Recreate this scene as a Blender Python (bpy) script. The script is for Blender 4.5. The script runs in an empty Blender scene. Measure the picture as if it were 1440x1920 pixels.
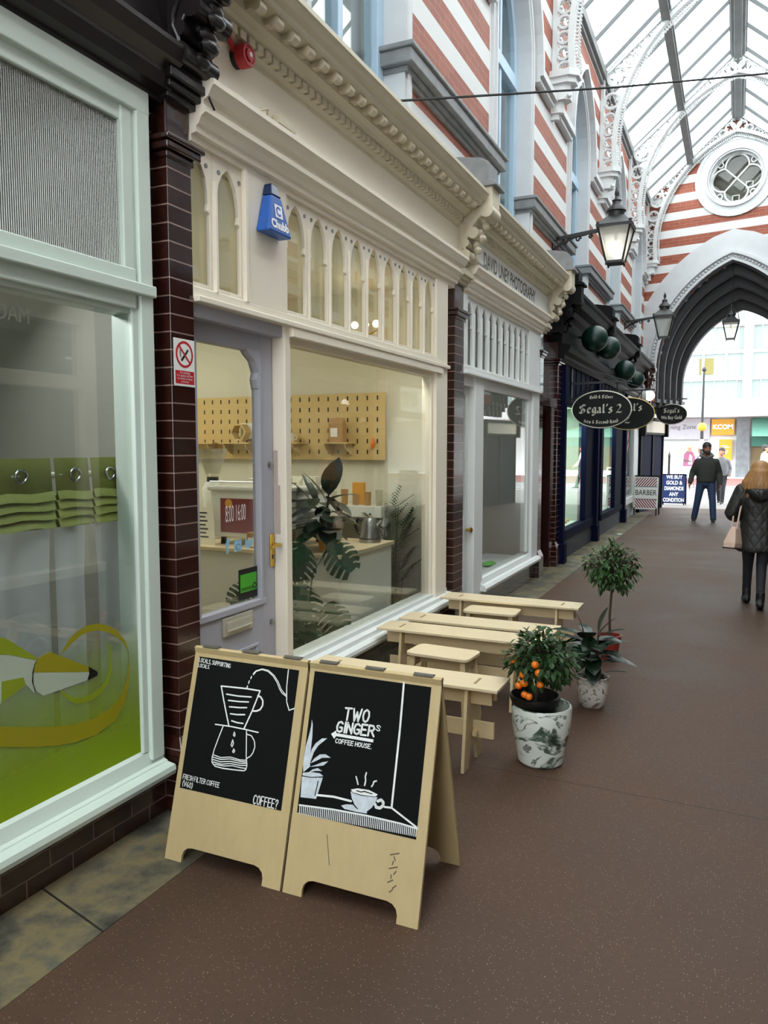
import bpy, bmesh, math, random
from mathutils import Vector, Matrix, Euler
random.seed(11)
S = bpy.context.scene
COL = S.collection

# ---------------------------------------------------------------- camera, sky, exposure
cd = bpy.data.cameras.new('camera'); cam = bpy.data.objects.new('camera', cd); COL.objects.link(cam)
cd.sensor_fit = 'AUTO'; cd.sensor_width = 36; cd.lens = 27; cd.clip_start = .05; cd.clip_end = 300
cam.location = (2.34, 0, 1.72)
cam.rotation_euler = (math.radians(90 - 4.843), 0, math.radians(24.62))
S.camera = cam
W = bpy.data.worlds.new('sky'); S.world = W; W.use_nodes = True
bg = W.node_tree.nodes['Background']
bg.inputs['Color'].default_value = (.92, .97, 1.0, 1); bg.inputs['Strength'].default_value = 2.3
S.view_settings.view_transform = 'Standard'; S.view_settings.look = 'None'
S.view_settings.gamma = 1; S.view_settings.use_curve_mapping = False
S.view_settings.exposure = 1.45
S.cycles.max_bounces = 10; S.cycles.transparent_max_bounces = 24
S.cycles.caustics_reflective = False; S.cycles.caustics_refractive = False
S.cycles.sample_clamp_indirect = 6

def lamp(name, kind, loc, energy, color=(1, 1, 1), size=.3, size_y=None, rot=(0, 0, 0), parent=None):
    l = bpy.data.lights.new(name, kind); l.energy = energy; l.color = color
    if kind == 'AREA':
        l.size = size
        if size_y: l.shape = 'RECTANGLE'; l.size_y = size_y
    elif kind == 'POINT': l.shadow_soft_size = size
    o = bpy.data.objects.new(name, l); COL.objects.link(o); o.location = loc; o.rotation_euler = rot
    if parent: o.parent = parent
    return o
# ceiling lamps and two added fill strips inside the shops
WARM = (1, .95, .83)
lamp('coffee_shop_light', 'AREA', (-2.75, 4.6, 3.06), 17, WARM, 1.2, 1.6)
lamp('counter_fill_light', 'AREA', (-.17, 5.0, 2.44), 7, WARM, .06, 2.0)  # unseen strip added behind the transom to brighten the counter face
lamp('curtain_shop_light', 'AREA', (-2.2, 1.4, 3.1), 2.5, (1, .95, .82), 1.2, 1.0)
lamp('curtain_fill_light', 'AREA', (-.55, 1.4, 2.46), 9, (.98, .99, 1), .1, 2.0, (0, math.radians(-38), 0))  # added out of sight behind the transom to brighten the net curtain
lamp('photo_shop_light', 'AREA', (-1.5, 8.2, 2.9), 16, (.95, 1, .98), 1.0, 1.0)
lamp('jeweller_window_light', 'AREA', (-.35, 12.8, 2.38), 34, (.9, 1, .93), .4, 1.4)
lamp('jeweller_second_light', 'AREA', (-.35, 16.5, 2.38), 24, (.9, 1, .93), .4, 1.4)

# ---------------------------------------------------------------- materials
def lin(c): return tuple(((v / 255) / 12.92 if v / 255 <= .04045 else ((v / 255 + .055) / 1.055) ** 2.4) for v in c) + (1,)
class NT:
    def __init__(s, name):
        s.m = bpy.data.materials.new(name); s.m.use_nodes = True; s.t = s.m.node_tree; s.n = s.t.nodes; s.l = s.t.links
        s.b = s.n['Principled BSDF']; s.out = s.n['Material Output']
    def add(s, typ, **kw):
        n = s.n.new(typ)
        for k, v in kw.items():
            if k.startswith('i_'): n.inputs[k[2:].replace('_', ' ')].default_value = v
            else: setattr(n, k, v)
        return n
    def link(s, a, b): s.l.new(a, b)
    def math(s, op, a, b=None, c=None):
        n = s.n.new('ShaderNodeMath'); n.operation = op
        for i, v in enumerate((a, b, c)):
            if v is None: continue
            if hasattr(v, 'is_linked'): s.l.new(v, n.inputs[i])
            else: n.inputs[i].default_value = v
        return n.outputs[0]
    def mix(s, f, a, b):
        n = s.n.new('ShaderNodeMix'); n.data_type = 'RGBA'
        for i, v in ((0, f), (6, a), (7, b)):
            if hasattr(v, 'is_linked'): s.l.new(v, n.inputs[i])
            else: n.inputs[i].default_value = v
        return n.outputs[2]
    def pos(s):
        g = s.n.new('ShaderNodeNewGeometry'); x = s.n.new('ShaderNodeSeparateXYZ'); s.l.new(g.outputs['Position'], x.inputs[0])
        return g.outputs['Position'], x.outputs
    def noise(s, scale, detail=4, vec=None, rough=.55, sc=None):
        n = s.n.new('ShaderNodeTexNoise'); n.inputs['Scale'].default_value = scale; n.inputs['Detail'].default_value = detail; n.inputs['Roughness'].default_value = rough
        if vec is not None:
            if sc:
                m = s.n.new('ShaderNodeMapping'); m.inputs['Scale'].default_value = sc; s.l.new(vec, m.inputs[0]); vec = m.outputs[0]
            s.l.new(vec, n.inputs['Vector'])
        return n.outputs[0]
    def ramp(s, f, stops):
        n = s.n.new('ShaderNodeValToRGB'); e = n.color_ramp.elements
        while len(e) < len(stops): e.new(.5)
        for k, (p, c) in zip(e, stops): k.position = p; k.color = c if len(c) == 4 else tuple(c) + (1,)
        s.l.new(f, n.inputs[0]); return n.outputs[0]
    def bump(s, h, st=.3, d=.01):
        n = s.n.new('ShaderNodeBump'); n.inputs['Strength'].default_value = st; n.inputs['Distance'].default_value = d
        s.l.new(h, n.inputs['Height']); s.l.new(n.outputs[0], s.b.inputs['Normal'])
    def objc(s): return s.n.new('ShaderNodeTexCoord').outputs['Object']
def scale(c, k): return tuple(min(1, v * k) for v in c[:3]) + (1,)
def mat(name, c, rough=.5, metal=0, var=.08, vs=6, bump=0, bs=60, coat=0, spec=None, sc=None):
    t = NT(name); c = lin(c); b = t.b
    b.inputs['Roughness'].default_value = rough; b.inputs['Metallic'].default_value = metal
    if coat: b.inputs['Coat Weight'].default_value = coat
    if spec is not None: b.inputs['Specular IOR Level'].default_value = spec
    o = t.objc()
    n = t.noise(vs, 5, o, sc=sc)
    t.link(t.mix(n, scale(c, 1 - var * 1.6), scale(c, 1 + var * 1.6)), b.inputs['Base Color'])
    if bump: t.bump(t.noise(bs, 4, o), bump, .004)
    return t.m
def emit(name, c, st):
    t = NT(name); t.b.inputs['Base Color'].default_value = lin(c); t.b.inputs['Emission Color'].default_value = lin(c); t.b.inputs['Emission Strength'].default_value = st
    return t.m
def glass(name, tint=(245, 248, 246), ior=1.5, boost=1.0, haze=0, hazec=(230, 230, 225), rough=0.0):
    t = NT(name); t.n.remove(t.b)
    tr = t.add('ShaderNodeBsdfTransparent'); tr.inputs[0].default_value = lin(tint)
    gl = t.add('ShaderNodeBsdfGlossy'); gl.inputs['Roughness'].default_value = rough
    g = t.add('ShaderNodeNewGeometry'); dt = t.add('ShaderNodeVectorMath', operation='DOT_PRODUCT'); t.link(g.outputs['Normal'], dt.inputs[0]); t.link(g.outputs['Incoming'], dt.inputs[1])
    f0 = ((ior - 1) / (ior + 1)) ** 2 * boost     # Schlick reflectance, the same from both sides of a thin pane
    f = t.math('MULTIPLY_ADD', t.math('POWER', t.math('SUBTRACT', 1.0, t.math('ABSOLUTE', dt.outputs['Value'])), 5.0), 1 - f0, f0)
    mx = t.add('ShaderNodeMixShader'); t.link(f, mx.inputs[0]); t.link(tr.outputs[0], mx.inputs[1]); t.link(gl.outputs[0], mx.inputs[2])
    o = mx.outputs[0]
    if haze:
        df = t.add('ShaderNodeBsdfDiffuse'); df.inputs[0].default_value = lin(hazec)
        tl = t.add('ShaderNodeBsdfTranslucent'); tl.inputs[0].default_value = lin(hazec)
        m3 = t.add('ShaderNodeMixShader'); m3.inputs[0].default_value = .5; t.link(df.outputs[0], m3.inputs[1]); t.link(tl.outputs[0], m3.inputs[2])
        m2 = t.add('ShaderNodeMixShader'); m2.inputs[0].default_value = haze; t.link(o, m2.inputs[1]); t.link(m3.outputs[0], m2.inputs[2]); o = m2.outputs[0]
    t.link(o, t.out.inputs[0]); return t.m
def brick_mat(name, c1, c2, mortar, rough, bw=.225, bh=.075, ms=.004, coat=0, bump=.25):
    t = NT(name); p, x = t.pos()
    cv = t.add('ShaderNodeCombineXYZ'); t.link(t.math('ADD', x[0], x[1]), cv.inputs[0]); t.link(x[2], cv.inputs[1])
    b = t.add('ShaderNodeTexBrick'); t.link(cv.outputs[0], b.inputs['Vector'])
    b.inputs['Scale'].default_value = 1; b.inputs['Brick Width'].default_value = bw; b.inputs['Row Height'].default_value = bh
    b.inputs['Mortar Size'].default_value = ms; b.inputs['Mortar Smooth'].default_value = .2; b.inputs['Bias'].default_value = -.1
    b.inputs['Color1'].default_value = lin(c1); b.inputs['Color2'].default_value = lin(c2); b.inputs['Mortar'].default_value = lin(mortar)
    n = t.noise(14, 5, p)
    t.link(t.mix(t.math('MULTIPLY', n, .5), b.outputs['Color'], t.mix(.5, b.outputs['Color'], (0.02, .012, .01, 1))), t.b.inputs['Base Color'])
    t.b.inputs['Roughness'].default_value = rough
    if coat: t.b.inputs['Coat Weight'].default_value = coat; t.b.inputs['Coat Roughness'].default_value = .08
    h = t.math('ADD', t.math('MULTIPLY', b.outputs['Fac'], -1.0), t.math('MULTIPLY', t.noise(30, 3, p), .35))
    t.bump(h, bump, .006); return t.m
def stripe_mat(name, z0, per, red, white=(218, 219, 219), quoin=False):
    t = NT(name); p, x = t.pos()
    m = t.math('LESS_THAN', t.math('MODULO', t.math('ADD', x[2], 10 * per - z0), per), red)
    if quoin:  # white quoins either side of each window, red fields between them
        d = t.math('PINGPONG', t.math('ADD', x[1], 3.735 * 8 - 6.585), 3.735 / 2)
        m = t.math('MULTIPLY', m, t.math('MAXIMUM', t.math('LESS_THAN', d, 1.0), t.math('GREATER_THAN', x[2], 6.2)))
    cv = t.add('ShaderNodeCombineXYZ'); t.link(t.math('ADD', x[0], x[1]), cv.inputs[0]); t.link(x[2], cv.inputs[1])
    b = t.add('ShaderNodeTexBrick'); t.link(cv.outputs[0], b.inputs['Vector'])
    for k, v in (('Scale', 1), ('Brick Width', .23), ('Row Height', .077), ('Mortar Size', .004), ('Mortar Smooth', .3)): b.inputs[k].default_value = v
    b.inputs['Color1'].default_value = lin((166, 90, 62)); b.inputs['Color2'].default_value = lin((146, 74, 50)); b.inputs['Mortar'].default_value = lin((170, 128, 112))
    n = t.noise(9, 6, p)
    red_c = t.mix(t.math('MULTIPLY', n, .5), b.outputs['Color'], lin((120, 58, 46)))
    wc = t.mix(t.noise(3, 5, p), scale(lin(white), .93), scale(lin(white), 1.03))
    t.link(t.mix(m, wc, red_c), t.b.inputs['Base Color']); t.b.inputs['Roughness'].default_value = .6
    t.bump(t.noise(80, 3, p), .08, .003); return t.m
def wood(name, c, ax=0, rough=.45, var=.1):
    t = NT(name); o = t.objc(); c = lin(c)
    sc = [14, 14, 14]; sc[ax] = 1.2
    n = t.noise(2.2, 6, o, sc=sc); n2 = t.noise(1.6, 3, o)
    a = t.mix(n, scale(c, 1 - var * 1.5), scale(c, 1 + var))
    t.link(t.mix(t.math('MULTIPLY', n2, .35), a, scale(c, .82)), t.b.inputs['Base Color']); t.b.inputs['Roughness'].default_value = rough
    t.bump(n, .05, .002); return t.m

M = {}
M['cream'] = mat('cream_paint', (236, 226, 208), .42, var=.03, vs=3)
M['cornice'] = mat('aged_cream_paint', (206, 196, 172), .45, var=.05, vs=5)
M['pale'] = mat('pale_green_white_paint', (206, 218, 208), .38, var=.03, vs=4)
M['white'] = mat('white_paint', (228, 230, 228), .45, var=.03, vs=4)
M['grey_white'] = mat('grey_white_stone_paint', (202, 204, 206), .5, var=.05, vs=5)
M['stone_grey'] = mat('weathered_grey_moulding', (128, 130, 132), .55, var=.25, vs=9)
M['lavender'] = mat('lavender_grey_paint', (176, 176, 188), .4, var=.03)
M['blue_frame'] = mat('pale_blue_paint', (176, 200, 220), .45, var=.03)
M['brown_brick'] = brick_mat('brown_glazed_brick', (58, 26, 20), (46, 20, 16), (128, 104, 98), .16, coat=.6, ms=.0035)
M['pillar_brick'] = brick_mat('brown_glazed_pillar_brick', (56, 25, 19), (42, 18, 14), (150, 124, 116), .14, bw=7.0, bh=.08, coat=.25, ms=.0035)
M['brown_paint'] = mat('brown_gloss_paint', (50, 26, 22), .22, coat=.4, var=.1)
M['dark_fascia'] = mat('black_brown_paint', (30, 25, 27), .28, var=.15, bump=.1)
M['navy'] = mat('navy_gloss_paint', (8, 13, 42), .7, var=.1, spec=.08)
M['black_paint'] = mat('black_gloss_paint', (9, 9, 11), .6, var=.1, spec=.18)
M['navy_grey'] = mat('blue_grey_stall_tiles', (32, 36, 48), .6, var=.1)
M['stripes'] = stripe_mat('striped_brick_and_white_courses', 4.755, .41, .23, quoin=True)
M['stripes_end'] = stripe_mat('striped_gable_courses', 7.215, .428, .232)
M['glass'] = glass('shop_glass', ior=1.62, boost=1.5)
M['glass_up'] = glass('upper_window_glass', ior=1.6, boost=1.2)
M['lantern_glass'] = glass('lantern_glass', haze=.38, hazec=(235, 236, 232))
M['roof_glass'] = glass('roof_glass', tint=(248, 252, 250), haze=.06, hazec=(225, 240, 235))
M['iron_white'] = mat('white_painted_iron', (206, 208, 208), .5, var=.04)
M['iron_grey'] = mat('grey_painted_iron', (120, 122, 122), .55, var=.2, vs=4)
M['roof_bar'] = mat('dark_glazing_bar', (92, 96, 98), .6, var=.1)
M['iron_black'] = mat('black_iron', (22, 22, 24), .45, var=.1)
M['lantern_metal'] = mat('dark_bronze_metal', (46, 46, 46), .45, metal=.3, var=.1)
M['ply'] = wood('birch_plywood', (188, 166, 122), 2, .45)
M['ply_top'] = wood('pale_birch_top', (226, 207, 172), 0, .35)
M['ply_side'] = wood('birch_panel', (216, 194, 152), 0, .45)
M['slot'] = mat('tenon_slot', (150, 122, 84), .6)
M['chalkboard'] = mat('matte_chalkboard', (9, 11, 11), .8, var=.1, spec=.15)
M['chalk'] = mat('white_chalk_paint', (226, 228, 226), .8, var=.05)
M['chalk_grey'] = mat('rubbed_chalk_fill', (192, 199, 207), .85, var=.2, vs=40)
M['chrome'] = mat('chrome', (200, 200, 200), .18, metal=1, var=.02)
M['steel'] = mat('brushed_steel', (160, 160, 160), .35, metal=1, var=.05)
M['brass'] = mat('brass', (212, 170, 70), .25, metal=1, var=.05)
M['red'] = mat('red_plastic', (176, 30, 40), .35, var=.03)
M['sign_red'] = mat('sign_red', (186, 24, 36), .4, var=.02)
M['blue_box'] = mat('blue_plastic', (38, 92, 176), .4, var=.05)
M['navy_lens'] = mat('dark_blue_lens', (22, 44, 84), .25)
M['black'] = mat('black_plastic', (14, 14, 15), .4)
M['dark'] = mat('dark_rubber', (26, 26, 28), .6)
M['paper'] = mat('white_paper', (232, 232, 228), .7, var=.02)
M['gold'] = mat('gold_paint', (200, 176, 110), .45, var=.05)
M['silver'] = mat('silver_lettering', (212, 208, 192), .5, var=.05)
M['sign_black'] = mat('sign_black_gloss', (11, 11, 11), .5, spec=.2)
M['globe_green'] = mat('dark_green_gloss', (8, 42, 33), .34, var=.2, bump=1.0, bs=40, spec=.4)
M['leaf_dark'] = mat('dark_green_leaf', (36, 62, 26), .5, var=.35, vs=9, spec=.3)
M['leaf_mid'] = mat('green_leaf', (46, 76, 34), .5, var=.35, vs=9, spec=.3)
M['leaf_rubber'] = mat('glossy_rubber_leaf', (22, 40, 26), .32, var=.25, vs=6, spec=.4)
M['leaf_monstera'] = mat('monstera_leaf', (30, 66, 46), .35, var=.25)
M['bark'] = mat('brown_bark', (70, 58, 46), .8, var=.2, vs=30)
M['soil'] = mat('dark_soil', (34, 27, 22), .95, var=.3, vs=60, bump=.6)
M['orange'] = mat('orange_fruit', (232, 118, 22), .35, var=.1, bump=.1, bs=120)
M['terracotta'] = mat('red_plastic_pot', (138, 44, 34), .4, var=.06)
M['wall_cream'] = mat('cream_interior_wall', (222, 219, 202), .7, var=.03, vs=2)
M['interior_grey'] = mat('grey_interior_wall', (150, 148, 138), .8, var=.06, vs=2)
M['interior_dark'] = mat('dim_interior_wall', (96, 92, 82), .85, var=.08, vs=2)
M['counter_white'] = mat('white_counter_panel', (226, 224, 214), .4, var=.02)
M['pegboard'] = wood('birch_pegboard', (214, 186, 126), 0, .5, .06)
M['machine_white'] = mat('white_enamel', (226, 228, 224), .25, var=.02)
M['burgundy'] = mat('burgundy_panel', (120, 20, 30), .35, var=.04)
M['kraft'] = mat('kraft_paper', (176, 136, 84), .75, var=.08)
M['cup'] = mat('white_paper_cup', (232, 228, 212), .6, var=.02)
M['yellow_pot'] = mat('yellow_pot_paint', (220, 156, 40), .5, var=.1)
M['clear'] = glass('clear_plastic', tint=(240, 240, 235), haze=.1)
M['vinyl_white'] = mat('white_vinyl', (236, 236, 236), .5, var=.01)
M['vinyl_blue'] = mat('pale_blue_vinyl', (150, 196, 222), .5)
M['vinyl_green'] = mat('green_sticker', (76, 178, 44), .5)
M['green_cloth'] = mat('olive_green_linen', (162, 168, 92), .8, var=.1, vs=30, bump=.2, bs=300)
M['decal_yellow'] = mat('yellow_green_vinyl', (150, 142, 18), .45, var=.06, vs=3)
M['decal_lime'] = mat('lime_vinyl', (136, 152, 28), .45, var=.06, vs=3)
M['decal_pale'] = mat('pale_grey_vinyl', (176, 188, 168), .45, var=.05, vs=3)
M['skin'] = mat('skin', (188, 132, 106), .5, var=.04)
M['skin_tan'] = mat('tan_skin', (172, 118, 94), .5, var=.05)
M['hair_blonde'] = mat('blonde_brown_hair', (158, 114, 68), .5, var=.5, vs=14, sc=(6, 6, .6))
M['hair_dark'] = mat('dark_greying_hair', (52, 48, 46), .6, var=.3, vs=40)
M['denim'] = mat('blue_denim', (46, 62, 96), .75, var=.2, vs=10)
M['denim_dark'] = mat('black_denim', (24, 25, 34), .75, var=.15)
M['jacket_man'] = mat('dark_olive_grey_jacket', (54, 55, 52), .8, var=.15, vs=12, bump=.2)
M['grey_hood'] = mat('grey_hood_cloth', (112, 112, 114), .85, var=.1)
M['shoe'] = mat('black_shoe', (20, 20, 21), .5)
M['sole'] = mat('white_sole', (200, 200, 196), .6)
M['bag'] = mat('beige_pink_leather', (206, 176, 158), .4, var=.05)
def quilt():
    t = NT('black_quilted_nylon'); o = t.objc(); sx = t.add('ShaderNodeSeparateXYZ'); t.link(o, sx.inputs[0])
    a = t.math('ADD', sx.outputs[0], t.math('MULTIPLY', sx.outputs[2], .75)); b = t.math('SUBTRACT', sx.outputs[0], t.math('MULTIPLY', sx.outputs[2], .75))
    pa = t.math('PINGPONG', t.math('ADD', a, 10.0), .055); pb = t.math('PINGPONG', t.math('ADD', b, 10.0), .055)
    h = t.math('POWER', t.math('MULTIPLY', t.math('MINIMUM', pa, pb), 18.0), .45)
    t.b.inputs['Base Color'].default_value = lin((27, 27, 24)); t.b.inputs['Roughness'].default_value = .5
    t.bump(t.math('ADD', h, t.math('MULTIPLY', t.noise(25, 4, o), .4)), .45, .012); return t.m
M['quilt'] = quilt()
def marble(name, base, dark, mid, sc, lo=.44, hi=.56):
    t = NT(name); o = t.objc()
    n1 = t.noise(1.0, 2, o, sc=(2, 2, 5)); mp = t.add('ShaderNodeVectorMath', operation='MULTIPLY_ADD'); cx = t.add('ShaderNodeCombineXYZ')
    t.link(n1, cx.inputs[0]); t.link(n1, cx.inputs[2]); t.link(cx.outputs[0], mp.inputs[0]); mp.inputs[1].default_value = (.35, .2, .35); t.link(o, mp.inputs[2])
    n = t.noise(sc, 5, mp.outputs[0], sc=(1, 1, 2.6))
    t.link(t.ramp(n, [(lo - .12, lin(dark)), (lo - .045, lin(mid)), (lo, lin(base)), (hi, lin(base)), (hi + .012, lin(dark)), (hi + .05, lin(base))]), t.b.inputs['Base Color'])
    t.b.inputs['Roughness'].default_value = .3; return t.m
M['marble_green'] = marble('green_marbled_glaze', (208, 214, 206), (30, 40, 34), (78, 96, 84), 5.2, .48, .60)
M['marble_brown'] = marble('brown_marbled_glaze', (206, 202, 194), (70, 50, 36), (140, 120, 98), 11, .45, .58)
def floor_mat():
    t = NT('brown_aggregate_asphalt'); p, x = t.pos()
    n1 = t.noise(.8, 5, p); n2 = t.noise(260, 3, p); n3 = t.noise(38, 5, p)
    base = t.ramp(n1, [(.3, lin((69, 50, 38))), (.5, lin((80, 58, 45))), (.72, lin((93, 68, 53)))])
    base = t.mix(t.math('MULTIPLY', n3, .45), base, lin((50, 38, 30)))
    v = t.add('ShaderNodeTexVoronoi'); v.inputs['Scale'].default_value = 95; t.link(p, v.inputs['Vector'])
    sp = t.math('LESS_THAN', v.outputs['Distance'], .2)
    cs = t.add('ShaderNodeSeparateColor'); t.link(v.outputs['Color'], cs.inputs[0])
    few = t.math('MULTIPLY', sp, t.math('GREATER_THAN', cs.outputs[0], .6))
    base = t.mix(t.math('MULTIPLY', few, .75), base, lin((140, 124, 110)))
    dk = t.math('MULTIPLY', sp, t.math('LESS_THAN', cs.outputs[0], .25))
    base = t.mix(t.math('MULTIPLY', dk, .7), base, lin((40, 32, 30)))
    # joints and cracks
    def line(a, slope, at, w, wob, ns):
        d = t.math('SUBTRACT', t.math('ADD', x[1], t.math('MULTIPLY', x[0], slope)), at)
        d = t.math('ADD', d, t.math('MULTIPLY', t.math('SUBTRACT', t.noise(ns, 4, p), .5), wob))
        return t.math('LESS_THAN', t.math('ABSOLUTE', d), w)
    c = line(0, .02, 3.90, .004, .02, 6); c2 = line(0, -.9, 5.2, .004, 1.4, 1.3); c3 = line(0, .05, 8.6, .006, .15, 3); c4 = line(0, 2.5, 17.5, .006, 1.5, 1.1)
    cr = t.math('MAXIMUM', t.math('MAXIMUM', c, c3), t.math('MAXIMUM', c2, c4))
    base = t.mix(t.math('MULTIPLY', cr, .75), base, lin((34, 26, 24)))
    t.link(base, t.b.inputs['Base Color'])
    t.link(t.ramp(n1, [(.3, (.5,) * 3), (.7, (.7,) * 3)]), t.b.inputs['Roughness']); t.b.inputs['Specular IOR Level'].default_value = .3
    t.bump(t.math('ADD', n3, t.math('MULTIPLY', n2, .6)), .35, .004); return t.m
M['floor'] = floor_mat()
def flag_mat():
    t = NT('worn_yellow_flagstone'); p, x = t.pos(); n = t.noise(3.2, 7, p, .65); n2 = t.noise(14, 6, p)
    c = t.ramp(n, [(.34, lin((34, 34, 30))), (.43, lin((72, 70, 60))), (.5, lin((104, 96, 76))), (.56, lin((126, 112, 78))), (.66, lin((84, 84, 76)))])
    c = t.mix(t.math('MULTIPLY', n2, .4), c, lin((72, 66, 54)))
    j = t.math('LESS_THAN', t.math('ABSOLUTE', t.math('SUBTRACT', t.math('MODULO', t.math('ADD', x[1], t.math('ADD', 9.58, t.math('MULTIPLY', x[0], .25))), .86), .43)), .005)
    t.link(t.mix(j, c, lin((30, 26, 22))), t.b.inputs['Base Color']); t.b.inputs['Roughness'].default_value = .55
    t.bump(t.math('ADD', n, t.math('MULTIPLY', n2, .5)), .5, .012); return t.m
M['flag'] = flag_mat()
def reed():
    t = NT('reeded_glass'); p, x = t.pos(); t.n.remove(t.b)
    w = t.math('SINE', t.math('MULTIPLY', x[1], 2 * math.pi / .0095))
    bp = t.add('ShaderNodeBump'); bp.inputs['Strength'].default_value = .9; bp.inputs['Distance'].default_value = .004; t.link(w, bp.inputs['Height'])
    tr = t.add('ShaderNodeBsdfTransparent'); tr.inputs[0].default_value = lin((190, 192, 182))
    gl = t.add('ShaderNodeBsdfGlossy'); gl.inputs['Roughness'].default_value = .12; t.link(bp.outputs[0], gl.inputs['Normal'])
    df = t.add('ShaderNodeBsdfDiffuse'); df.inputs[0].default_value = lin((150, 150, 138)); t.link(bp.outputs[0], df.inputs['Normal'])
    m1 = t.add('ShaderNodeMixShader'); m1.inputs[0].default_value = .3; t.link(tr.outputs[0], m1.inputs[1]); t.link(df.outputs[0], m1.inputs[2])
    m2 = t.add('ShaderNodeMixShader'); m2.inputs[0].default_value = .16; t.link(m1.outputs[0], m2.inputs[1]); t.link(gl.outputs[0], m2.inputs[2])
    t.link(m2.outputs[0], t.out.inputs[0]); return t.m
M['reed'] = reed()
def net():
    t = NT('white_net_curtain'); t.n.remove(t.b)
    tr = t.add('ShaderNodeBsdfTransparent'); df = t.add('ShaderNodeBsdfDiffuse'); df.inputs[0].default_value = lin((238, 242, 246))
    tl = t.add('ShaderNodeBsdfTranslucent'); tl.inputs[0].default_value = lin((224, 228, 232))
    a = t.add('ShaderNodeMixShader'); a.inputs[0].default_value = .35; t.link(df.outputs[0], a.inputs[1]); t.link(tl.outputs[0], a.inputs[2])
    b = t.add('ShaderNodeMixShader'); b.inputs[0].default_value = .84; t.link(tr.outputs[0], b.inputs[1]); t.link(a.outputs[0], b.inputs[2])
    t.link(b.outputs[0], t.out.inputs[0]); return t.m
M['net'] = net()
def film():
    # printed lime film on the glass: solid at the sill, its dots thinning out upwards
    t = NT('lime_printed_film'); p, x = t.pos(); t.n.remove(t.b)
    f = t.math('MULTIPLY_ADD', t.math('SUBTRACT', .95, x[2]), 1.35, 0.0); f = t.math('MINIMUM', t.math('MAXIMUM', f, 0.0), .8)
    tr = t.add('ShaderNodeBsdfTransparent'); df = t.add('ShaderNodeBsdfDiffuse'); df.inputs[0].default_value = lin((146, 172, 26))
    m = t.add('ShaderNodeMixShader'); t.link(f, m.inputs[0]); t.link(tr.outputs[0], m.inputs[1]); t.link(df.outputs[0], m.inputs[2])
    t.link(m.outputs[0], t.out.inputs[0]); return t.m
M['film'] = film()

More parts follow.
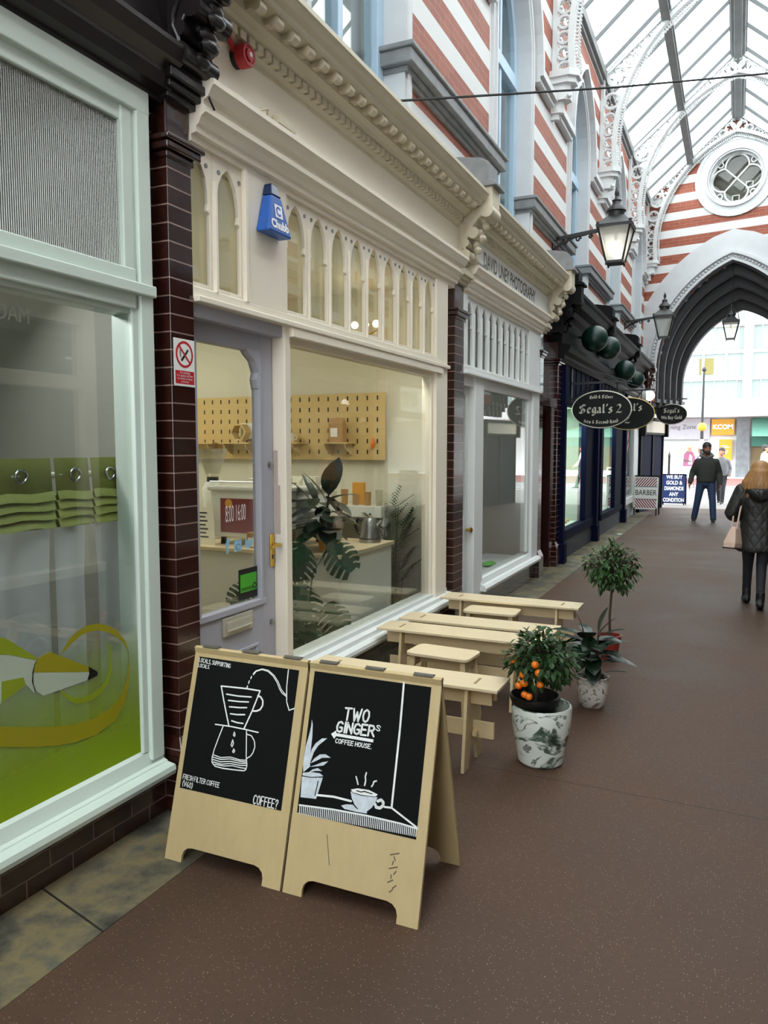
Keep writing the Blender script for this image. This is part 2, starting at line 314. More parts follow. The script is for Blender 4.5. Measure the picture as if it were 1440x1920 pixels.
# ---------------------------------------------------------------- mesh builder
class Fr:  # a flat drawing frame: origin, right, up
    def __init__(s, o, u, v): s.o = Vector(o); s.u = Vector(u).normalized(); s.v = Vector(v).normalized(); s.n = s.u.cross(s.v)
    def __call__(s, a, b, c=0): return s.o + s.u * a + s.v * b + s.n * c
class MB:
    def __init__(s): s.v = []; s.f = []; s.mi = []; s.cur = 0; s.M = None
    def _v(s, p):
        p = Vector(p)
        if s.M: p = s.M @ p
        s.v.append(tuple(p)); return len(s.v) - 1
    def face(s, pts):
        s.f.append([s._v(p) for p in pts]); s.mi.append(s.cur); return s
    def mesh(s, vs, fs):
        k = [s._v(p) for p in vs]
        for f in fs: s.f.append([k[i] for i in f]); s.mi.append(s.cur)
        return s
    def box(s, x0, x1, y0, y1, z0, z1):
        j = lambda v: v + random.uniform(-.0006, .0006)   # keeps faces of joined boxes from coinciding
        x0, x1, y0, y1, z0, z1 = j(x0), j(x1), j(y0), j(y1), j(z0), j(z1)
        v = [(x, y, z) for z in (z0, z1) for y in (y0, y1) for x in (x0, x1)]
        return s.mesh(v, [(0, 2, 3, 1), (4, 5, 7, 6), (0, 1, 5, 4), (2, 6, 7, 3), (0, 4, 6, 2), (1, 3, 7, 5)])
    def bar(s, a, b, w, h, up=(0, 0, 1)):
        a = Vector(a); b = Vector(b); d = (b - a).normalized(); u = Vector(up)
        r = d.cross(u)
        if r.length < 1e-4: r = d.cross(Vector((1, 0, 0)))
        r.normalize(); u = r.cross(d).normalized(); r *= w / 2; u *= h / 2
        v = [a - r - u, a + r - u, a + r + u, a - r + u, b - r - u, b + r - u, b + r + u, b - r + u]
        return s.mesh(v, [(3, 2, 1, 0), (4, 5, 6, 7), (0, 1, 5, 4), (1, 2, 6, 5), (2, 3, 7, 6), (3, 0, 4, 7)])
    def loft(s, rings, caps=True, closed=True):
        k = [[s._v(p) for p in r] for r in rings]; n = len(rings[0])
        for a, b in zip(k, k[1:]):
            for i in range(n if closed else n - 1):
                j = (i + 1) % n; s.f.append([a[i], a[j], b[j], b[i]]); s.mi.append(s.cur)
        if caps and closed: s.f.append(k[0][::-1]); s.f.append(k[-1][:]); s.mi += [s.cur, s.cur]
        return s
    def prism(s, pts, plane, a, b):
        def P(p, t): return {'xz': (p[0], t, p[1]), 'yz': (t, p[0], p[1]), 'xy': (p[0], p[1], t)}[plane]
        return s.loft([[P(p, a) for p in pts], [P(p, b) for p in pts]])
    def fprism(s, fr, pts, c0, c1): return s.loft([[fr(p[0], p[1], c0) for p in pts], [fr(p[0], p[1], c1) for p in pts]])
    def tube(s, pts, r, n=8, closed=False):
        pts = [Vector(p) for p in pts]; rs = r if isinstance(r, (list, tuple)) else [r] * len(pts)
        rings = []; ref = None
        for i, p in enumerate(pts):
            d = (pts[(i + 1) % len(pts)] - pts[i - 1]) if closed else (pts[min(i + 1, len(pts) - 1)] - pts[max(i - 1, 0)])
            d.normalize()
            if ref is None:
                ref = d.orthogonal().normalized()
            ref = (ref - d * ref.dot(d)); ref = ref.normalized() if ref.length > 1e-5 else d.orthogonal().normalized()
            b = d.cross(ref)
            rings.append([p + (ref * math.cos(2 * math.pi * k / n) + b * math.sin(2 * math.pi * k / n)) * rs[i] for k in range(n)])
        if closed: rings.append(rings[0]); return s.loft(rings, caps=False)
        return s.loft(rings)
    def lathe(s, prof, c=(0, 0, 0), n=24, caps=True, axis='z'):
        rings = []
        for r, z in prof:
            ring = []
            for k in range(n):
                a = 2 * math.pi * k / n; x, y = r * math.cos(a), r * math.sin(a)
                ring.append({'z': (c[0] + x, c[1] + y, c[2] + z), 'x': (c[0] + z, c[1] + x, c[2] + y), 'y': (c[0] + y, c[1] + z, c[2] + x)}[axis])
            rings.append(ring)
        return s.loft(rings, caps)
    def sphere(s, c, r, n=16, m=10, sc=(1, 1, 1)):
        rings = []
        for i in range(m + 1):
            t = math.pi * i / m; rr = max(math.sin(t), .001) * r
            rings.append([(c[0] + sc[0] * rr * math.cos(2 * math.pi * k / n), c[1] + sc[1] * rr * math.sin(2 * math.pi * k / n), c[2] - sc[2] * r * math.cos(t)) for k in range(n)])
        return s.loft(rings)
    def ring(s, fr, c, r0, r1, c0, c1, n=24, sx=1, a0=0, a1=2 * math.pi):  # flat annulus with thickness
        full = a1 - a0 > 6.28
        k = n if full else n + 1
        prof = []
        for i in range(k):
            a = a0 + (a1 - a0) * i / n; ca, sa = math.cos(a) * sx, math.sin(a)
            prof.append([fr(c[0] + r0 * ca, c[1] + r0 * sa, c0), fr(c[0] + r1 * ca, c[1] + r1 * sa, c0), fr(c[0] + r1 * ca, c[1] + r1 * sa, c1), fr(c[0] + r0 * ca, c[1] + r0 * sa, c1)])
        if full: prof.append(prof[0])
        return s.loft(prof, caps=not full)
    def sweep(s, path, w0, w1, fr, c0, c1):  # strip of a 2d path offset sideways by w0..w1, thick c0..c1
        P = [Vector((p[0], p[1])) for p in path]; R = []
        for i, p in enumerate(P):
            d = (P[min(i + 1, len(P) - 1)] - P[max(i - 1, 0)]).normalized(); nn = Vector((-d.y, d.x))
            a = p + nn * w0; b = p + nn * w1
            R.append([fr(a.x, a.y, c0), fr(b.x, b.y, c0), fr(b.x, b.y, c1), fr(a.x, a.y, c1)])
        return s.loft(R)
    def disc(s, fr, c, r, n=20, sx=1, h=0): return s.face([fr(c[0] + r * sx * math.cos(2 * math.pi * k / n), c[1] + r * math.sin(2 * math.pi * k / n), h) for k in range(n)])
    def stroke(s, fr, pts, w, h=0):   # round-ended brush stroke lying on a frame
        for i, p in enumerate(pts): s.disc(fr, p, w / 2, 8, 1, h)
        for a, b in zip(pts, pts[1:]):
            d = Vector((b[0] - a[0], b[1] - a[1]))
            if d.length < 1e-6: continue
            d.normalize(); nx, ny = -d.y * w / 2, d.x * w / 2
            s.face([fr(a[0] - nx, a[1] - ny, h), fr(b[0] - nx, b[1] - ny, h), fr(b[0] + nx, b[1] + ny, h), fr(a[0] + nx, a[1] + ny, h)])
        return s
    def nib(s, fr, pts, w, h=0, ang=38):  # broad-nib stroke
        nx, ny = w / 2 * math.cos(math.radians(ang)), w / 2 * math.sin(math.radians(ang)); t = w * .16
        for a, b in zip(pts, pts[1:]):
            s.face([fr(a[0] - nx, a[1] - ny, h), fr(b[0] - nx, b[1] - ny, h), fr(b[0] + nx, b[1] + ny, h), fr(a[0] + nx, a[1] + ny, h)])
            s.stroke(fr, [a, b], t, h)
        return s
    def text(s, txt, size, fr, at=(0, 0), align='CENTER', xs=1, bold=0, h=0, shear=0):
        cu = bpy.data.curves.new('t', 'FONT'); cu.body = txt; cu.size = size; cu.align_x = align; cu.align_y = 'CENTER'; cu.offset = bold; cu.shear = shear; cu.resolution_u = 3
        o = bpy.data.objects.new('t', cu); COL.objects.link(o); bpy.context.view_layer.update()
        me = bpy.data.meshes.new_from_object(o.evaluated_get(bpy.context.evaluated_depsgraph_get()))
        s.mesh([fr(at[0] + v.co.x * xs, at[1] + v.co.y, h) for v in me.vertices], [tuple(p.vertices) for p in me.polygons])
        bpy.data.objects.remove(o); bpy.data.curves.remove(cu); bpy.data.meshes.remove(me); return s
    def build(s, name, m, parent=None, smooth=False, bevel=0, loc=None, rot=None):
        me = bpy.data.meshes.new(name); me.from_pydata(s.v, [], s.f); me.update()
        for k in (m if isinstance(m, (list, tuple)) else [m]): me.materials.append(M[k] if isinstance(k, str) else k)
        if any(s.mi): me.polygons.foreach_set('material_index', s.mi)
        bm = bmesh.new(); bm.from_mesh(me)
        if not any(len(f) > 8 and s.cur == 99 for f in s.f):
            bmesh.ops.recalc_face_normals(bm, faces=bm.faces)
        bm.to_mesh(me); bm.free()
        if smooth:
            me.polygons.foreach_set('use_smooth', [True] * len(me.polygons))
            if smooth != 'all': me.set_sharp_from_angle(angle=math.radians(38))
        o = bpy.data.objects.new(name, me); COL.objects.link(o)
        if parent: o.parent = parent
        if loc: o.location = loc
        if rot: o.rotation_euler = rot
        if bevel:
            b = o.modifiers.new('bevel', 'BEVEL'); b.width = bevel; b.segments = 2; b.limit_method = 'ANGLE'; b.angle_limit = math.radians(40)
        return o
def tag(o, label=None, cat=None, group=None, kind=None):
    if label: o['label'] = label
    if cat: o['category'] = cat
    if group: o['group'] = group
    if kind: o['kind'] = kind
    return o
def thing(name, label, cat, loc=(0, 0, 0), rz=0, group=None, kind=None):
    o = bpy.data.objects.new(name, None); o.empty_display_size = .1; COL.objects.link(o); o.location = loc; o.rotation_euler = (0, 0, rz)
    return tag(o, label, cat, group, kind)
def struct(o, label, cat): return tag(o, label, cat, kind='structure')
def tree_copy(r, loc, rz=None, label=None, scale=None):
    def rec(o, par):
        c = o.copy(); COL.objects.link(c)
        if par: c.parent = par
        for ch in o.children: rec(ch, c)
        return c
    c = rec(r, None); c.location = loc
    if rz is not None: c.rotation_euler = (0, 0, rz)
    if label: c['label'] = label
    if scale: c.scale = scale
    return c
def arc(c, r, a0, a1, n): return [(c[0] + r * math.cos(math.radians(a0 + (a1 - a0) * i / n)), c[1] + r * math.sin(math.radians(a0 + (a1 - a0) * i / n))) for i in range(n + 1)]
def pointed(cx, hw, zs, rise, n=10):   # pointed arch, left spring -> apex -> right spring
    R = (hw * hw + rise * rise) / (2 * hw); th = math.degrees(math.atan2(rise, R - hw))
    L = [(cx - hw + R - R * math.cos(math.radians(th * i / n)), zs + R * math.sin(math.radians(th * i / n))) for i in range(n + 1)]
    return L + [(2 * cx - x, z) for x, z in L[-2::-1]]
def bez(p0, p1, p2, p3, n=10):
    return [tuple(((1 - t) ** 3) * a + 3 * (1 - t) ** 2 * t * b + 3 * (1 - t) * t * t * c + t ** 3 * d for a, b, c, d in zip(p0, p1, p2, p3)) for t in [i / n for i in range(n + 1)]]
# ================================================================ setting
def off(root):
    b = MB(); b.M = Matrix.Translation(-root.location); return b
XC = 2.08; RX = 4.16
fl = MB().box(-.6, 5.0, -9, 23.2, -.12, 0).build('floor', 'floor'); struct(fl, 'brown speckled asphalt floor of the arcade with thin cracks', 'floor')
k = MB().box(-.2, .35, -9, 21.2, -.02, .004).build('trim_1', 'flag'); struct(k, 'strip of worn yellow flagstones along the foot of the shopfronts', 'kerb')
pv = mat('pale_grey_paving', (120, 116, 112), .7, var=.12, vs=1.5, bump=.1)
p = MB().box(-30, 34, 23.2, 30.6, -.12, -.004).build('floor', pv); struct(p, 'pale grey street pavement beyond the dark arch', 'pavement')
rd = NT('red_and_grey_road'); P_, X_ = rd.pos()
zb = rd.math('MULTIPLY', rd.math('LESS_THAN', rd.math('MODULO', rd.math('ADD', X_[1], .3), 1.3), .6), rd.math('LESS_THAN', X_[1], 37.6))
rd.link(rd.mix(zb, rd.mix(rd.math('GREATER_THAN', X_[1], 38.2), lin((100, 98, 97)), lin((138, 88, 82))), lin((190, 190, 188))), rd.b.inputs['Base Color']); rd.b.inputs['Roughness'].default_value = .8
r = MB().box(-30, 34, 30.6, 47.0, -.14, -.03).build('floor', rd.m); struct(r, 'street roadway with white crossing bars and red surfacing', 'road')

# --- upper storey walls with pointed window openings, both sides
WC = [4.725 + 3.735 * k for k in range(-3, 5)]       # window centres
HW, ZS, RISE, ZB, ZT = .695, 6.1, 1.05, 3.6, 8.06
def side_M(right): return Matrix.Translation((RX, 0, 0)) @ Matrix.Scale(-1, 4, (1, 0, 0)) if right else None
def upper_wall(right):
    b = MB(); b.M = side_M(right); P = 3.735
    for c in WC:
        b.prism([(c - P / 2, ZB), (c - HW, ZB), (c - HW, ZT), (c - P / 2, ZT)], 'yz', -.35, 0)
        b.prism([(c + HW, ZB), (c + P / 2, ZB), (c + P / 2, ZT), (c + HW, ZT)], 'yz', -.35, 0)
        a = pointed(c, HW, ZS, RISE, 8); h = len(a) // 2
        b.prism([(c - HW, ZT)] + a[:h + 1] + [(c, ZT)], 'yz', -.35, 0)
        b.prism([(c, ZT)] + a[h:] + [(c + HW, ZT)], 'yz', -.35, 0)
    return b.build('wall_right' if right else 'wall_left', 'stripes')
wl = upper_wall(False); struct(wl, 'upper brick wall of red and white stripes above the left shopfronts', 'wall')
wr = upper_wall(True); struct(wr, 'upper brick wall of red and white stripes on the right side', 'wall')
def YZ(x): return Fr((x, 0, 0), (0, 1, 0), (0, 0, 1))     # right = +y, up = +z, normal = +x
def arch_path(c, hw, zs, rise, z0, n=8):
    return [(c - hw, z0)] + pointed(c, hw, zs, rise, n) + [(c + hw, z0)]
def window_surround(c, right):
    b = MB(); b.M = side_M(right); pa = arch_path(c, HW, ZS, RISE, 3.93)
    F0 = YZ(0)
    b.sweep(pa, -.012, .0, F0, -.34, .03)        # reveal lining
    b.sweep(pa, 0, .13, F0, -.01, .03); b.sweep(pa, .03, .07, F0, .0, .05)
    b.cur = 1
    hp = pointed(c, HW + .19, ZS, RISE + .2, 8)
    b.sweep(hp, 0, .07, F0, -.01, .12); b.sweep(hp, .05, .09, F0, -.01, .08)
    for s in (-1, 1):                            # hood mould turned along the wall
        y = c + s * (HW + .19); y2 = c + s * 1.66
        b.box(-.01, .12, min(y, y2), max(y, y2), ZS - .03, ZS + .05); b.box(-.01, .08, min(y, y2), max(y, y2), ZS - .09, ZS - .03)
    b.box(-.3, .05, c - HW, c + HW, 3.93, 3.99)
    return b.build('trim_2', ['grey_white', 'grey_white'])
def upper_window(c, n, right=False):
    r = thing('window_%d' % n, None, None); b = MB(); b.M = side_M(right)
    F = YZ(-.2); pa = arch_path(c, HW - .012, ZS, RISE, ZB + .2)
    b.sweep(pa, -.11, 0, F, -.05, .06)
    b.box(-.26, -.12, c - HW, c + HW, 5.82, 5.96); b.box(-.24, -.14, c - .035, c + .035, ZB + .2, ZS + 1.0)
    b.box(-.26, -.13, c - HW, c + HW, ZB + .14, 4.16)
    b.build('window_frame', 'blue_frame', r, bevel=.004)
    v = MB(); v.M = side_M(right)
    for s in (-1, 1): v.box(-.135, -.12, c + s * .33 - .22, c + s * .33 + .22, 3.94, 4.0)
    v.build('vent_slot', 'stone_grey', r)
    g = MB(); g.M = side_M(right)
    a = pointed(c, HW - .02, ZS, RISE, 8)
    g.prism([(c - HW + .02, 4.1)] + a + [(c + HW - .02, 4.1)], 'yz', -.196, -.19); g.build('pane', 'glass_up', r)
    d = MB(); d.M = side_M(right); d.box(-.34, -.33, c - HW, c + HW, 4.0, 5.85)
    d.build('blind', 'grey_white', r)
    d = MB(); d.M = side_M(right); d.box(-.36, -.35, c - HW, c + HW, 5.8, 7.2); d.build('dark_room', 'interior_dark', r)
    return r
names = ['behind the camera', 'behind the camera', 'above the near shop', 'above the coffee shop door', 'second along above the coffee shop end', 'third along above the dark blue shop', 'fourth along above the green globes', 'last before the end gable']
WN = 10
for i, c in enumerate(WC):
    for right in (False, True):
        if c < 0 and not right: continue
        struct(window_surround(c, right), 'grey moulded stone surround of the pointed window %s, %s side' % (names[i], 'right' if right else 'left'), 'stone surround')
        if i >= 2:
            struct(upper_window(c, WN, right), 'pale blue pointed upper window %s, %s side' % (names[i], 'right' if right else 'left'), 'window'); WN += 1
# string course across each pier
for i in range(7):
    c = (WC[i] + WC[i + 1]) / 2
    for right in (False, True):
        b = MB(); b.M = side_M(right)
        for x1, z0, z1, e in ((.03, 4.42, 4.46, 1.2), (.06, 4.46, 4.50, 1.23), (.11, 4.50, 4.60, 1.28), (.13, 4.60, 4.635, 1.30)):
            b.box(-.2, x1, c - e + .03, c + e - .03, z0, z1)
        struct(b.build('trim_3', 'stone_grey', bevel=.008), 'weathered grey string moulding on the %s striped pier, %s side' % (['first', 'second', 'third', 'fourth', 'fifth', 'sixth', 'seventh'][i], 'right' if right else 'left'), 'moulding')
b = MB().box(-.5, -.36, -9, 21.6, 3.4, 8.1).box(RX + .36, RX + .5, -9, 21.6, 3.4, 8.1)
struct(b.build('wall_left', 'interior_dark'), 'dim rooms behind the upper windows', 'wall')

# --- glazed roof
EZ, RZ = 8.06, 9.86
roof = thing('ceiling', None, None); struct(roof, 'pitched glass roof of the arcade on pale iron bars', 'glass roof')
g = MB()
for s in (0, 1):
    X = (lambda x: x) if not s else (lambda x: RX - x)
    g.face([(X(-.05), -9, EZ + .03), (X(-.05), 21.7, EZ + .03), (X(XC), 21.7, RZ + .06), (X(XC), -9, RZ + .06)])
g.build('glazing', 'roof_glass', roof)
bar = MB().bar((0, 0, EZ), (XC, 0, RZ + .03), .024, .06).build('glazing_bar', 'roof_bar', roof); bar.location.y = -8.6
bar2 = MB().bar((RX, 0, EZ), (XC, 0, RZ + .03), .024, .06).build('glazing_bar', 'roof_bar', roof); bar2.location.y = -8.6
for i in range(1, 31):
    for q in (bar, bar2):
        c = q.copy(); COL.objects.link(c); c.location.y = -8.6 + .98 * i
b = MB().box(XC - .13, XC + .13, -9, 21.3, RZ - .26, RZ + .04).box(XC - .16, XC + .16, -9, 21.3, RZ - .1, RZ - .04).box(XC - .07, XC + .07, -9, 21.3, RZ - .3, RZ - .26)
b.build('ridge_beam', 'iron_grey', roof, bevel=.01)
for s in (0, 1):
    x = 1.03 if not s else RX - 1.03; z = EZ + (RZ - EZ) * 1.03 / XC
    b = MB().box(x - .05, x + .05, -9, 21.4, z - .24, z - .02).box(x - .075, x + .075, -9, 21.4, z - .09, z - .03).box(x - .07, x + .07, -9, 21.4, z - .25, z - .22)
    b.build('purlin', 'iron_grey', roof, bevel=.008)
    X = (lambda v: v) if not s else (lambda v: RX - v)
    b = MB().box(min(X(-.05), X(.1)), max(X(-.05), X(.1)), -9, 21.7, EZ - .1, EZ + .05).box(min(X(-.05), X(.05)), max(X(-.05), X(.05)), -9, 21.7, EZ - .17, EZ - .1)
    b.build('eaves_plate', 'iron_grey', roof, bevel=.006)

# --- end gable with rose window and pointed arch
GU = Vector((1, -.17, 0)).normalized(); G = Fr((0, 21.4, 0), GU, (0, 0, 1)); AC = 2.11
AHW, AZS, ARI = 1.76, 3.7, 2.58; RZC, RR = 8.25, .62
def gz(a): return EZ + (RZ - EZ) * (1 - abs(a - AC) / AC) - .12
b = MB()
ar = pointed(AC, AHW, AZS, ARI, 16); h = len(ar) // 2
for s in (-1, 1):
    half = ar[:h + 1] if s < 0 else ar[h:][::-1]
    ro = [(AC + s * RR * math.sin(math.radians(t)), RZC + RR * math.cos(math.radians(t))) for t in range(0, 181, 12)]
    pts = [(AC + s * 2.06, 0), (AC + s * 2.06, 2.9), (AC + s * AHW, 2.9)] + half + ro[::-1] + [(AC, gz(AC)), (AC + s * 2.4, gz(AC + s * 2.4)), (AC + s * 2.4, 0)]
    b.fprism(G, pts, -.4, 0)
ge = b.build('wall_end', 'stripes_end'); struct(ge, 'end gable wall of red and white stripes with rose window and arch', 'wall')
b = MB()                                      # broad white band and billet moulding round the arch
def rp(o): return pointed(AC, AHW, AZS, ARI, 20)
path = [(AC - AHW, 3.3)] + rp(0) + [(AC + AHW, 3.3)]
b.sweep(rp(0), .18, .74, G, -.02, .012); b.sweep(path, .16, .22, G, -.02, .1); b.sweep(path, 0, .05, G, -.02, .07); b.sweep(path, .05, .16, G, -.1, .02)
for i, (p, q) in enumerate(zip(rp(0), rp(0)[1:])):
    for t in (.25, .75):
        x, z = p[0] + (q[0] - p[0]) * t, p[1] + (q[1] - p[1]) * t; d = Vector((q[0] - p[0], q[1] - p[1])).normalized()
        c = G(x - d.y * .105, z + d.x * .105, .03); b.sphere(c, .036, 8, 6)
struct(b.build('trim_4', 'grey_white', smooth=True), 'pale stone band and beaded moulding round the end arch', 'arch moulding')
b = MB(); M['arch_dark'] = mat('dark_grey_arch_paint', (62, 62, 64), .6, var=.12, vs=3)
n = 5
for i in range(n):                            # stepped orders receding towards the street
    o = -.2 * i / (n - 1) * 1.0
    hw = AHW - .27 * i / (n - 1) - .0; ri = ARI - .62 * i / (n - 1); zs = AZS - .32 * i / (n - 1)
    pa = [(AC - hw, 2.95)] + pointed(AC, hw, zs, ri, 14) + [(AC + hw, 2.95)]
    c1 = -.02 - .36 * i
    b.sweep(pa, 0, .34, G, c1 - .37, c1)
    rr = pointed(AC, hw - .01, zs, ri, 14); b.tube([G(x, z, c1 - .05) for x, z in rr], .045, 8)
    for s in (-1, 1):
        b.tube([G(AC + s * (hw - .01), 2.95, c1 - .05), G(AC + s * (hw - .01), zs, c1 - .05)], .045, 8)
        for w, z0, z1 in ((.06, 2.88, 2.97), (-.05, 2.76, 2.88), (-.15, 2.6, 2.76)): b.fprism(G, [(AC + s * (hw - w), z0), (AC + s * (hw + .3), z0), (AC + s * (hw + .3), z1), (AC + s * (hw - w), z1)], c1 - .37, c1 + .01)
struct(b.build('trim_5', 'arch_dark', smooth=True), 'dark stepped soffit of the deep pointed arch to the street', 'arch')
rose = thing('window_1', None, None); struct(rose, 'round rose window with four lobes high in the end gable', 'rose window')
b = MB(); b.ring(G, (AC, RZC), RR - .02, .93, -.02, .03, 40); b.ring(G, (AC, RZC), .64, .70, 0, .075, 40); b.ring(G, (AC, RZC), .60, .63, -.3, .05, 40); b.ring(G, (AC, RZC), .86, .93, 0, .045, 40)
b.build('stone_ring', 'grey_white', rose, smooth=True)
b = MB(); r = .285
for q in range(4):
    a = math.pi / 2 * q; b.ring(G, (AC + .3 * math.cos(a), RZC + .3 * math.sin(a)), r - .035, r, -.2, -.12, 20, 1, a - 1.62, a + 1.62)
    d = a + math.pi / 4; b.bar(G(AC, RZC, -.16), G(AC + .41 * math.cos(d), RZC + .41 * math.sin(d), -.16), .03, .05, G.n)
    b.ring(G, (AC + .53 * math.cos(d), RZC + .53 * math.sin(d)), .05, .075, -.2, -.12, 12)
b.ring(G, (AC, RZC), .56, .62, -.22, -.12, 32); b.build('tracery', 'white', rose)
b = MB(); b.disc(G, (AC, RZC), .6, 32, 1, -.18); b.build('pane', 'glass_up', rose)
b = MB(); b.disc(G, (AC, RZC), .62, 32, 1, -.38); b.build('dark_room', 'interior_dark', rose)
b = MB()
for a0, z0, w, hh in ((AC + .18, RZC + -.24, .17, .15), (AC - .12, RZC - .5, .17, .13)):
    for q in ((a0, z0, a0 + w, z0 + .02), (a0, z0 + hh, a0 + w, z0 + hh + .02), (a0, z0, a0 + .02, z0 + hh), (a0 + w - .02, z0, a0 + w, z0 + hh + .02)):
        b.fprism(G, [(q[0], q[1]), (q[2], q[1]), (q[2], q[3]), (q[0], q[3])], -.3, -.28)
b.build('casement', 'white', rose)

# --- ironwork arches
def circ3(p, q, r):
    ax, ay, bx, by, cx, cy = *p, *q, *r; d = 2 * (ax * (by - cy) + bx * (cy - ay) + cx * (ay - by))
    ux = ((ax * ax + ay * ay) * (by - cy) + (bx * bx + by * by) * (cy - ay) + (cx * cx + cy * cy) * (ay - by)) / d
    uy = ((ax * ax + ay * ay) * (cx - bx) + (bx * bx + by * by) * (ax - cx) + (cx * cx + cy * cy) * (bx - ax)) / d
    return (ux, uy), math.hypot(ax - ux, ay - uy)
(RCX, RCY), RRR = circ3((.27, 6.47), (.98, 8.66), (2.08, 9.30))
def rib_meshes():
    F = Fr((0, 0, 0), (1, 0, 0), (0, 0, 1)); b = MB(); web = MB(); cr = MB()
    a0 = math.degrees(math.atan2(6.47 - RCY, .27 - RCX)); a1 = math.degrees(math.atan2(9.30 - RCY, 2.08 - RCX))
    if a0 < 0: a0 += 360
    inner = arc((RCX, RCY), RRR, a0, a1, 40)
    chord = [(.035, 6.47), (.035, 7.95), (.1, 8.06), (2.08, 9.72)]
    def gap(p):
        x, z = p; return min(x - .06, ((8.02 + (x - .06) * .806) - z) / 1.285)
    for s in (1, -1):
        m = lambda p: p if s > 0 else (RX - p[0], p[1])
        b.sweep([m(p) for p in inner], -.035, .03, F, -.07, .07); b.sweep([m(p) for p in inner], -.05, -.02, F, -.035, .035)
        b.sweep([m(p) for p in chord], -.03, .03, F, -.05, .05)
        # pierced web: circles graded to the width of the spandrel
        i = 0
        acc = 0; last = None
        for i, p in enumerate(inner[1:-1], 1):
            g0 = gap(p)
            if g0 < .05: continue
            d = Vector((inner[i + 1][0] - inner[i - 1][0], inner[i + 1][1] - inner[i - 1][1])).normalized(); nn = Vector((-d.y, d.x))
            # distance along the normal up to the chord
            t = 0.03
            while t < .6 and gap((p[0] + nn.x * t, p[1] + nn.y * t)) > .0: t += .01
            rad = max(.03, (t - .03) / 2); c = (p[0] + nn.x * (.02 + rad), p[1] + nn.y * (.02 + rad))
            if last is None or math.hypot(c[0] - last[0], c[1] - last[1]) >= rad + last[2] - .012:
                last = (c[0], c[1], rad)
                cc = m(c); web.ring(F, cc, rad * .8, rad + .012, -.025, .025, 16)
                if rad > .055:
                    for q in range(5):
                        a = 2 * math.pi * q / 5 + math.pi / 2
                        web.ring(F, (cc[0] + rad * .45 * math.cos(a), cc[1] + rad * .45 * math.sin(a)), rad * .3, rad * .42, -.018, .018, 10, 1, a - 2.0, a + 2.0)
            elif rad < .05: web.disc(F, m(c), .02, 6, 1, 0)
        # web plate with punched look near the foot
        L = 0
        for p, q in zip(inner, inner[1:]):
            for t in (0, .5):
                x = p[0] + (q[0] - p[0]) * t; z = p[1] + (q[1] - p[1]) * t
                d = Vector((q[0] - p[0], q[1] - p[1])).normalized(); nn = Vector((d.y, -d.x))
                o = m((x + nn.x * .04, z + nn.y * .04)); e = m((x + nn.x * .095, z + nn.y * .095))
                cr.bar(F(o[0], o[1]), F(e[0], e[1]), .018, .02)
                for k in (-1, 0, 1):
                    e2 = m((x + nn.x * (.095 + .012 * (k == 0)) + d.x * .022 * k, z + nn.y * (.095 + .012 * (k == 0)) + d.y * .022 * k)); cr.sphere(F(e2[0], e2[1]), .0155, 6, 4)
    # small cross-lobed boss at the apex
    web.ring(F, (XC, 9.5), .1, .14, -.03, .03, 18)
    for q in range(5):
        a = 2 * math.pi * q / 5 + math.pi / 2; web.ring(F, (XC + .06 * math.cos(a), 9.5 + .06 * math.sin(a)), .035, .05, -.02, .02, 10, 1, a - 2, a + 2)
    cps = []
    for s in (1, -1):
        cp = MB(); cps.append(cp)
        m = (lambda x: x) if s > 0 else (lambda x: RX - x)
        for w, z0, z1, px in ((.17, 6.40, 6.48, .36), (.14, 6.33, 6.40, .32), (.10, 6.14, 6.33, .25), (.06, 6.0, 6.14, .16), (.035, 5.93, 6.0, .1)):
            pts = [(m(0), -w), (m(px * .7), -w), (m(px), -w * .45), (m(px), w * .45), (m(px * .7), w), (m(0), w)]
            cp.prism(pts, 'xy', z0, z1)
        for k in range(14):
            cp.sphere((m(.1 + .16 * random.random()), random.uniform(-.11, .11), random.uniform(6.14, 6.34)), random.uniform(.025, .042), 7, 5)
    return b, web, cr, *cps
rb = rib_meshes()
arch0 = thing('iron_roof_arch', 'white iron roof arch nearest the camera, above the black lantern bracket', 'roof arch', (0, 10.32, 0), group='pierced white iron roof arches')
for nm, q in zip(('frame', 'pierced_web', 'cresting', 'corbel', 'corbel'), rb): q.build(nm, 'iron_white', arch0, smooth=(nm in ('cresting', 'corbel')))
for y, lab in ((14.05, 'second white iron roof arch from the camera'), (17.79, 'third white iron roof arch, last free one before the gable')):
    tree_copy(arch0, (0, y, 0), label=lab)
tree_copy(arch0, (0, 21.33, 0), rz=math.atan(-.17), label='white pierced iron arch set flat against the end gable')
# ================================================================ shopfronts on the left
def pillar(y0, y1, label, ztop=3.03, plinth=True, capm='brown_paint', x1=0.0):
    r = thing('brick_pillar', label, 'pillar', (0, (y0 + y1) / 2, 0), group=None)
    b = off(r); b.box(-.2, x1, y0, y1, 0, ztop); b.build('shaft', 'pillar_brick', r, bevel=.003)
    b = off(r)
    for o, z0, z1 in ((.012, ztop - .03, ztop), (.035, ztop, ztop + .035), (.05, ztop + .035, ztop + .06), (-.005, ztop + .06, ztop + .3)):
        b.box(-.2, x1 + o, y0 - o, y1 + o, z0, z1)
    b.build('capital', capm, r, bevel=.008)
    if plinth:
        b = off(r); b.box(-.2, x1 + .035, y0 - .03, y1 + .03, 0, .27)
        b.loft([[(-.2, y0 - .03, .27), (x1 + .035, y0 - .03, .27), (x1 + .035, y1 + .03, .27), (-.2, y1 + .03, .27)], [(-.2, y0, .36), (x1, y0, .36), (x1, y1, .36), (-.2, y1, .36)]])
        b.build('plinth', 'brown_brick', r, bevel=.006)
    return r
pillar(2.80, 2.965, 'near brown glazed brick pillar carrying the no smoking sign')
